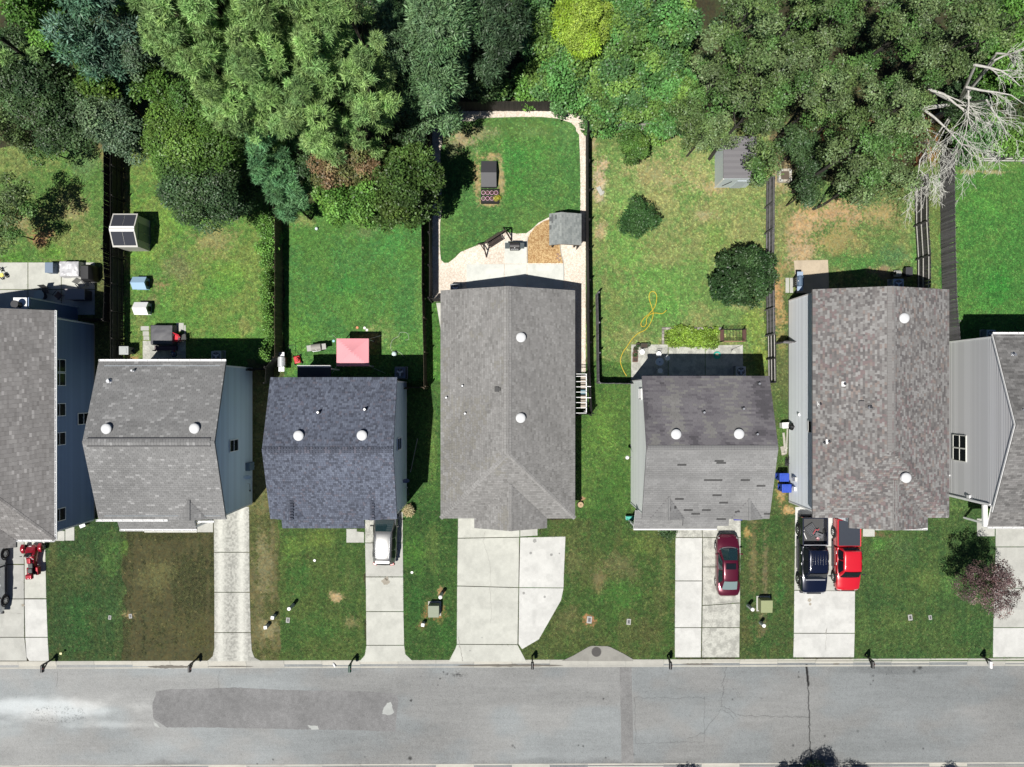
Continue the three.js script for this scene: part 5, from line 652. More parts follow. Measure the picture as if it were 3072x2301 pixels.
for (const [label, px, py, rp, h] of [['largest evergreen shrub across the street at the bottom edge', 2470, 2408, 72, 4.4], ['small evergreen shrub across the street at the bottom edge, left one', 2375, 2398, 46, 3], ['small evergreen shrub across the street at the bottom edge, right one', 2580, 2400, 52, 3], ['thin shrub across the street at the far lower left of the shrubs', 2065, 2392, 40, 2.8], ['thin shrub across the street near the lower right corner', 2880, 2392, 40, 2.8]]) tree({ name: 'street_shrub', label, px, py, rp, h, kind: 'small', cols: C.deep, per: 90, lobeR: 0.42, shape: 'mound', low: 0.3 });
{ // ivy along the fence of the third yard
  const o = thing('ivy', 'green ivy climbing the top of the brown fence left of the pink canopy yard', 'ivy', [gx(826), 0, gz(690)]), lobes = [];
  for (let i = 0; i < 62; i++) { const y = 655 + i * 6.9, t = i / 61; lobes.push([rr(-0.35, 0.15) - 0.12, rr(0.4, 1.7), gz(y) - gz(690), rr(0.18, 0.42) * (t < 0.25 ? 1.7 : 1), 0.9]); }
  part(o, 'stem', join(Array.from({ length: 14 }, (_, i) => rod([0.25, 0, i * 0.85 - 0.6], [0.2, 1.6, i * 0.85 - 0.4], 0.025, 0.012, 5))), barkMat); crown(o, lobes, 'vine', C.bright, 130, 0.75, LEAF);
}
{ // low weeds and brush at the foot of the trees
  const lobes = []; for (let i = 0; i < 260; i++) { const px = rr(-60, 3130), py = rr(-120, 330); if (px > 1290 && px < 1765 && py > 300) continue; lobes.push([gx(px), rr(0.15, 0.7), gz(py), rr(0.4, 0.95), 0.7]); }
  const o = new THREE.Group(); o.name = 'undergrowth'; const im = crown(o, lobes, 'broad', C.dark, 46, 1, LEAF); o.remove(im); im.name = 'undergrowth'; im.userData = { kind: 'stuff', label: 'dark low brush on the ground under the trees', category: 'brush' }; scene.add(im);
}
{ // hostas of the garden bed
  const bed = thing('garden_bed', 'grey block edged bed of bright green leafy plants behind the white house', 'garden bed', [gx(2074), 0, gz(1010)]), X0 = gx(2074), Z0 = gz(1010);
  const lobes = []; for (let i = 0; i < 60; i++) lobes.push([gx(rr(2002, 2148)) - X0, rr(0.12, 0.3), gz(rr(992, 1034)) - Z0, rr(0.22, 0.36), 0.8]);
  crown(bed, lobes, 'broad', [[0.2, 0.32, 0.05], [0.22, 0.34, 0.05]], 190, 0.7, LEAF).name = 'plants';
  const blocks = [mat(lin(0.3, 0.28, 0.25), 0.9), mat(lin(0.38, 0.35, 0.31), 0.9), mat(lin(0.24, 0.22, 0.2), 0.9)];
  for (let i = 0; i < 17; i++) part(bed, 'block', rbox(0.26, 0.14, 0.18, 0.02), pick(blocks), [gx(1990 + i * 10.6) - X0, 0.08, gz(986) - Z0], [0, rr(-0.1, 0.1), 0]); for (let i = 0; i < 4; i++) part(bed, 'block', rbox(0.18, 0.14, 0.26, 0.02), pick(blocks), [gx(1988) - X0, 0.08, gz(996 + i * 10.6) - Z0]);
}
{ // the dead tree: bare bleached limbs
  const h0 = V(gx(2770, 3), 0, gz(330, 3)), root = thing('dead_tree', 'bare bleached dead tree with fanning limbs at the right edge', 'tree', [gx(2800), 0, gz(360)]), B = root.position, gs = [], tw = [];
  const at = (px, py, h) => [gx(px, h) - B.x, h, gz(py, h) - B.z];
  const grow = (a, d, L, r, lvl) => { const segs = 4; let p = V(...a), v = d.clone(); for (let i = 0; i < segs; i++) { const e = p.clone().addScaledVector(v, L / segs), k0 = r * (1 - 0.2 * i), k1 = r * (1 - 0.2 * (i + 1)); (lvl < 2 ? gs : tw).push(rod(p.toArray(), e.toArray(), Math.max(k0, 0.01), Math.max(k1, 0.008), lvl < 2 ? 6 : 4)); if (lvl < 3) { const n = lvl < 1 ? 3 : 2; for (let b = 0; b < n; b++) if (rnd() < (lvl < 2 ? 0.6 : 0.42)) { const w = v.clone().add(V(rr(-0.9, 0.9), rr(-0.4, 0.5), rr(-0.6, 0.8))).normalize(); grow(e.toArray(), w, L * rr(0.4, 0.62), k1 * 0.55, lvl + 1); } } p = e; v = v.clone().add(V(rr(-0.25, 0.25), rr(-0.25, 0.1), rr(-0.15, 0.25))).normalize(); } };
  const limbs = [[2762, 322, 5.5, 2935, 450, 7.5, 0.13], [2765, 330, 5, 2800, 480, 5, 0.09], [2785, 268, 7, 2980, 330, 9, 0.14], [2902, 262, 9, 3075, 300, 10.5, 0.12], [2925, 195, 9, 3085, 225, 10.5, 0.13], [2985, 180, 9.5, 3090, 130, 11, 0.1], [2990, 160, 9.5, 3085, 165, 11, 0.1], [2760, 480, 4.5, 2745, 590, 3.8, 0.07], [2790, 470, 4.5, 2800, 570, 3.5, 0.06], [2905, 270, 8.6, 2910, 440, 7.5, 0.08], [2960, 300, 9, 3030, 420, 8, 0.08]];
  for (const [x0, y0, a, x1, y1, b, r] of limbs) { const A = V(...at(x0, y0, a)), E = V(...at(x1, y1, b)), d = E.clone().sub(A); gs.push(rod([0, Math.min(a - 1, 3), 0], A.toArray(), r * 0.9, r * 0.75, 6)); grow(A.toArray(), d.clone().normalize(), d.length(), r * 0.75, 0); }
  gs.push(rod([0, 0, 0], [0, 4.2, 0], 0.28, 0.2, 9));
  const dead = mat(lin(0.75, 0.73, 0.68), 0.9, { map: woodMap }); part(root, 'limbs', join(gs), dead); part(root, 'twigs', join(tw), mat(lin(0.58, 0.58, 0.53), 0.9));
}

// ---------------------------------------------------------------- vehicles
function loft(stations, cap = true) {      // stations: [z, [[x, y] from the sill up to the middle]]; mirrored about x = 0
  const rows = stations.map(([z, h]) => [...h.map(([x, y]) => [x, y, z]), ...h.slice(0, -1).reverse().map(([x, y]) => [-x, y, z])]), n = rows[0].length, v = rows.flat(), f = [];
  for (let i = 0; i + 1 < rows.length; i++) for (let j = 0; j + 1 < n; j++) { const a = i * n + j, b = a + n; f.push([a, b, a + 1], [a + 1, b, b + 1]); }
  if (cap) for (const [r, s] of [[0, 1], [rows.length - 1, -1]]) { const c = v.length, o = r * n; v.push([0, rows[r].reduce((q, p) => q + p[1], 0) / n, rows[r][0][2]]); for (let j = 0; j + 1 < n; j++) f.push(s > 0 ? [c, o + j, o + j + 1] : [c, o + j + 1, o + j]); }
  for (let i = 0; i + 1 < rows.length; i++) { const a = i * n, b = a + n - 1, c = a + n, d = c + n - 1; f.push([a, b, c], [b, d, c]); }
  return toCreasedNormals(mesh3(v, f), 0.6);
}
function smoothStations(st, per = 4) {      // Catmull-Rom between stations along z
  const out = []; const cr = (a, b, c, d, t) => 0.5 * (2 * b + (c - a) * t + (2 * a - 5 * b + 4 * c - d) * t * t + (3 * b - a - 3 * c + d) * t * t * t);
  for (let i = 0; i + 1 < st.length; i++) { const A = st[Math.max(0, i - 1)], B = st[i], Cc = st[i + 1], D = st[Math.min(st.length - 1, i + 2)]; for (let k = 0; k < per; k++) { const t = k / per; out.push([B[0] + (Cc[0] - B[0]) * t, B[1].map((p, j) => [cr(A[1][j][0], p[0], Cc[1][j][0], D[1][j][0], t), cr(A[1][j][1], p[1], Cc[1][j][1], D[1][j][1], t)])]); } }
  out.push(st[st.length - 1]); return out;
}
const bodyProf = (w, y0, yb, yt) => [[w * 0.88, y0], [w * 0.98, y0 + 0.08], [w, (y0 + yb) / 2], [w * 0.99, yb - 0.1], [w * 0.95, yb - 0.02], [w * 0.86, yb + 0.02], [w * 0.5, yt], [0, yt + 0.01]];
const cabProf = (wb, yb, wt, yt) => [[wb, yb - 0.06], [wb, yb], [wb + (wt - wb) * 0.5, (yb + yt) / 2], [wt + 0.02, yt - 0.06], [wt - 0.03, yt - 0.015], [wt - 0.12, yt], [wt * 0.45, yt + 0.015], [0, yt + 0.02]];
function pane(p, n, off = 0.014) {          // a curved glass sheet over four corners, raised along n
  const [a, b, c, d] = p.map((q) => V(...q)), N = V(...n).multiplyScalar(off), v = [], f = [], k = 6;
  for (let i = 0; i <= k; i++) for (let j = 0; j <= k; j++) { const u = i / k, w = j / k, q = a.clone().multiplyScalar((1 - u) * (1 - w)).addScaledVector(b, u * (1 - w)).addScaledVector(c, u * w).addScaledVector(d, (1 - u) * w).add(N).addScaledVector(V(...n), 0.035 * (1 - (2 * u - 1) ** 2)); v.push(q.toArray()); }
  for (let i = 0; i < k; i++) for (let j = 0; j < k; j++) { const q = i * (k + 1) + j; f.push([q, q + 1, q + k + 1], [q + 1, q + k + 2, q + k + 1]); } return mesh3(v, f);
}
const tyreMat = mat(lin(0.014, 0.014, 0.014), 0.85), rimMat = mat(lin(0.6, 0.61, 0.62), 0.3, { metalness: 0.85 }), carGlass = phys(lin(0.012, 0.03, 0.034), 0.05, { clearcoat: 1, clearcoatRoughness: 0.02 }), lampGlass = phys(lin(0.6, 0.62, 0.64), 0.12, { clearcoat: 1 }), redLamp = phys(lin(0.35, 0.012, 0.012), 0.2, { clearcoat: 1 }), plastic = mat(lin(0.02, 0.02, 0.021), 0.6);
const paint = (r, g, b, metal = 0.25, rough = 0.32) => phys(lin(r, g, b), rough, { metalness: metal, clearcoat: 1, clearcoatRoughness: 0.06 });
function wheel(car, x, z, r = 0.34, w = 0.22, name = 'wheel') {
  const g = sub(car, name, [x, r, z]), s = Math.sign(x) || 1;
  const pr = [[r * 0.62, -w / 2], [r * 0.93, -w / 2], [r, -w * 0.34], [r, w * 0.34], [r * 0.93, w / 2], [r * 0.62, w / 2]].map(([a, b]) => new THREE.Vector2(a, b));
  part(g, 'tyre', new THREE.LatheGeometry(pr, 28).rotateZ(Math.PI / 2), tyreMat);
  const sp = [cyl(r * 0.64, r * 0.64, w * 0.5, 0, 0, 0, 28).rotateZ(Math.PI / 2).translate(-s * w * 0.12, 0, 0)].slice(0, 0);
  for (let i = 0; i < 6; i++) sp.push(box(0.03, r * 0.58, r * 0.15, 0, r * 0.31, 0).rotateX(i * Math.PI / 3));
  part(g, 'rim', join(sp.concat([cyl(r * 0.16, r * 0.16, 0.06, 0, 0, 0, 14).rotateZ(Math.PI / 2), new THREE.TorusGeometry(r * 0.6, 0.02, 6, 28).rotateY(Math.PI / 2)])), rimMat, [s * w * 0.4, 0, 0]);
  part(g, 'hub', cyl(r * 0.58, r * 0.58, w * 0.4, 0, 0, 0, 20).rotateZ(Math.PI / 2), darkSteel); return g;
}
function mirrors(car, x, y, z, m) { for (const s of [-1, 1]) part(car, 'mirror', join(rbox(0.2, 0.15, 0.11, 0.04, s * 0.12, 0, 0), box(0.12, 0.04, 0.05, 0, -0.04, 0)), m, [s * x, y, z]); }
function lamps(car, z, y, x, m, name, d = 0.1) { for (const s of [-1, 1]) part(car, name, rbox(0.34, 0.14, d, 0.05), m, [s * x, y, z], [0, s * 0.25 * Math.sign(z), 0]); }
function sidePanes(car, wb, yb, wt, yt, list, m = carGlass) { for (const s of [-1, 1]) for (const [z0, z1, za, zc] of list) part(car, 'side_window', pane([[s * wb, yb, z0], [s * wb, yb, z1], [s * wt, yt, zc], [s * wt, yt, za]], [s * 0.9, 0.43, 0], 0.02), m); }

{ // maroon sedan, nose to the garage
  const col = paint(0.1, 0.006, 0.022, 0.35), c = thing('sedan', 'maroon sedan with sunroof parked nose-in beside the white house', 'car', [16.83, 0.03, 13.5]);
  part(c, 'body', loft(smoothStations([[-2.38, bodyProf(0.55, 0.36, 0.56, 0.6)], [-2.2, bodyProf(0.74, 0.24, 0.66, 0.7)], [-1.7, bodyProf(0.87, 0.2, 0.76, 0.84)], [-1.0, bodyProf(0.9, 0.2, 0.86, 0.93)], [0, bodyProf(0.9, 0.2, 0.9, 0.94)], [1.2, bodyProf(0.9, 0.2, 0.94, 0.98)], [1.9, bodyProf(0.87, 0.24, 0.93, 1.0)], [2.25, bodyProf(0.76, 0.3, 0.86, 0.93)], [2.38, bodyProf(0.62, 0.38, 0.72, 0.76)]])), col);
  part(c, 'cabin', loft(smoothStations([[-1.42, cabProf(0.72, 0.82, 0.64, 0.86)], [-0.95, cabProf(0.79, 0.86, 0.6, 1.15)], [-0.5, cabProf(0.81, 0.89, 0.57, 1.38)], [0.2, cabProf(0.82, 0.9, 0.56, 1.43)], [1.02, cabProf(0.8, 0.91, 0.55, 1.38)], [1.4, cabProf(0.76, 0.93, 0.55, 1.2)], [1.84, cabProf(0.66, 0.94, 0.56, 0.98)]])), col);
  part(c, 'windshield', pane([[-0.66, 0.9, -1.36], [0.66, 0.9, -1.36], [0.52, 1.37, -0.54], [-0.52, 1.37, -0.54]], [0, 0.85, -0.52]), carGlass);
  part(c, 'rear_window', pane([[-0.5, 1.37, 1.06], [0.5, 1.37, 1.06], [0.58, 1.0, 1.78], [-0.58, 1.0, 1.78]], [0, 0.88, 0.47]), phys(lin(0.18, 0.24, 0.24), 0.1, { clearcoat: 1 }));
  part(c, 'sunroof', rbox(0.78, 0.02, 0.46, 0.009), glassDark, [0, 1.45, -0.1]);
  sidePanes(c, 0.81, 0.94, 0.6, 1.34, [[-1.05, 0.2, -0.45, 0.2], [0.26, 1.35, 0.26, 1.0]]);
  part(c, 'windshield_trim', tube([[-0.72, 0.88, -1.3], [-0.4, 0.91, -1.43], [0, 0.92, -1.47], [0.4, 0.91, -1.43], [0.72, 0.88, -1.3]], 0.02, 20, 5), steel);
  for (const x of [-0.78, 0.78]) for (const z of [-1.42, 1.38]) wheel(c, x, z, 0.33, 0.22);
  mirrors(c, 0.86, 0.96, -0.95, col); lamps(c, -2.15, 0.62, 0.58, lampGlass, 'headlight'); lamps(c, 2.22, 0.8, 0.58, redLamp, 'tail_light'); part(c, 'bumper', rbox(1.3, 0.16, 0.12, 0.05), plastic, [0, 0.4, -2.36]);
}
{ // silver crossover, nose to the garage
  const col = paint(0.2, 0.2, 0.2, 0.5, 0.34), c = thing('crossover_car', 'silver white-roofed crossover parked nose-in beside the slate-blue roof', 'car', [-9.88, 0.03, 11.22], -0.03);
  part(c, 'body', loft(smoothStations([[-2.22, bodyProf(0.62, 0.4, 0.72, 0.78)], [-2.0, bodyProf(0.82, 0.26, 0.84, 0.9)], [-1.3, bodyProf(0.91, 0.24, 0.98, 1.06)], [0, bodyProf(0.92, 0.24, 1.02, 1.06)], [1.3, bodyProf(0.91, 0.24, 1.04, 1.08)], [1.95, bodyProf(0.85, 0.3, 1.0, 1.06)], [2.2, bodyProf(0.74, 0.42, 0.9, 0.94)]])), col);
  part(c, 'cabin', loft(smoothStations([[-1.35, cabProf(0.78, 0.98, 0.7, 1.02)], [-0.9, cabProf(0.83, 1.0, 0.68, 1.36)], [-0.48, cabProf(0.84, 1.02, 0.65, 1.6)], [0.3, cabProf(0.84, 1.04, 0.64, 1.67)], [1.2, cabProf(0.83, 1.05, 0.61, 1.65)], [1.75, cabProf(0.79, 1.06, 0.56, 1.56)], [2.08, cabProf(0.72, 1.04, 0.5, 1.2)]])), col);
  part(c, 'windshield', pane([[-0.74, 1.05, -1.3], [0.74, 1.05, -1.3], [0.6, 1.6, -0.52], [-0.6, 1.6, -0.52]], [0, 0.8, -0.6], 0.03), carGlass);
  part(c, 'rear_window', pane([[-0.46, 1.52, 1.84], [0.46, 1.52, 1.84], [0.56, 1.12, 2.12], [-0.56, 1.12, 2.12]], [0, 0.6, 0.8], 0.02), glassDark);
  sidePanes(c, 0.845, 1.08, 0.68, 1.56, [[-1.0, -0.02, -0.5, -0.02], [0.04, 0.9, 0.04, 0.88], [0.96, 1.6, 0.94, 1.45]], glassDark);
  for (const s of [-1, 1]) part(c, 'roof_rail', tube([[s * 0.58, 1.66, -0.35], [s * 0.56, 1.73, 0], [s * 0.53, 1.74, 0.8], [s * 0.5, 1.67, 1.5]], 0.022, 20, 6), steel);
  part(c, 'antenna', new THREE.ConeGeometry(0.025, 0.1, 8), plastic, [0.05, 1.68, 1.42]); part(c, 'spoiler', rbox(1.1, 0.04, 0.22, 0.02), col, [0, 1.58, 1.82]);
  for (const x of [-0.8, 0.8]) for (const z of [-1.35, 1.32]) wheel(c, x, z, 0.35, 0.23);
  mirrors(c, 0.9, 1.06, -0.86, plastic); lamps(c, -2.02, 0.82, 0.62, lampGlass, 'headlight'); lamps(c, 2.1, 0.98, 0.66, redLamp, 'tail_light', 0.2); part(c, 'rear_bumper', rbox(1.62, 0.3, 0.18, 0.08), plastic, [0, 0.56, 2.18]); part(c, 'hood_edge', rbox(1.4, 0.03, 0.16, 0.012), plastic, [0, 1.05, -1.42]);
}
function pickup({ label, at, turn, col, L = 5.8, W = 1.95, roof = [-1.1, 0.5], bedTop = 1.25, hood = 1.12, roofY = 1.9, r = 0.4, lift = 0, glass = glassDark }) {
  const c = thing('pickup_truck', label, 'truck', at, turn), F = -L / 2, B = L / 2, w = W / 2, y0 = 0.38 + lift, b0 = roof[1] + 0.28, cowl = roof[0] - 0.66;
  part(c, 'body', loft(smoothStations([[F, bodyProf(w * 0.84, y0 + 0.12, hood - 0.26, hood - 0.2)], [F + 0.18, bodyProf(w * 0.94, y0, hood - 0.12, hood - 0.05)], [F + 0.7, bodyProf(w * 0.98, y0, hood - 0.03, hood + 0.03)], [cowl, bodyProf(w, y0, hood + 0.02, hood + 0.08)], [roof[0], bodyProf(w, y0, hood + 0.03, hood + 0.06)], [b0 - 0.12, bodyProf(w, y0, hood + 0.04, hood + 0.06)]])), col);
  part(c, 'cab', loft(smoothStations([[cowl + 0.02, cabProf(w * 0.86, hood, w * 0.78, hood + 0.04)], [roof[0] - 0.3, cabProf(w * 0.9, hood + 0.02, w * 0.74, (hood + roofY) / 2 + 0.08)], [roof[0], cabProf(w * 0.91, hood + 0.03, w * 0.71, roofY - 0.03)], [(roof[0] + roof[1]) / 2, cabProf(w * 0.92, hood + 0.03, w * 0.7, roofY)], [roof[1], cabProf(w * 0.91, hood + 0.03, w * 0.7, roofY - 0.03)], [roof[1] + 0.16, cabProf(w * 0.9, hood + 0.03, w * 0.74, hood + 0.3)], [roof[1] + 0.2, cabProf(w * 0.89, hood + 0.02, w * 0.74, hood + 0.06)]])), col);
  part(c, 'windshield', pane([[-w * 0.78, hood + 0.06, cowl + 0.05], [w * 0.78, hood + 0.06, cowl + 0.05], [w * 0.66, roofY - 0.03, roof[0] - 0.06], [-w * 0.66, roofY - 0.03, roof[0] - 0.06]], [0, 0.75, -0.66], 0.03), glass);
  part(c, 'rear_window', pane([[-w * 0.62, roofY - 0.14, roof[1] + 0.04], [w * 0.62, roofY - 0.14, roof[1] + 0.04], [w * 0.66, hood + 0.26, roof[1] + 0.18], [-w * 0.66, hood + 0.26, roof[1] + 0.18]], [0, 0.2, 0.98], 0.015), glassDark);
  const mid = (roof[0] + roof[1]) / 2; sidePanes(c, w * 0.925, hood + 0.1, w * 0.74, roofY - 0.1, [[roof[0] - 0.34, mid - 0.03, roof[0] + 0.04, mid - 0.03], [mid + 0.04, roof[1] + 0.06, mid + 0.04, roof[1] - 0.02]], glassDark);
  // open bed
  const bed = part(c, 'bed', join(box(W - 0.2, 0.06, B - b0, 0, y0 + 0.28, (B + b0) / 2), rbox(0.1, bedTop - y0, B - b0, 0.03, w - 0.06, (bedTop + y0) / 2, (B + b0) / 2), rbox(0.1, bedTop - y0, B - b0, 0.03, -w + 0.06, (bedTop + y0) / 2, (B + b0) / 2), rbox(W - 0.1, bedTop - y0 - 0.05, 0.08, 0.03, 0, (bedTop + y0) / 2, b0 + 0.03)), col);
  part(c, 'tailgate', rbox(W - 0.16, bedTop - y0 - 0.08, 0.07, 0.025), col, [0, (bedTop + y0) / 2 + 0.02, B - 0.03]); part(c, 'rear_bumper', rbox(W - 0.1, 0.18, 0.16, 0.04), darkSteel, [0, y0 + 0.1, B + 0.09]);
  for (const s of [-1, 1]) { for (const z of [F + 0.95, B - 1.1]) { wheel(c, s * (w - 0.1), z, r, 0.27); part(c, 'wheel_arch', new THREE.TorusGeometry(r + 0.07, 0.045, 6, 20, Math.PI).rotateY(Math.PI / 2), plastic, [s * (w - 0.01), r, z]); } part(c, 'step_bar', rod([s * (w + 0.02), y0 - 0.02, F + 1.6], [s * (w + 0.02), y0 - 0.02, B - 1.8], 0.05), darkSteel); for (const z of [mid - 0.35, mid + 0.5]) part(c, 'door_handle', rbox(0.05, 0.04, 0.2, 0.015), steel, [s * (w + 0.01), hood - 0.08, z]); }
  mirrors(c, w + 0.02, hood + 0.14, roof[0] - 0.4, plastic); lamps(c, F + 0.08, hood - 0.25, w * 0.68, lampGlass, 'headlight'); for (const s of [-1, 1]) part(c, 'tail_light', rbox(0.1, 0.34, 0.1, 0.03), redLamp, [s * (w - 0.08), bedTop - 0.25, B - 0.02]); part(c, 'front_bumper', rbox(W - 0.14, 0.2, 0.2, 0.06), darkSteel, [0, y0 + 0.12, F + 0.02]); part(c, 'grille', box(W * 0.55, 0.24, 0.05), plastic, [0, hood - 0.3, F - 0.005]);
  return { c, b0, B, w, y0 };
}
{ // navy pickup with open bed
  const col = paint(0.006, 0.009, 0.026, 0.2, 0.22), p = pickup({ label: 'dark navy pickup truck with an open cluttered bed', at: [23.38, 0.03, 12.65], turn: Math.PI, col, L: 5.9, W: 2.0, roof: [-1.1, 0.56], bedTop: 1.3, hood: 1.2, roofY: 1.92, r: 0.42, lift: 0.08 });
  for (let i = 0; i < 6; i++) part(p.c, 'roof_rib', tube([[-0.5 + i * 0.2, 1.925, 0.5], [-0.5 + i * 0.2, 1.955, 0.3], [-0.5 + i * 0.2, 1.96, -0.1], [-0.5 + i * 0.2, 1.93, -0.5]], 0.02, 16, 6), col);
  part(p.c, 'bed_rail', box(1.8, 0.05, 0.07), steel, [0, 1.3, p.b0 + 0.02]); part(p.c, 'wiper_cowl', rbox(1.5, 0.03, 0.1, 0.012), steel, [0, 1.3, -1.82]); part(p.c, 'bed_liner', box(1.7, 0.01, p.B - p.b0 - 0.15), mat(lin(0.06, 0.06, 0.062), 0.8), [0, p.y0 + 0.325, (p.B + p.b0) / 2]);
  const wx = 23.38, wz = 12.65, by = 0.03 + p.y0 + 0.335;
  const cr = thing('wire_crate', 'grey wire grid rack lying in the navy truck bed', 'rack', [wx - 0.15, by, wz - 1.9], 0.6); for (let i = 0; i < 6; i++) part(cr, 'wire', box(0.012, 0.02, 0.9, -0.35 + i * 0.14, 0.12, 0), steel); for (let i = 0; i < 8; i++) part(cr, 'wire', box(0.72, 0.02, 0.012, 0, 0.145, -0.44 + i * 0.125), steel); part(cr, 'frame', join(box(0.74, 0.04, 0.03, 0, 0.12, 0.46), box(0.74, 0.04, 0.03, 0, 0.12, -0.46), box(0.03, 0.04, 0.95, 0.37, 0.12, 0), box(0.03, 0.04, 0.95, -0.37, 0.12, 0), box(0.03, 0.14, 0.03, 0.35, 0.07, 0.4), box(0.03, 0.14, 0.03, -0.35, 0.07, -0.4)), darkSteel);
  const tb = thing('tool_case', 'dark grey case beside the rack in the navy truck bed', 'case', [wx + 0.42, by, wz - 1.55], -0.35); part(tb, 'shell', rbox(0.6, 0.22, 0.36, 0.03, 0, 0.11, 0), mat(lin(0.12, 0.12, 0.13), 0.6)); part(tb, 'handle', box(0.2, 0.03, 0.05, 0, 0.235, 0), plastic);
  const st = thing('strap', 'crumpled red strap on the rack in the navy truck bed', 'strap', [wx + 0.15, by + 0.16, wz - 1.85]); part(st, 'band', tube([[-0.2, 0.02, 0.2], [-0.08, 0.05, -0.02], [0.02, 0.03, -0.14], [0.16, 0.05, -0.1], [0.26, 0.03, -0.2]], 0.03, 24, 6), mat(lin(0.5, 0.06, 0.08), 0.8));
  const bt = thing('bucket', 'small pale pink bucket in the navy truck bed', 'bucket', [wx + 0.3, by, wz - 1.28]); part(bt, 'pail', new THREE.CylinderGeometry(0.13, 0.1, 0.24, 18, 1, true).translate(0, 0.12, 0), mat(lin(0.6, 0.4, 0.42), 0.7)); part(bt, 'bottom', cyl(0.1, 0.1, 0.01, 0, 0.01, 0, 18), mat(lin(0.6, 0.4, 0.42), 0.7));
  const ra = thing('pry_bar', 'pale bar lying along the left side of the navy truck bed', 'bar', [wx - 0.62, by, wz - 1.5], 0.4); part(ra, 'shaft', rod([0, 0.04, -0.35], [0, 0.04, 0.3], 0.03), whiteTrim); part(ra, 'hook', rod([0, 0.04, -0.35], [0.12, 0.06, -0.42], 0.025), whiteTrim);
}
{ // red pickup with a dark bed cover
  const col = paint(0.56, 0.012, 0.024, 0.05, 0.3), p = pickup({ label: 'bright red pickup truck with a dark tonneau cover', at: [26.1, 0.03, 12.65], turn: Math.PI, col, L: 5.55, W: 1.86, roof: [-1.05, 0.42], bedTop: 1.08, hood: 1.0, roofY: 1.68, r: 0.37 });
  part(p.c, 'bed_cover', rbox(1.62, 0.05, p.B - p.b0 - 0.12, 0.02), mat(lin(0.02, 0.026, 0.04), 0.55), [0, 1.1, (p.B + p.b0) / 2]);
}
pickup({ label: 'light silver pickup truck cut off by the left edge', at: [-40.65, 0.03, 14.4], turn: Math.PI, col: paint(0.55, 0.58, 0.6, 0.3), L: 5.7, W: 2.0, roof: [-1.1, 0.6], bedTop: 1.2, hood: 1.1, roofY: 1.85, r: 0.4 });
{ // three-wheeled touring cycle
  const col = paint(0.3, 0.008, 0.02, 0.3), c = thing('three_wheel_motorcycle', 'red three-wheeled touring motorcycle with rear top case', 'motorcycle', [-37.45, 0.03, 13.1], 0.08);
  part(c, 'fairing', loft(smoothStations([[-1.15, bodyProf(0.18, 0.35, 0.5, 0.54)], [-1.0, bodyProf(0.36, 0.28, 0.64, 0.7)], [-0.65, bodyProf(0.42, 0.26, 0.78, 0.88)], [-0.2, bodyProf(0.34, 0.28, 0.84, 0.92)], [0.25, bodyProf(0.24, 0.3, 0.72, 0.78)], [0.6, bodyProf(0.2, 0.32, 0.6, 0.64)]], 3)), col);
  for (const s of [-1, 1]) { part(c, 'fender', loft(smoothStations([[-1.25, bodyProf(0.1, 0.5, 0.56, 0.58)], [-1.05, bodyProf(0.15, 0.5, 0.66, 0.7)], [-0.8, bodyProf(0.15, 0.52, 0.68, 0.72)], [-0.55, bodyProf(0.1, 0.5, 0.58, 0.6)]], 3)), col, [s * 0.68, 0, 0]); wheel(c, s * 0.7, -0.9, 0.29, 0.16); part(c, 'suspension_arm', rod([s * 0.25, 0.4, -0.8], [s * 0.62, 0.3, -0.9], 0.03), darkSteel); part(c, 'handlebar', tube([[0, 0.98, -0.3], [s * 0.2, 1.04, -0.24], [s * 0.42, 1.02, -0.1]], 0.018, 10, 6), steel); part(c, 'mirror', rbox(0.16, 0.1, 0.05, 0.02), plastic, [s * 0.5, 1.08, -0.42]); part(c, 'saddle_case', rbox(0.24, 0.4, 0.66, 0.09), col, [s * 0.34, 0.5, 0.88]); }
  part(c, 'windscreen', pane([[-0.26, 0.9, -0.58], [0.26, 0.9, -0.58], [0.18, 1.28, -0.38], [-0.18, 1.28, -0.38]], [0, 0.4, -0.9], 0.01), glassDark); part(c, 'dash', rbox(0.42, 0.08, 0.2, 0.03), plastic, [0, 0.96, -0.42]); part(c, 'tank', rbox(0.36, 0.22, 0.5, 0.1), col, [0, 0.92, -0.02]); part(c, 'headlight', rbox(0.22, 0.1, 0.06, 0.03), lampGlass, [0, 0.66, -1.08]);
  part(c, 'seat', join(rbox(0.36, 0.14, 0.42, 0.06, 0, 0.8, 0.42), rbox(0.38, 0.16, 0.36, 0.06, 0, 0.9, 0.78)), mat(lin(0.05, 0.055, 0.055), 0.6)); part(c, 'top_case', rbox(0.56, 0.32, 0.42, 0.12), col, [0, 1.02, 1.2]); part(c, 'case_badge', box(0.1, 0.01, 0.03), steel, [0, 1.185, 1.32]); wheel(c, 0, 0.92, 0.3, 0.24, 'rear_wheel');
}

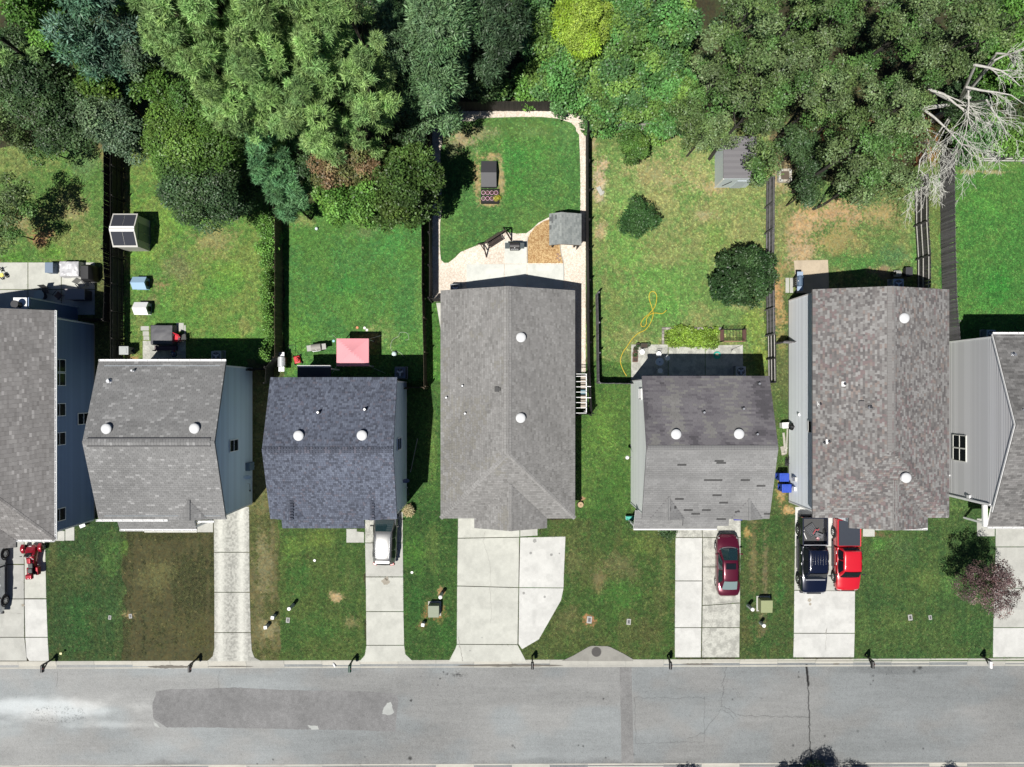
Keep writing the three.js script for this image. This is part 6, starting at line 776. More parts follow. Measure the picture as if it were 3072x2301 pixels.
// ---------------------------------------------------------------- mailboxes, pedestals, meters along the street
function mailbox(label, px, py, { m = blackPaint, post = blackPaint, size = 1, turn = 0, lid } = {}) {   // px, py: foot of the post
  const o = thing('mailbox', label, 'mailbox', [gx(px), 0, gz(py)], turn, 'mailboxes along the kerb'), sh = new THREE.Shape(); sh.moveTo(-0.1, 0); sh.lineTo(0.1, 0); sh.lineTo(0.1, 0.14); sh.absarc(0, 0.14, 0.1, 0, Math.PI, false); sh.lineTo(-0.1, 0);
  part(o, 'post', join(box(0.1, 1.25, 0.1, 0, 0.625, 0), box(0.08, 0.08, 0.62, 0, 1.06, 0.24), bar([0, 0.62, 0.04], [0, 1.03, 0.4], 0.07)), post);
  const b = part(o, 'box', new THREE.ExtrudeGeometry(sh, { depth: 0.5 * size, bevelEnabled: true, bevelSize: 0.008, bevelThickness: 0.008, bevelSegments: 1 }), m, [0, 1.1, 0.02]); part(b, 'door', box(0.2, 0.2, 0.015), m, [0, 0.11, 0.5 * size + 0.016]); part(b, 'flag', join(box(0.012, 0.14, 0.03, 0.12, 0.15, 0.2), box(0.012, 0.05, 0.1, 0.12, 0.2, 0.23)), mat(lin(0.3, 0.03, 0.03), 0.5)); return o;
}
mailbox('black mailbox at the kerb by the leftmost white driveway', 158, 1977); mailbox('black mailbox on the kerb at the end of the brown front lawn', 590, 1977); mailbox('dark green mailbox left of the driveway with the silver car', 1060, 1977, { m: mat(lin(0.01, 0.05, 0.03), 0.45), post: mat(lin(0.012, 0.05, 0.03), 0.6) });
mailbox('black mailbox right of the wide white driveway', 1596, 1968); mailbox('black mailbox left of the driveway with the maroon sedan', 2001, 1968); mailbox('black mailbox right of the driveway with the two trucks', 2594, 1965); mailbox('white mailbox at the lower right near the purple tree', 2940, 1965, { m: mat(lin(0.75, 0.75, 0.75), 0.5), post: blackPaint });
const green = mat(lin(0.2, 0.24, 0.13), 0.6);
function pedestal(label, px, py, { r = 0.13, h = 0.75, square = false, col = mat(lin(0.36, 0.4, 0.4), 0.6) } = {}) {
  const o = thing('utility_pedestal', label, 'pedestal', [gx(px), 0, gz(py)], rr(-0.2, 0.2), 'utility pedestals on the front lawns');
  if (square) { part(o, 'housing', rbox(0.24, h, 0.24, 0.03, 0, h / 2, 0), col); part(o, 'cap', rbox(0.27, 0.1, 0.27, 0.04, 0, h + 0.02, 0), whiteTrim); } else { part(o, 'housing', cyl(r, r * 1.05, h, 0, h / 2, 0, 20), col); part(o, 'cap', join(cyl(r * 1.06, r * 1.1, 0.1, 0, h + 0.02, 0, 24), cyl(r * 0.6, r, 0.04, 0, h + 0.08, 0, 24)), whiteTrim); }
}
pedestal('tall round white-capped pedestal on the dry front lawn, upper right of three', 880, 1814, { h: 1.0 }); pedestal('square white-capped pedestal on the dry front lawn, middle of three', 825, 1846, { square: true, h: 0.55 }); pedestal('square white-capped pedestal on the dry front lawn, lowest of three', 804, 1875, { square: true, h: 0.55 });
pedestal('round white-capped pedestal above the green cabinet by the wide driveway', 1325, 1780, { h: 1.0 }); pedestal('square white-capped pedestal below the green cabinet by the wide driveway', 1271, 1868, { square: true, h: 0.5 }); pedestal('round white-capped pedestal left of the olive green cabinet', 2244, 1816, { h: 1.0 }); pedestal('round white-capped pedestal below the olive green cabinet', 2281, 1867, { h: 0.75 });
function cabinet(label, px, py, col, w, d) { const o = thing('transformer_cabinet', label, 'cabinet', [gx(px), 0, gz(py)], 0, 'utility cabinets on the front lawns'); part(o, 'pad', box(w + 0.2, 0.08, d + 0.2, 0, 0.03, 0), CON.aged); part(o, 'housing', rbox(w, 0.72, d, 0.03, 0, 0.42, 0), col); part(o, 'lid', rbox(w + 0.04, 0.08, d * 0.62, 0.02, 0, 0.8, -d * 0.17), col); part(o, 'door', rbox(w + 0.02, 0.05, d * 0.36, 0.02, 0, 0.78, d * 0.31), col); part(o, 'lock', box(0.06, 0.08, 0.03, 0, 0.5, d / 2 + 0.01), steel); }
cabinet('green metal transformer cabinet left of the wide white driveway', 1304, 1825, mat(lin(0.2, 0.23, 0.16), 0.6), 0.82, 0.95); cabinet('olive green transformer cabinet between the sedan and the navy truck', 2289, 1810, mat(lin(0.25, 0.28, 0.14), 0.6), 0.88, 1.0);
function meter(label, px, py, w = 0.32) { const o = thing('meter_box', label, 'meter box', [gx(px), 0, gz(py)], rr(-0.2, 0.2)); part(o, 'frame', rbox(w, 0.05, w * 1.4, 0.02, 0, 0.025, 0), CON.grey); part(o, 'cover', rbox(w * 0.5, 0.02, w * 0.8, 0.008, 0, 0.055, 0), mat(lin(0.08, 0.08, 0.09), 0.6)); }
meter('grey meter box in bare red soil on the centre front lawn', 1768, 1859, 0.4); meter('small pale meter box right of the meter in bare soil', 1886, 1865, 0.34); meter('pale meter box on the lawn by the purple tree', 2730, 1852, 0.34); meter('small grey meter cover right of the pale meter box', 2790, 1852, 0.26); meter('small pale valve cover on the dry front lawn', 864, 1860, 0.3); meter('small grey stone cover on the brown front lawn, right one', 392, 1848, 0.26); meter('small grey stone cover on the brown front lawn, left one', 330, 1852, 0.24);
{ const o = thing('newspaper', 'rolled white newspaper on the gutter left of the dark green mailbox', 'newspaper', [gx(1000), -0.06, gz(1990)], 0.5); part(o, 'roll', cyl(0.07, 0.07, 0.36, 0, 0.07, 0, 14).rotateX(Math.PI / 2).translate(0, 0.07, 0.07), whiteTrim); part(o, 'band', new THREE.TorusGeometry(0.072, 0.01, 5, 14).translate(0, 0.07, 0), blackPaint); }
{ const o = thing('sign_stake', 'small yellow sign on a stake beside the leftmost mailbox', 'sign', [gx(192), 0, gz(1955)]); part(o, 'stake', box(0.03, 0.4, 0.03, 0, 0.2, 0), brownWood[2]); part(o, 'plate', box(0.17, 0.02, 0.15, 0, 0.4, 0), mat(lin(0.8, 0.75, 0.4), 0.6)); }

// ---------------------------------------------------------------- things in the back yards
const at = (px, py, h = 0) => [gx(px, h), 0.0, gz(py, h)];
function gableBox(w, d, he, rh, wallM, roofM, o, { over = 0.06, alongX = true, t = 0.03 } = {}) {   // small gabled hut, ridge along x
  const sh = new THREE.Shape([[-d / 2, 0.02], [d / 2, 0.02], [d / 2, he], [0, rh - 0.03], [-d / 2, he]].map(([x, y]) => new THREE.Vector2(x, y))), g = new THREE.ExtrudeGeometry(sh, { depth: w, bevelEnabled: false }).translate(0, 0, -w / 2).rotateY(Math.PI / 2);
  part(o, 'wall', g, wallM); const L = Math.hypot(d / 2, rh - he) + over, a = Math.atan2(rh - he, d / 2);
  for (const s of [-1, 1]) part(o, 'roof_panel', box(w + 2 * over, t, L), roofM, [0, (he + rh) / 2 - Math.sin(a) * over / 2 + 0.01, s * (d / 4 + Math.cos(a) * over / 2)], [s * a, 0, 0]);
}
{ // plastic garden shed
  const x0 = -30.3, x1 = -28.55, z0 = -13.5, z1 = -11.1, o = thing('garden_shed', 'grey plastic garden shed with dark roof panels and white ridge strip beside the dark fence', 'shed', [(x0 + x1) / 2, 0, (z0 + z1) / 2]), w = x1 - x0, d = z1 - z0, wallM = mat(lin(0.42, 0.4, 0.37), 0.6), edge = mat(lin(0.48, 0.47, 0.44), 0.6), panel = mat(lin(0.028, 0.031, 0.043), 0.9); cover([[x0, z0], [x1, z0], [x1, z1], [x0, z1]]);
  gableBox(w, d, 1.95, 2.45, wallM, edge, o, { over: 0.08 }); const a = Math.atan2(0.5, d / 2);
  for (const s of [-1, 1]) for (const q of [-1, 1]) part(o, 'shingle_panel', box(w / 2 - 0.03, 0.02, d / 2 - 0.16), panel, [q * w / 4, 2.225 - 0.02, s * (d / 4 + 0.08)], [s * a, 0, 0]);
  part(o, 'ridge_strip', box(w + 0.1, 0.06, 0.4, 0, 2.43, 0), whiteTrim);
  for (const s of [-1, 1]) part(o, 'door', box(0.04, 1.75, 0.62, w / 2 + 0.02, 0.92, s * 0.33), mat(lin(0.14, 0.17, 0.16), 0.5)); part(o, 'handle', box(0.05, 0.2, 0.03, w / 2 + 0.06, 1.0, 0.05), steel);
}
function doghouse(label, px, py, col, roofCol) { const o = thing('dog_house', label, 'dog house', at(px, py)); gableBox(0.95, 0.85, 0.62, 0.92, col, roofCol, o, { over: 0.07 }); part(o, 'doorway', new THREE.ExtrudeGeometry(new THREE.Shape([[-0.2, 0.08], [0.2, 0.08], [0.2, 0.45], [0.1, 0.58], [-0.1, 0.58], [-0.2, 0.45]].map(([x, y]) => new THREE.Vector2(x, y))), { depth: 0.02, bevelEnabled: false }).rotateY(Math.PI / 2), blackPaint, [0.48, 0, 0]); part(o, 'floor', box(0.98, 0.06, 0.88, 0, 0.03, 0), col); }
doghouse('light blue dog house on the second yard lawn', 431, 853, mat(lin(0.2, 0.33, 0.5), 0.6), mat(lin(0.3, 0.45, 0.6), 0.55)); doghouse('white dog house below the blue one', 436, 928, mat(lin(0.7, 0.7, 0.72), 0.6), mat(lin(0.78, 0.78, 0.78), 0.55));
function bin(label, x, z, turn, body, lidM, wheels = true) { const o = thing('wheeled_bin', label, 'bin', [x, 0, z], turn); part(o, 'body', loft([[-0.3, [[0.22, 0.06], [0.29, 1.0], [0, 1.0]]], [0.3, [[0.24, 0.06], [0.31, 1.0], [0, 1.0]]]]), body); part(o, 'lid', rbox(0.66, 0.06, 0.74, 0.03, 0, 1.05, 0), lidM); part(o, 'lid_panel', rbox(0.4, 0.03, 0.4, 0.015, 0, 1.09, 0.02), lidM); part(o, 'handle', rod([-0.26, 0.98, -0.4], [0.26, 0.98, -0.4], 0.025), body); for (const s of [-1, 1]) part(o, 'wheel', cyl(0.12, 0.12, 0.06, 0, 0, 0, 18).rotateZ(Math.PI / 2), tyreMat, [s * 0.3, 0.12, -0.3]); return o; }
bin('grey wheeled bin beside the dark fence below the dog houses', -30.05, -3.22, Math.PI / 2, mat(lin(0.12, 0.13, 0.13), 0.5), mat(lin(0.36, 0.38, 0.38), 0.45));
const blue = mat(lin(0.012, 0.04, 0.32), 0.4), blueLid = phys(lin(0.02, 0.065, 0.42), 0.35, { clearcoat: 0.4 });
bin('blue wheeled bin nearer the back, against the white sided wall', gx(2352, 1), gz(1432, 1), -Math.PI / 2, blue, blueLid); bin('blue wheeled bin nearer the street, against the white sided wall', gx(2359, 1), gz(1465, 1), -Math.PI / 2, blue, blueLid);
function acUnit(label, px, py, h = 0.75, w = 0.78, col = mat(lin(0.42, 0.43, 0.45), 0.6)) { const o = thing('air_conditioner', label, 'AC unit', at(px, py, h), 0, 'air conditioners behind the houses'); part(o, 'pad', box(w + 0.14, 0.06, w + 0.14, 0, 0.03, 0), CON.aged); part(o, 'casing', rbox(w, h - 0.06, w, 0.05, 0, h / 2 + 0.03, 0), col); part(o, 'fan_well', cyl(w * 0.4, w * 0.4, 0.02, 0, h + 0.005, 0, 28), blackPaint); for (let i = 0; i < 3; i++) part(o, 'fan_blade', box(0.1, 0.012, w * 0.3, 0, 0, w * 0.17), steel, [0, h + 0.022, 0], [0, i * 2.094, 0]); part(o, 'guard', join(...[0.16, 0.26, 0.36].map((r) => new THREE.TorusGeometry(w * r, 0.008, 5, 28).rotateX(Math.PI / 2)), box(w * 0.8, 0.01, 0.012), box(0.012, 0.01, w * 0.8)), steel, [0, h + 0.035, 0]); for (let i = 0; i < 5; i++) part(o, 'louvre', box(w + 0.02, 0.02, w + 0.02, 0, 0.16 + i * 0.11, 0), darkSteel); }
acUnit('air conditioner behind the light-flecked grey roofed house', 648, 1068); acUnit('dark air conditioner behind the slate-blue roof corner', 1200, 1118, 0.8, 0.85, mat(lin(0.16, 0.18, 0.24), 0.6)); acUnit('air conditioner behind the left end of the long grey roof', 1366, 866, 0.75, 0.78, mat(lin(0.3, 0.32, 0.34), 0.6)); acUnit('air conditioner behind the dark streaked roof', 2223, 1114); acUnit('air conditioner behind the mottled reddish roof', 2696, 852, 0.75, 0.82, mat(lin(0.3, 0.38, 0.5), 0.6)); acUnit('air conditioner behind the house at the right edge', 2974, 1003, 0.75, 0.7, mat(lin(0.3, 0.36, 0.46), 0.6));
// cloth draped over a lumpy box
function drape(w, d, h, amp, n = 22, seedv = 0) { const g = new THREE.PlaneGeometry(w * 1.5, d * 1.5, n, n).rotateX(-Math.PI / 2), p = g.attributes.position; for (let i = 0; i < p.count; i++) { const x = p.getX(i), z = p.getZ(i), k = Math.max(Math.abs(x) / (w / 2), Math.abs(z) / (d / 2)), f = amp * (fbm(x * 2.3 + seedv, z * 2.3, 3) - 0.5) * 2; if (k <= 1) p.setY(i, h + f - 0.06 * k * k); else { const o = (k - 1) / 0.5; p.setXYZ(i, x / k * (1 + 0.08 * o) + f * 0.3, Math.max(0.03, h * (1 - o) + f * 0.4), z / k * (1 + 0.08 * o) + f * 0.3); } } g.computeVertexNormals(); return g; }
{ const o = thing('covered_table', 'square patio table under a dark grey creased cover', 'table', at(484, 1004, 0.7)); part(o, 'cover', drape(1.7, 1.5, 0.72, 0.05, 26, 4), mat(lin(0.085, 0.085, 0.095), 0.6)); part(o, 'table_top', box(1.5, 0.05, 1.3, 0, 0.58, 0), darkSteel); for (const x of [-1, 1]) for (const z of [-1, 1]) part(o, 'leg', box(0.06, 0.56, 0.06), darkSteel, [x * 0.65, 0.28, z * 0.55]); }
function foldChair(label, px, py, turn, m, fr = darkSteel) { const o = thing('patio_chair', label, 'chair', at(px, py, 0.4), turn); part(o, 'seat', box(0.5, 0.03, 0.48, 0, 0.42, 0), m); part(o, 'backrest', box(0.5, 0.5, 0.03, 0, 0, 0), m, [0, 0.68, -0.3], [-0.3, 0, 0]); for (const s of [-1, 1]) { for (const z of [-0.22, 0.22]) part(o, 'leg', rod([s * 0.24, 0, z * 1.1], [s * 0.24, 0.42, z], 0.016), fr); part(o, 'armrest', box(0.05, 0.03, 0.46, s * 0.27, 0.62, 0), fr); part(o, 'arm_post', rod([s * 0.26, 0.42, 0.2], [s * 0.27, 0.62, 0.2], 0.015), fr); } }
foldChair('red patio chair beside the covered table', 531, 1016, -0.4, mat(lin(0.6, 0.02, 0.04), 0.7)); foldChair('dark patio chair right of the red chair', 549, 1012, Math.PI + 0.1, mat(lin(0.05, 0.05, 0.05), 0.7)); 
{ const o = thing('bench', 'plum coloured slatted bench below the covered table', 'bench', at(495, 1042, 0.5)); const m = mat(lin(0.09, 0.05, 0.07), 0.7); for (let i = 0; i < 3; i++) part(o, 'slat', box(1.7, 0.03, 0.1, 0, 0.44, -0.06 + i * 0.12), m); for (let i = 0; i < 3; i++) part(o, 'back_slat', box(1.7, 0.09, 0.03, 0, 0.56 + i * 0.12, 0.24), m); for (const s of [-1, 1]) part(o, 'leg', join(box(0.05, 0.44, 0.4, s * 0.75, 0.22, 0.05), box(0.05, 0.45, 0.05, s * 0.75, 0.65, 0.27)), darkSteel); }
{ const o = thing('kettle_grill', 'small dark kettle grill in the shade behind the grey roofed house', 'grill', at(521, 1062, 0.7)); part(o, 'bowl', new THREE.SphereGeometry(0.27, 20, 12).scale(1, 0.75, 1).translate(0, 0.7, 0), phys(lin(0.02, 0.03, 0.07), 0.25, { clearcoat: 1 })); part(o, 'lid_handle', cyl(0.03, 0.03, 0.05, 0, 0.92, 0, 10), whiteTrim); for (let i = 0; i < 3; i++) part(o, 'leg', rod([Math.cos(i * 2.1) * 0.3, 0, Math.sin(i * 2.1) * 0.3], [Math.cos(i * 2.1) * 0.16, 0.55, Math.sin(i * 2.1) * 0.16], 0.015), steel); }
// left patio
{ const o = thing('storage_box', 'blue-grey storage box at the edge of the left patio', 'box', at(148, 803, 0.6)); part(o, 'tub', rbox(0.6, 0.6, 0.78, 0.04, 0, 0.3, 0), mat(lin(0.09, 0.13, 0.2), 0.6)); part(o, 'lid', rbox(0.64, 0.07, 0.82, 0.03, 0, 0.63, 0), mat(lin(0.15, 0.2, 0.28), 0.5)); part(o, 'latch', box(0.02, 0.08, 0.1, 0.325, 0.56, 0), plastic); }
{ const o = thing('tarp_heap', 'crumpled silver tarp over furniture on the left patio', 'tarp', at(206, 806, 0.7)); part(o, 'tarp', drape(1.5, 1.15, 0.72, 0.17, 34, 9), mat(lin(0.5, 0.5, 0.52), 0.4)); part(o, 'support', box(1.1, 0.5, 0.8, 0, 0.26, 0), darkSteel); }
{ const o = thing('covered_grill', 'large grill under a black fitted cover on the left patio', 'grill', at(258, 818, 1)); part(o, 'cover', loft([[-0.62, [[0.4, 0.04], [0.42, 0.75], [0.26, 1.0], [0, 1.02]]], [-0.5, [[0.46, 0.04], [0.48, 0.85], [0.28, 1.2], [0, 1.22]]], [0.5, [[0.46, 0.04], [0.48, 0.85], [0.28, 1.2], [0, 1.22]]], [0.62, [[0.4, 0.04], [0.42, 0.75], [0.26, 1.0], [0, 1.02]]]]), mat(lin(0.02, 0.02, 0.022), 0.6)); part(o, 'strap', box(0.98, 0.05, 0.06, 0, 0.3, 0.1), plastic); }
{ const o = thing('deck_chest', 'grey rounded-top deck chest in the shade of the left patio', 'chest', at(226, 883, 1.0)); part(o, 'top', rbox(1.55, 0.08, 0.85, 0.3, 0, 1.06, 0), mat(lin(0.27, 0.25, 0.26), 0.6)); part(o, 'body', rbox(1.45, 1.0, 0.8, 0.1, 0, 0.52, 0), mat(lin(0.06, 0.065, 0.1), 0.6)); part(o, 'hinge', box(1.2, 0.04, 0.03, 0, 1.0, 0.42), plastic); }
foldChair('tipped wire patio chair beside the black covered grill', 244, 853, 0.7, mat(lin(0.3, 0.3, 0.28), 0.7)); foldChair('dark patio chair in the middle of the left patio', 136, 872, 0.1, mat(lin(0.04, 0.04, 0.04), 0.6)); foldChair('brown patio chair beside the deck chest', 176, 887, -0.7, mat(lin(0.12, 0.07, 0.06), 0.7));
{ const o = thing('patio_table', 'small round glass patio table on the left patio', 'table', at(118, 886, 0.6)); part(o, 'top', cyl(0.4, 0.4, 0.02, 0, 0.66, 0, 28), mat(lin(0.4, 0.45, 0.42), 0.2)); part(o, 'stem', cyl(0.03, 0.03, 0.62, 0, 0.34, 0, 10), darkSteel); part(o, 'foot', cyl(0.22, 0.24, 0.03, 0, 0.045, 0, 20), darkSteel); }
{ const o = thing('toy_bike', 'yellow and white toy at the left edge of the left patio', 'toy', at(6, 822, 0.3), 0.4); part(o, 'seat', rbox(0.3, 0.1, 0.3, 0.04, 0, 0.38, 0.1), mat(lin(0.75, 0.65, 0.15), 0.5)); part(o, 'frame', join(rod([0, 0.34, 0.1], [0, 0.3, -0.4], 0.03), rod([-0.2, 0.55, -0.4], [0.2, 0.55, -0.4], 0.02), rod([0, 0.2, -0.42], [0, 0.55, -0.4], 0.025)), whiteTrim); for (const [x, z] of [[0, -0.42], [-0.2, 0.2], [0.2, 0.2]]) part(o, 'wheel', new THREE.TorusGeometry(0.14, 0.04, 8, 18).rotateY(Math.PI / 2), tyreMat, [x, 0.18, z]); }
// third yard
{ const x0 = gx(1010, 2.1), x1 = gx(1106, 2.1), z0 = gz(1016, 2.1), z1 = gz(1098, 2.1), w = x1 - x0, d = z1 - z0, o = thing('pop_up_canopy', 'pink square pop-up canopy behind the slate-blue roof', 'canopy', [(x0 + x1) / 2, 0, (z0 + z1) / 2]), fab = phys(lin(0.78, 0.33, 0.37), 0.75, { transmission: 0.12, thickness: 0 });
  const n = 14, v = [], f = []; for (let i = 0; i <= n; i++) for (let j = 0; j <= n; j++) { const a = i / n * 2 - 1, b = j / n * 2 - 1, k = Math.max(Math.abs(a - 0.0), Math.abs(b)), sag = 0.035 * Math.sin(Math.PI * Math.min(1, k)); v.push([a * w / 2, 2.1 + 0.42 * (1 - k) - sag + 0.02 * Math.abs(a * b), b * d / 2]); } for (let i = 0; i < n; i++) for (let j = 0; j < n; j++) { const q = i * (n + 1) + j; f.push([q, q + 1, q + n + 1], [q + 1, q + n + 2, q + n + 1]); }
  part(o, 'roof', mesh3(v, f).toNonIndexed(), fab); o.children[0].geometry.computeVertexNormals();
  for (const s of [-1, 1]) { part(o, 'valance', box(w, 0.38, 0.015, 0, 1.93, s * d / 2), fab); part(o, 'valance', box(0.015, 0.3, d, s * w / 2, 1.97, 0), fab); for (const q of [-1, 1]) { part(o, 'leg', box(0.05, 2.05, 0.05, s * (w / 2 - 0.05), 1.03, q * (d / 2 - 0.05)), whiteTrim); part(o, 'foot', box(0.16, 0.02, 0.16, s * (w / 2 - 0.05), 0.012, q * (d / 2 - 0.05)), darkSteel); part(o, 'guy_rope', rod([s * w / 2, 2.05, q * d / 2], [s * (w / 2 + 0.9), 0, q * (d / 2 + 0.5)], 0.008, 0.008, 4), whiteTrim); } } }
function ball(label, px, py, r, m) { const o = new THREE.Mesh(new THREE.SphereGeometry(r, 24, 16), m); o.name = numbered('ball'); o.position.set(gx(px), r, gz(py)); tag(o, label, 'ball'); scene.add(o); const s = part(o, 'seam', new THREE.TorusGeometry(r, 0.006, 4, 30), m); return o; }
ball('small pale ball near the top of the pink canopy yard', 951, 687, 0.13, mat(lin(0.62, 0.72, 0.72), 0.5)); ball('pale blue ball right of the pink canopy', 1184, 1062, 0.2, mat(lin(0.6, 0.72, 0.72), 0.5));
{ const o = thing('thin_hose', 'thin pale hose curling on the grass right of the pink canopy', 'hose', [gx(1190), 0, gz(1030)]); part(o, 'line', tube([[1178, 1056], [1172, 1042], [1178, 1020], [1196, 1008], [1200, 998], [1222, 1000], [1226, 1018], [1215, 1020]].map(([a, b]) => [gx(a) - gx(1190), 0.03, gz(b) - gz(1030)]), 0.012, 40, 5), mat(lin(0.45, 0.5, 0.42), 0.6)); part(o, 'tail', tube([[1186, 1054], [1200, 1058], [1214, 1072]].map(([a, b]) => [gx(a) - gx(1190), 0.03, gz(b) - gz(1030)]), 0.012, 14, 5), mat(lin(0.5, 0.52, 0.45), 0.6)); }
{ const o = thing('lawn_mower', 'red push mower left of the pink canopy', 'mower', at(890, 1075, 0.3), 0.22); part(o, 'deck', rbox(0.5, 0.18, 0.6, 0.08, 0, 0.22, 0.1), mat(lin(0.45, 0.015, 0.02), 0.4)); part(o, 'engine', join(cyl(0.16, 0.18, 0.18, 0, 0.4, 0.1, 20), cyl(0.08, 0.1, 0.06, 0, 0.52, 0.1, 16)), mat(lin(0.55, 0.02, 0.03), 0.35)); for (const s of [-1, 1]) { for (const z of [-0.2, 0.38]) part(o, 'wheel', cyl(0.1, 0.1, 0.06, 0, 0, 0, 16).rotateZ(Math.PI / 2), tyreMat, [s * 0.28, 0.1, z]); part(o, 'handle', rod([s * 0.22, 0.25, -0.15], [s * 0.24, 0.95, -1.0], 0.014), darkSteel); } part(o, 'grip', rod([-0.24, 0.95, -1.0], [0.24, 0.95, -1.0], 0.016), plastic); }
function gasGrill(label, px, py, turn, hood, o2 = {}) { const o = thing('gas_grill', label, 'grill', [gx(px, 1), 0.03, gz(py, 1)], turn); part(o, 'cart', box(0.72, 0.5, 0.5, 0, 0.45, 0), o2.cart ?? plastic); const s = new THREE.Shape(); s.moveTo(-0.28, 0); s.lineTo(0.28, 0); s.absarc(0, 0, 0.28, 0, Math.PI, false); part(o, 'hood', new THREE.ExtrudeGeometry(s, { depth: 0.74, bevelEnabled: false }).translate(0, 0, -0.37).rotateY(Math.PI / 2).scale(1, 0.85, 1), hood, [0, 0.86, 0]); part(o, 'firebox', box(0.76, 0.2, 0.54, 0, 0.78, 0), plastic); part(o, 'hood_handle', rod([-0.28, 1.0, 0.3], [0.28, 1.0, 0.3], 0.018), steel); for (const s2 of [-1, 1]) part(o, 'side_shelf', rbox(0.36, 0.04, 0.46, 0.015, s2 * 0.57, 0.86, 0), o2.shelf ?? steel); for (const x of [-0.32, 0.32]) for (const z of [-0.2, 0.2]) part(o, 'leg', box(0.05, 0.3, 0.05, x, 0.13, z), darkSteel); for (let i = 0; i < 4; i++) part(o, 'knob', cyl(0.03, 0.03, 0.03, 0, 0, 0, 12).rotateX(Math.PI / 2), steel, [-0.24 + i * 0.16, 0.78, 0.29]); part(o, 'gauge', cyl(0.035, 0.035, 0.02, 0, 0, 0, 14).rotateX(0.9), whiteTrim, [0, 1.05, 0.2]); return o; }
gasGrill('silver grill with toys piled on it beside the brown fence', 843, 1085, Math.PI / 2, mat(lin(0.5, 0.52, 0.53), 0.4, { metalness: 0.3 })); gasGrill('low grey grill between the red mower and the pink canopy', 948, 1042, 0.12, mat(lin(0.26, 0.25, 0.23), 0.6), { shelf: mat(lin(0.35, 0.35, 0.33), 0.6) });
gasGrill('black grill on the white pad by the tan gravel', 1544, 736, 0, mat(lin(0.035, 0.032, 0.034), 0.4), { shelf: mat(lin(0.06, 0.075, 0.08), 0.5) }); gasGrill('blue-grey grill behind the mottled reddish roof', 2402, 843, -Math.PI / 2, mat(lin(0.1, 0.15, 0.22), 0.4, { metalness: 0.3 }), { shelf: mat(lin(0.3, 0.38, 0.5), 0.5) });
for (const [label, px, py, c] of [['orange disc toy on the grass above the pink canopy', 1072, 983, [0.6, 0.25, 0.12]], ['white plate toy on the grass above the pink canopy', 1094, 984, [0.75, 0.75, 0.7]], ['small white scrap beside the pink canopy', 1101, 990, [0.7, 0.68, 0.66]], ['turquoise cup on the grass left of the pink canopy', 1001, 1023, [0.3, 0.55, 0.6]], ['white scrap on the front lawn by the slate-blue roof', 944, 1681, [0.8, 0.8, 0.8]], ['white scrap on the lawn right of the silver car', 1236, 1717, [0.8, 0.8, 0.78]]]) { const o = thing('toy', label, 'litter', [gx(px), 0, gz(py)], rr(0, 3)); part(o, 'disc', cyl(0.1, 0.09, 0.03, 0, 0.035, 0, 16), mat(lin(...c), 0.6)); part(o, 'rim', new THREE.TorusGeometry(0.095, 0.014, 6, 18).rotateX(Math.PI / 2).translate(0, 0.05, 0), mat(lin(...c), 0.6)); }
{ const o = thing('pole', 'thin pale pole leaning in the shade right of the slate-blue roofed house', 'pole', [gx(1232), 0, gz(1415)]); part(o, 'shaft', rod([0, 0.02, 0], [gx(1254) - gx(1232), 0.25, gz(1315) - gz(1415)], 0.025), paleWood[3]); part(o, 'tip', cyl(0.03, 0.03, 0.06, 0, 0.04, 0, 8), steel); }
// fenced pebble yard
{ const o = thing('plant_shelter', 'black ribbed shelter in the middle of the fenced lawn', 'shelter', at(1467, 527)), m = mat(lin(0.055, 0.055, 0.062), 0.55); part(o, 'floor_frame', box(1.22, 0.08, 2.0, 0, 0.05, 0), blackPaint); for (const s of [-1, 1]) { for (let i = 0; i < 8; i++) part(o, 'roof_slat', box(1.2, 0.025, 0.135, 0, 0, 0), m, [0, 0.84 - 0.055 * (i + 0.3), s * (0.07 + i * 0.125)], [s * 0.42, 0, 0]); } for (const s of [-1, 1]) { part(o, 'end_panel', new THREE.ExtrudeGeometry(new THREE.Shape([[-0.95, 0.08], [0.95, 0.08], [0.95, 0.4], [0, 0.82], [-0.95, 0.4]].map(([x, y]) => new THREE.Vector2(x, y))), { depth: 0.03, bevelEnabled: false }).rotateY(Math.PI / 2), blackPaint, [s * 0.58 - 0.015, 0, 0]); part(o, 'side_board', box(1.16, 0.34, 0.03, 0, 0.24, s * 0.96), blackPaint); } }
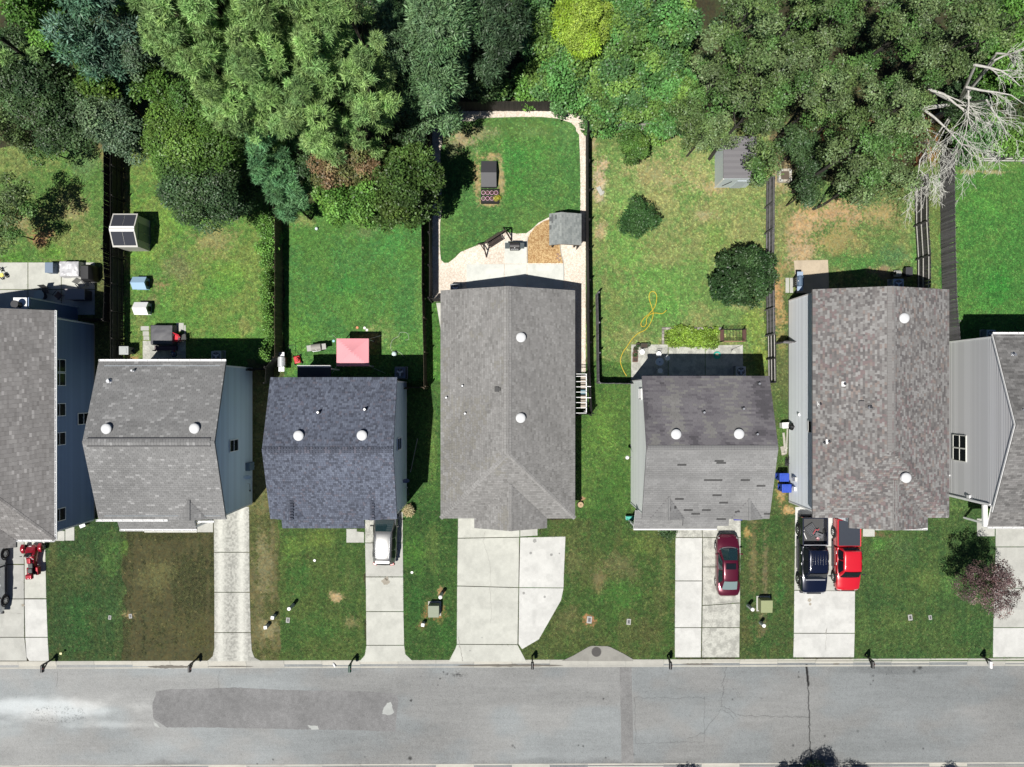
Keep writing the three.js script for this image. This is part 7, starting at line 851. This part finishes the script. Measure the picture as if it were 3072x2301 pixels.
{ const o = thing('pot_tray', 'black tray holding eight flower pots below the ribbed shelter', 'tray', at(1470, 591)); for (let i = 0; i < 5; i++) part(o, 'slat', box(1.36, 0.03, 0.16, 0, 0.12, -0.4 + i * 0.2), blackPaint); for (const s of [-1, 1]) { part(o, 'side', box(0.04, 0.2, 1.1, s * 0.68, 0.14, 0), blackPaint); part(o, 'end', box(1.4, 0.2, 0.04, 0, 0.14, s * 0.55), darkWood[2]); }
  const rows = ['back row', 'front row'], cols = ['leftmost', 'second', 'third', 'rightmost'], pc = [[[0.6, 0.58, 0.5], [0.35, 0.03, 0.1], [0.33, 0.03, 0.1], [0.36, 0.03, 0.1]], [[0.62, 0.45, 0.55], [0.4, 0.04, 0.12], [0.4, 0.04, 0.12], [0.6, 0.5, 0.4]]];
  for (let j = 0; j < 2; j++) for (let i = 0; i < 4; i++) { const p = thing('flower_pot', `${cols[i]} flower pot in the ${rows[j]} of the black tray`, 'flower pot', [gx(1450.5 + i * 12.7), 0.14, gz(582 + j * 17)], 0, 'flower pots in the black tray'), m = mat(lin(...pc[j][i]), 0.6); part(p, 'pot', new THREE.CylinderGeometry(0.15, 0.11, 0.22, 20, 1, true).translate(0, 0.11, 0), m); part(p, 'rim', new THREE.TorusGeometry(0.15, 0.018, 6, 24).rotateX(Math.PI / 2).translate(0, 0.22, 0), mat(lin(0.65, 0.4, 0.5), 0.6)); part(p, 'soil', cyl(0.135, 0.135, 0.01, 0, 0.18, 0, 16), mat(lin(0.05, 0.03, 0.025), 0.95)); if (j && i === 3) crown(p, [[0, 0.26, 0, 0.16, 0.8], [0.16, 0.26, -0.06, 0.14, 0.8]], 'small', [[0.4, 0.38, 0.04]], 900, 0.42, LEAF).name = 'flowers'; else crown(p, [[0, 0.22, 0, 0.1, 0.9]], 'small', i ? [[0.12, 0.07, 0.06]] : [[0.2, 0.2, 0.14]], 700, 0.35, LEAF).name = 'plant'; } }
{ const o = thing('porch_swing', 'dark wooden swing frame standing askew on the pebbles', 'swing', at(1484, 722, 0.6), 0.57), m = woods(0.07, 0.05, 0.042, 3); part(o, 'beam', box(2.0, 0.1, 0.1, 0, 1.8, 0), m[1]); for (const s of [-1, 1]) { for (const z of [-1, 1]) part(o, 'leg', bar([s * 1.0, 1.8, 0], [s * 1.18, 0, z * 0.62], 0.09), m[2]); part(o, 'brace', bar([s * 1.09, 0.7, -0.38], [s * 1.09, 0.7, 0.38], 0.07), m[1]); part(o, 'chain', rod([s * 0.62, 1.78, 0], [s * 0.62, 0.5, 0.1], 0.01), steel); } for (let i = 0; i < 5; i++) part(o, 'seat_slat', box(1.3, 0.03, 0.08, 0, 0.48, -0.18 + i * 0.1), m[i % 3]); for (let i = 0; i < 4; i++) part(o, 'back_slat', box(1.3, 0.07, 0.025, 0, 0.58 + i * 0.1, -0.25 - i * 0.03), m[i % 3]); }
{ // small open gazebo with a shingled roof
  const x0 = gx(1648, 2.35), x1 = gx(1744, 2.35), z0 = gz(641, 2.35), z1 = gz(736, 2.35), o = thing('gazebo', 'small gazebo with grey-green shingled roof beside the tan gravel', 'gazebo', [(x0 + x1) / 2, 0, (z0 + z1) / 2]), w = x1 - x0, d = z1 - z0, xr = gx(1685, 2.9) - (x0 + x1) / 2, tones = [[0.21, 0.23, 0.225], [0.25, 0.27, 0.265], [0.29, 0.31, 0.3], [0.13, 0.14, 0.14]];
  makeRoof(o, [[[-w / 2, 2.35, -d / 2], [-w / 2, 2.35, d / 2], [xr, 2.8, d / 2], [xr, 2.8, -d / 2]], [[w / 2, 2.35, -d / 2], [w / 2, 2.35, d / 2], [xr, 2.8, d / 2], [xr, 2.8, -d / 2]]], { deck: mat(lin(0.12, 0.09, 0.07), 0.9), grain: shingleBase, tones, w: [0.3, 0.33], paint: (r, a, c) => (c.x < -w / 2 + 0.5 && c.z < 0.2 && rnd() < 0.25 ? 3 : weighted([2, 5, 4])()), caps: [[[xr, 2.8, -d / 2], [xr, 2.8, d / 2], 0.16]] });
  for (const s of [-1, 1]) for (const q of [-1, 1]) part(o, 'post', box(0.12, 2.3, 0.12, s * (w / 2 - 0.35), 1.15, q * (d / 2 - 0.4)), darkWood[3]); part(o, 'back_wall', box(w - 0.3, 2.1, 0.04, 0, 1.1, -d / 2 + 0.15), darkWood[2]); part(o, 'side_wall', box(0.04, 2.1, d - 0.3, w / 2 - 0.15, 1.1, 0), darkWood[2]); part(o, 'bench_seat', box(w - 0.5, 0.05, 0.5, 0, 0.45, -d / 2 + 0.45), brownWood[2]); }
for (let i = 0; i < 4; i++) { const o = thing('paver', 'loose red-brown paver on the tan gravel, ' + ['top of the four', 'second of the four', 'third of the four', 'lowest of the four'][i], 'paver', [gx(1673 + (i % 2) * 5), 0.02, gz(763 + i * 6)], rr(-0.3, 0.3)); part(o, 'block', rbox(0.2, 0.06, 0.1, 0.01, 0, 0.03, 0), mat(lin(0.3, 0.2, 0.16), 0.9)); }
{ const o = thing('arbor', 'white slatted arbor beside the right eave of the long grey roof', 'arbor', at(1742, 1181)); const X0 = gx(1742), Z0 = gz(1181), z0 = gz(1122, 2.2) - Z0, z1 = gz(1239, 2.2) - Z0, x0 = gx(1716, 2.2) - X0, x1 = gx(1759, 2.2) - X0; for (let i = 0; i < 9; i++) part(o, 'slat', box(x1 - x0, 0.1, 0.04, (x0 + x1) / 2, 2.25, i === 0 ? z0 : z0 + 0.18 + (i - 1) * (z1 - z0 - 0.18) / 7), whiteTrim); for (const x of [x0 + 0.15, x1]) part(o, 'beam', box(0.06, 0.12, z1 - z0, x, 2.14, (z0 + z1) / 2), whiteTrim); for (const x of [x0 + 0.15, x1]) for (const z of [z0 + 0.1, z1 - 0.1]) part(o, 'post', box(0.09, 2.1, 0.09, x, 1.05, z), whiteTrim); for (const i of [1, 2]) part(o, 'brace', box(0.35, 0.05, 0.05, x1 + 0.18, 2.1, z0 + i * 0.85 + 0.1), whiteTrim);
  const shades = ['uppermost', 'second', 'third', 'fourth', 'lowest']; for (let i = 0; i < 5; i++) { const b = thing('storage_bin', `${shades[i]} beige storage bin under the white arbor`, 'bin', [gx(1749), 0, gz(1136 + i * 20)], 0, 'beige bins under the arbor'), m = mat(i === 2 ? lin(0.12, 0.2, 0.24) : lin(0.36, 0.31, 0.26), 0.7); part(b, 'tub', rbox(0.42, 0.5, 0.42, 0.03, 0, 0.25, 0), m); part(b, 'lid', rbox(0.46, 0.05, 0.46, 0.02, 0, 0.52, 0), m); } }
{ const o = thing('tree_stump', 'pale cut stump at the right front corner of the long grey roof', 'stump', at(1741, 1513)); part(o, 'bark', cyl(0.24, 0.28, 0.2, 0, 0.1, 0, 18), barkMat); part(o, 'cut_face', cyl(0.225, 0.225, 0.015, 0, 0.205, 0, 18), mat(lin(0.42, 0.3, 0.18), 0.9)); part(o, 'heart', cyl(0.05, 0.05, 0.012, 0.02, 0.215, 0, 10), mat(lin(0.2, 0.12, 0.07), 0.9)); }
{ const o = thing('rusty_post', 'thin rusty post at the top right of the wide white driveway', 'post', at(1619, 1592)); part(o, 'shaft', rod([0, 0, 0], [0, 1.1, 0], 0.03), mat(lin(0.2, 0.09, 0.05), 0.9)); part(o, 'cap', new THREE.SphereGeometry(0.045, 10, 8).translate(0, 1.12, 0), darkSteel); }
{ const o = thing('stone_slab', 'pale flat stone right of the black stained fence', 'stone', at(1800, 573), 0.5); part(o, 'slab', rbox(0.34, 0.1, 0.72, 0.04, 0, 0.05, 0), mat(lin(0.42, 0.42, 0.38), 0.9)); part(o, 'chip', rbox(0.14, 0.06, 0.18, 0.02, 0.2, 0.03, 0.2), mat(lin(0.38, 0.38, 0.34), 0.9)); }
// the yard with the yellow hose
{ const pts = [[1848, 780], [1830, 750], [1815, 715], [1808, 680], [1825, 625], [1850, 590], [1880, 545], [1920, 505], [1970, 480], [2005, 430], [2020, 380], [2010, 330], [2000, 300], [1993, 270], [2000, 240], [2020, 232], [2040, 250], [2040, 300], [2025, 340], [1990, 380], [1960, 405], [1940, 440], [1945, 458], [1962, 460], [1975, 440], [1977, 410], [1995, 385], [2030, 372], [2080, 375], [2105, 355]].map(([a, b]) => [1024 + a / 2.16, 767 + b / 2.16]), o = thing('garden_hose', 'yellow garden hose looping across the lawn', 'hose', [gx(1880), 0, gz(1128)]); part(o, 'line', tube(pts.map(([a, b], i) => [gx(a) - gx(1880), 0.045 + (i > 17 && i < 27 ? 0.035 : 0), gz(b) - gz(1128)]), 0.026, 180, 6), mat(lin(0.66, 0.46, 0.03), 0.5)); part(o, 'nozzle', rod([gx(1998) - gx(1880), 0.06, gz(931) - gz(1128)], [gx(2001) - gx(1880), 0.06, gz(926) - gz(1128)], 0.035), darkSteel); }
{ const o = thing('plant_cage', 'dark wire plant cage with brown slats right of the green garden bed', 'cage', at(2190, 1005)), X0 = gx(2190), Z0 = gz(1005), x0 = gx(2160) - X0, x1 = gx(2226) - X0, z0 = gz(990) - Z0, z1 = gz(1026) - Z0; for (let i = 0; i <= 7; i++) { const x = x0 + (x1 - x0) * i / 7; part(o, 'wire', rod([x, 0, z0], [x, 1.0, z0], 0.014, 0.014, 5), blackPaint); part(o, 'wire', rod([x, 1.0, z0], [x, 1.0, z1], 0.012, 0.012, 5), blackPaint); } for (let i = 0; i < 4; i++) part(o, 'wire', rod([x0, 0.25 + i * 0.25, z0], [x1, 0.25 + i * 0.25, z0], 0.014, 0.014, 5), blackPaint); for (const s of [x0, x1]) { for (let i = 0; i < 5; i++) part(o, 'slat', box(0.03, 0.08, z1 - z0, s, 0.12 + i * 0.2, (z0 + z1) / 2), mat(lin(0.16, 0.08, 0.07), 0.9)); for (const z of [z0, z1]) part(o, 'post', box(0.06, 1.05, 0.06, s, 0.52, z), blackPaint); } for (let i = 0; i < 4; i++) part(o, 'slat', box(x1 - x0, 0.05, 0.03, (x0 + x1) / 2, 0.2 + i * 0.25, z1), mat(lin(0.26, 0.16, 0.1), 0.9)); }
{ const o = thing('bistro_table', 'round pale blue table on the patio edge of the white house', 'table', at(1979, 1085, 0.7)); part(o, 'top', cyl(0.31, 0.31, 0.03, 0, 0.72, 0, 32), mat(lin(0.62, 0.66, 0.72), 0.4)); part(o, 'stem', cyl(0.03, 0.03, 0.7, 0, 0.36, 0, 10), whiteTrim); part(o, 'foot', cyl(0.2, 0.22, 0.03, 0, 0.045, 0, 20), whiteTrim); part(o, 'ornament', rbox(0.1, 0.05, 0.08, 0.02, 0, 0.76, 0.02), mat(lin(0.03, 0.08, 0.25), 0.5)); }
function stool(label, px, py, turn) { const o = thing('wire_chair', label, 'chair', at(px, py, 0.5), turn, 'white wire chairs on the patio'), m = whiteTrim; part(o, 'seat', cyl(0.2, 0.2, 0.025, 0, 0.45, 0, 24), m); part(o, 'backrest', new THREE.TorusGeometry(0.2, 0.016, 6, 20, Math.PI).translate(0, 0.62, -0.2), m); for (const s of [-1, 1]) { part(o, 'back_post', rod([s * 0.19, 0.45, -0.14], [s * 0.2, 0.64, -0.2], 0.013), m); for (const z of [-1, 1]) part(o, 'leg', rod([s * 0.13, 0.45, z * 0.13], [s * 0.2, 0, z * 0.2], 0.013), m); } }
stool('white wire chair above the round blue table', 1977, 1062, 0.1); stool('white wire chair right of the round blue table', 2003, 1074, 0.8); stool('shaded wire chair below the round blue table', 1981, 1112, Math.PI); stool('single white stool left of the round blue table', 1927, 1056, 0);
function planter(label, px, py, r, col, leaf, sq) { const o = thing('planter', label, 'planter', at(px, py), 0), m = mat(lin(...col), 0.8); if (sq) { part(o, 'tub', box(sq[0], 0.32, sq[1], 0, 0.16, 0), m); part(o, 'soil', box(sq[0] - 0.06, 0.02, sq[1] - 0.06, 0, 0.325, 0), mat(lin(0.06, 0.045, 0.035), 0.95)); for (const s of [-1, 1]) part(o, 'rim', box(sq[0] + 0.03, 0.04, 0.03, 0, 0.33, s * sq[1] / 2), m); } else { part(o, 'pot', new THREE.CylinderGeometry(r, r * 0.75, 0.34, 22, 1, true).translate(0, 0.17, 0), m); part(o, 'rim', new THREE.TorusGeometry(r, 0.02, 6, 24).rotateX(Math.PI / 2).translate(0, 0.34, 0), m); part(o, 'soil', cyl(r * 0.92, r * 0.92, 0.01, 0, 0.29, 0, 18), mat(lin(0.06, 0.045, 0.035), 0.95)); } if (leaf) crown(o, [[0.02, 0.4, 0, leaf, 0.8]], 'broad', C.dark, 260, 0.5, LEAF).name = 'plant'; }
planter('round dark pot at the corner of the white house patio', 1912, 1037, 0.17, [0.1, 0.08, 0.07], 0.1); planter('round brown pot on the left edge of the white house patio', 1904, 1050, 0.17, [0.14, 0.08, 0.06], 0.12); planter('long dark trough at the top of the white house patio', 1931, 1038, 0, [0.07, 0.07, 0.055], 0, [0.55, 0.33]); planter('brown crate planter on the left edge of the white house patio, upper', 1904, 1065, 0, [0.2, 0.1, 0.08], 0.14, [0.36, 0.36]); planter('brown crate planter on the left edge of the white house patio, lower', 1904, 1080, 0, [0.18, 0.09, 0.07], 0, [0.36, 0.32]); planter('small dark pot right of the long trough', 1945, 1036, 0.1, [0.05, 0.05, 0.05], 0.09);
{ const o = thing('paddling_toy', 'turquoise plastic sand toy on the white house patio', 'toy', at(2150, 1066)); part(o, 'shell', new THREE.LatheGeometry([[0.001, 0.03], [0.22, 0.04], [0.28, 0.12], [0.3, 0.13]].map(([x, y]) => new THREE.Vector2(x, y)), 20), mat(lin(0.05, 0.4, 0.32), 0.5)); part(o, 'lid', rbox(0.24, 0.06, 0.2, 0.03, -0.02, 0.14, -0.06), mat(lin(0.45, 0.4, 0.3), 0.6)); part(o, 'block', rbox(0.12, 0.1, 0.14, 0.03, 0.12, 0.12, 0.06), mat(lin(0.1, 0.45, 0.35), 0.5)); }
{ const o = thing('rake', 'thin metal rake lying on the white house patio', 'rake', [gx(2200), 0.035, gz(1046)], 0); part(o, 'handle', rod([0, 0.02, 0], [gx(2224) - gx(2200), 0.02, gz(1036) - gz(1046)], 0.014), darkSteel); for (let i = 0; i < 4; i++) part(o, 'tine', rod([0, 0.02, 0], [-0.2, 0.02, 0.06 + i * 0.06], 0.008), darkSteel); }
{ // small blue-white shed under the oaks
  const x0 = 16.0, x1 = 18.4, z0 = -19.3, z1 = -16.13, o = thing('blue_shed', 'small pale blue shed with dark grey roof under the oaks', 'shed', [(x0 + x1) / 2, 0, (z0 + z1) / 2]), w = x1 - x0, d = z1 - z0, m = mat(lin(0.6, 0.66, 0.7), 0.6), rm = [mat(lin(0.15, 0.145, 0.155), 0.7), mat(lin(0.17, 0.165, 0.175), 0.7)]; cover([[x0, z0], [x1, z0], [x1, z1], [x0, z1]]); part(o, 'wall', box(w, 2.3, d, 0, 1.15, 0), m); for (let y = 0.1; y < 2.25; y += 0.2) { part(o, 'siding_board', box(0.015, 0.2, d, -w / 2 - 0.014, y + 0.1, 0), m, [0, 0, 0], [0, 0, 0]); part(o, 'siding_board', box(w, 0.2, 0.015, 0, y + 0.1, d / 2 + 0.014), m); } const n = 14; for (let i = 0; i < n; i++) part(o, 'roof_strip', box(w + 0.1, 0.05 + (i % 2) * 0.012, d / n + 0.01), rm[i % 2], [0, 2.36, -d / 2 + (i + 0.5) * d / n]); part(o, 'door', box(0.8, 1.8, 0.04, 0.4, 0.95, d / 2 + 0.04), mat(lin(0.5, 0.55, 0.6), 0.6)); part(o, 'brace', bar([-0.8, 0.6, d / 2 + 0.04], [-0.4, 1.7, d / 2 + 0.04], 0.05), darkSteel); for (const s of [-1, 1]) part(o, 'corner_board', box(0.1, 2.3, 0.1, -w / 2, 1.15, s * d / 2), whiteTrim); }
{ const o = thing('block_planter', 'square ring of pale concrete blocks beside the round oak', 'planter', at(2350, 530)), m = [CON.warm, CON.aged, concrete(0.6, 0.55, 0.48)]; for (let y = 0; y < 2; y++) for (let s = 0; s < 4; s++) for (let i = 0; i < 3; i++) { const t = -0.3 + i * 0.31, p = [[t, -0.42], [0.42, t], [-t, 0.42], [-0.42, -t]][s]; part(o, 'block', rbox(0.29, 0.19, 0.19, 0.015), pick(m), [p[0], 0.1 + y * 0.2, p[1]], [0, s * Math.PI / 2, 0]); } part(o, 'soil', box(0.68, 0.3, 0.68, 0, 0.15, 0), mat(lin(0.1, 0.08, 0.06), 0.95)); }
// sixth house: yard and side passage
{ const o = thing('hose_reel', 'wound white hose on a black reel behind the mottled reddish roof', 'hose reel', at(2694, 820, 0.4)); for (let i = 0; i < 7; i++) part(o, 'coil', new THREE.TorusGeometry(0.24, 0.02, 6, 22).rotateY(Math.PI / 2).translate(-0.18 + i * 0.06, 0.3, 0), mat(lin(0.5, 0.5, 0.48), 0.6)); part(o, 'drum', cyl(0.1, 0.1, 0.5, 0, 0, 0, 14).rotateZ(Math.PI / 2).translate(0, 0.3, 0), plastic); for (const s of [-1, 1]) part(o, 'stand', join(box(0.03, 0.3, 0.04, s * 0.27, 0.16, 0.1), box(0.03, 0.3, 0.04, s * 0.27, 0.16, -0.1), box(0.04, 0.03, 0.5, s * 0.27, 0.02, 0)), plastic); }
{ const o = thing('deck_box', 'black deck box right of the wound hose', 'box', at(2727, 815, 0.5)); part(o, 'tub', rbox(0.5, 0.5, 0.65, 0.03, 0, 0.25, 0), plastic); part(o, 'lid', rbox(0.54, 0.06, 0.69, 0.02, 0, 0.53, 0), mat(lin(0.045, 0.045, 0.05), 0.5)); part(o, 'handle', box(0.02, 0.05, 0.2, -0.27, 0.42, 0), darkSteel); }
{ const o = thing('white_chest', 'white square chest in the passage beside the white sided wall', 'chest', at(2358, 1276, 0.6), 0.05); part(o, 'body', rbox(0.56, 0.6, 0.42, 0.03, 0, 0.3, 0), mat(lin(0.68, 0.68, 0.65), 0.6)); part(o, 'lid', rbox(0.6, 0.06, 0.46, 0.02, 0, 0.63, 0), whiteTrim); part(o, 'latch', box(0.08, 0.06, 0.02, 0, 0.56, 0.22), darkSteel); }
{ const o = thing('coiled_hose', 'black coiled hose on the white sided wall', 'hose', [21.75, 0, gz(1280, 1)]); for (let i = 0; i < 4; i++) part(o, 'coil', new THREE.TorusGeometry(0.26 - i * 0.015, 0.025, 6, 26).scale(1, 1.3, 1).rotateY(Math.PI / 2).translate(-0.06 - i * 0.045, 1.0, 0), blackPaint); part(o, 'hanger', box(0.3, 0.1, 0.08, -0.08, 1.28, 0), darkSteel); }
for (const [label, px, py, w, d, t, c] of [['long weathered white plank in the passage, left one', 2353, 1330, 0.18, 1.7, 0.1, [0.55, 0.52, 0.46]], ['long weathered white plank in the passage, right one', 2360, 1322, 0.1, 1.9, -0.04, [0.6, 0.58, 0.52]], ['short torn board at the lower end of the planks', 2348, 1352, 0.3, 0.7, 0.2, [0.5, 0.46, 0.4]]]) { const o = thing('plank', label, 'plank', at(px, py), t); part(o, 'board', rbox(w, 0.04, d, 0.01, 0, 0.045, 0), mat(lin(...c), 0.9, { map: woodMap })); part(o, 'batten', box(w * 1.2, 0.03, 0.06, 0, 0.085, d * 0.3), mat(lin(...c), 0.9)); }
{ const o = thing('brush_pile', 'tangle of dark scrap below the planks beside the white sided wall', 'scrap pile', at(2362, 1384)), gs = []; for (let i = 0; i < 34; i++) { const a = rr(0, 6.28), b = rr(0, 6.28), q = rr(0.1, 0.45); gs.push(rod([Math.cos(a) * q * 0.6, 0.03 + rnd() * 0.1, Math.sin(a) * q], [Math.cos(b) * q * 0.6, rr(0.1, 0.4), Math.sin(b) * q * 1.2], 0.015, 0.012, 5)); } part(o, 'sticks', join(gs), blackPaint); part(o, 'tray', rbox(0.4, 0.1, 0.5, 0.03, 0, 0.06, 0.1), plastic); }
// dishes and lamps on the houses
function dish(label, p, turn, col) { const o = thing('satellite_dish', label, 'satellite dish', p, turn); part(o, 'reflector', new THREE.SphereGeometry(0.5, 24, 8, 0, Math.PI * 2, 0, 0.62).rotateX(-Math.PI + 0.9).translate(0, 0.62, -0.2), col); part(o, 'arm', rod([0, 0.12, 0.0], [0, 0.3, 0.5], 0.018), darkSteel); part(o, 'receiver', rbox(0.1, 0.07, 0.14, 0.02, 0, 0.33, 0.52), darkSteel); part(o, 'mast', rod([-0.25, 0.0, 0], [0, 0.2, 0], 0.025), steel); }
dish('pale satellite dish on the right wall of the light-flecked grey roofed house', [-20.05, 1.6, gz(1452, 2)], 0.2, mat(lin(0.5, 0.6, 0.7), 0.4)); dish('dark satellite dish on the right wall of the slate-blue roofed house', [-7.95, 1.8, gz(1462, 2)], 0.2, mat(lin(0.08, 0.1, 0.2), 0.5));
{ const o = thing('wall_cabinet', 'dark utility box on the right wall of the light-flecked grey roofed house', 'utility box', [-20.25, 0.7, gz(1399, 1.2)]); part(o, 'case', rbox(0.36, 0.9, 0.62, 0.03, 0, 0.45, 0), mat(lin(0.12, 0.17, 0.22), 0.5)); part(o, 'conduit', rod([-0.05, -0.7, 0.1], [-0.05, 0.05, 0.1], 0.03), steel); }
{ const o = thing('wall_lamp', 'round white lamp on the left wall of the white house', 'lamp', [gx(1890, 2.2) - 0.18, 2.05, gz(1373, 2.2)]); part(o, 'globe', new THREE.SphereGeometry(0.15, 18, 14), whiteTrim); part(o, 'bracket', box(0.3, 0.06, 0.06, 0.15, -0.08, 0), darkSteel); }
{ const o = thing('teal_bench', 'small teal bench at the front left corner of the white house', 'bench', at(1889, 1554, 0.4)); const m = mat(lin(0.05, 0.4, 0.32), 0.5); part(o, 'seat', box(0.62, 0.04, 0.3, 0, 0.42, 0), m); part(o, 'cushion', rbox(0.58, 0.05, 0.26, 0.02, 0, 0.46, 0), m); for (const s of [-1, 1]) part(o, 'leg', box(0.05, 0.42, 0.26, s * 0.26, 0.21, 0), whiteTrim); }
{ const o = thing('blue_beam', 'blue painted beam at the front edge of the white house roof', 'beam', [gx(2214, 2.4), 0, gz(1559, 2.4)]); part(o, 'rail', rbox(0.64, 0.1, 0.1, 0.02, 0, 2.4, 0), mat(lin(0.02, 0.03, 0.3), 0.5)); for (const s of [-1, 1]) part(o, 'post', box(0.06, 2.36, 0.06, s * 0.28, 1.18, -0.02), mat(lin(0.02, 0.03, 0.3), 0.5)); }
tree({ name: 'front_shrub', label: 'dark low shrub under the front gutter of the white house', px: 2008, py: 1597, rp: 26, h: 1.0, kind: 'small', cols: C.dark, per: 160, lobeR: 0.5, nl: 6, size: 0.8, shape: 'mound' });
tree({ name: 'front_shrub', label: 'small dark shrub at the front left corner of the white house', px: 1896, py: 1572, rp: 12, h: 1.0, kind: 'small', cols: C.dark, per: 160, lobeR: 0.6, nl: 4, size: 0.7, shape: 'mound' });
tree({ name: 'front_shrub', label: 'round dry straw-coloured plant beside the slate-blue roofed house corner', px: 1227, py: 1532, rp: 14, h: 0.7, kind: 'fine', cols: [[0.42, 0.36, 0.2], [0.36, 0.32, 0.18]], per: 300, lobeR: 0.7, nl: 4, size: 0.8, shape: 'mound' });
{ const o = thing('folding_chair', 'white folding chair by the front corner of the navy blue house', 'chair', [gx(247, 0.4), 0, gz(1574, 0.4)], 0.4); part(o, 'seat', rbox(0.45, 0.04, 0.42, 0.015, 0, 0.44, 0), whiteTrim); part(o, 'backrest', rbox(0.45, 0.4, 0.03, 0.012), whiteTrim, [0, 0.68, -0.22], [-0.2, 0, 0]); for (const s of [-1, 1]) for (const z of [-1, 1]) part(o, 'leg', rod([s * 0.2, 0, z * 0.22], [s * 0.2, 0.43, z * 0.12], 0.015), steel); }

// ---------------------------------------------------------------- grass: short tufts wherever the turf is open
{
  const mask = cov.getImageData(0, 0, MW, MH).data, v = [], f = []; let n = 0;
  for (let i = 0; i < 7; i++) { const a = i * 0.9 + rr(-0.3, 0.3), L = rr(0.06, 0.11), d = V(Math.cos(a), rr(0.3, 0.9), Math.sin(a)).normalize(), s = V(-Math.sin(a), 0, Math.cos(a)).multiplyScalar(0.013), p = V(Math.cos(a) * 0.02, 0, Math.sin(a) * 0.02), e = p.clone().addScaledVector(d, L); v.push(p.clone().add(s).toArray(), p.clone().sub(s).toArray(), e.toArray()); f.push([n, n + 1, n + 2]); n += 3; }
  const geo = mesh3(v, f), spots = [], M = new THREE.Matrix4(), q = new THREE.Quaternion(), c = new THREE.Color(), Y = V(0, 1, 0);
  for (let k = 0; k < 420000; k++) {
    const x = rr(-41.5, 41.5), z = rr(-28, 21.12), i = Math.floor((x - MX0) / MM), j = Math.floor((z - MZ0) / MM); if (mask[(j * MW + i) * 4] > 100 || z + x * ROADTURN > 21.1) continue;
    const o = (j * MW + i) * 3, gr = G[o + 1] / (G[o] + 1e-4); if (rnd() > sst(0.92, 1.15, gr)) continue; if (z < -20 && rnd() < 0.7) continue;
    spots.push(x, z, o);
  }
  const im = new THREE.InstancedMesh(geo, mat(lin(1, 1, 1), 0.85), spots.length / 3);
  for (let i = 0; i < spots.length / 3; i++) { const o = spots[i * 3 + 2], straw = rnd() < 0.1 ? rr(0.2, 0.6) : 0, l = 0.5 + 1.9 * rnd() * (0.6 + 0.8 * noise(spots[i * 3] * 4, spots[i * 3 + 1] * 4)), s = rr(0.7, 1.3), w = rr(0.84, 1.16); q.setFromAxisAngle(Y, rr(0, 6.283)); im.setMatrixAt(i, M.compose(V(spots[i * 3], 0.0, spots[i * 3 + 1]), q, V(s, s, s))); im.setColorAt(i, c.setRGB(G[o] * l * w + straw * 0.2, G[o + 1] * l + straw * 0.16, G[o + 2] * l + straw * 0.08)); }
  im.name = 'grass'; im.userData = { kind: 'stuff', label: 'short mown grass on the lawns around the houses', category: 'grass' }; scene.add(im);
}
scene.traverse((o) => { if (o.isMesh) { o.castShadow = true; o.receiveShadow = true; } });
renderer.render(scene, camera);
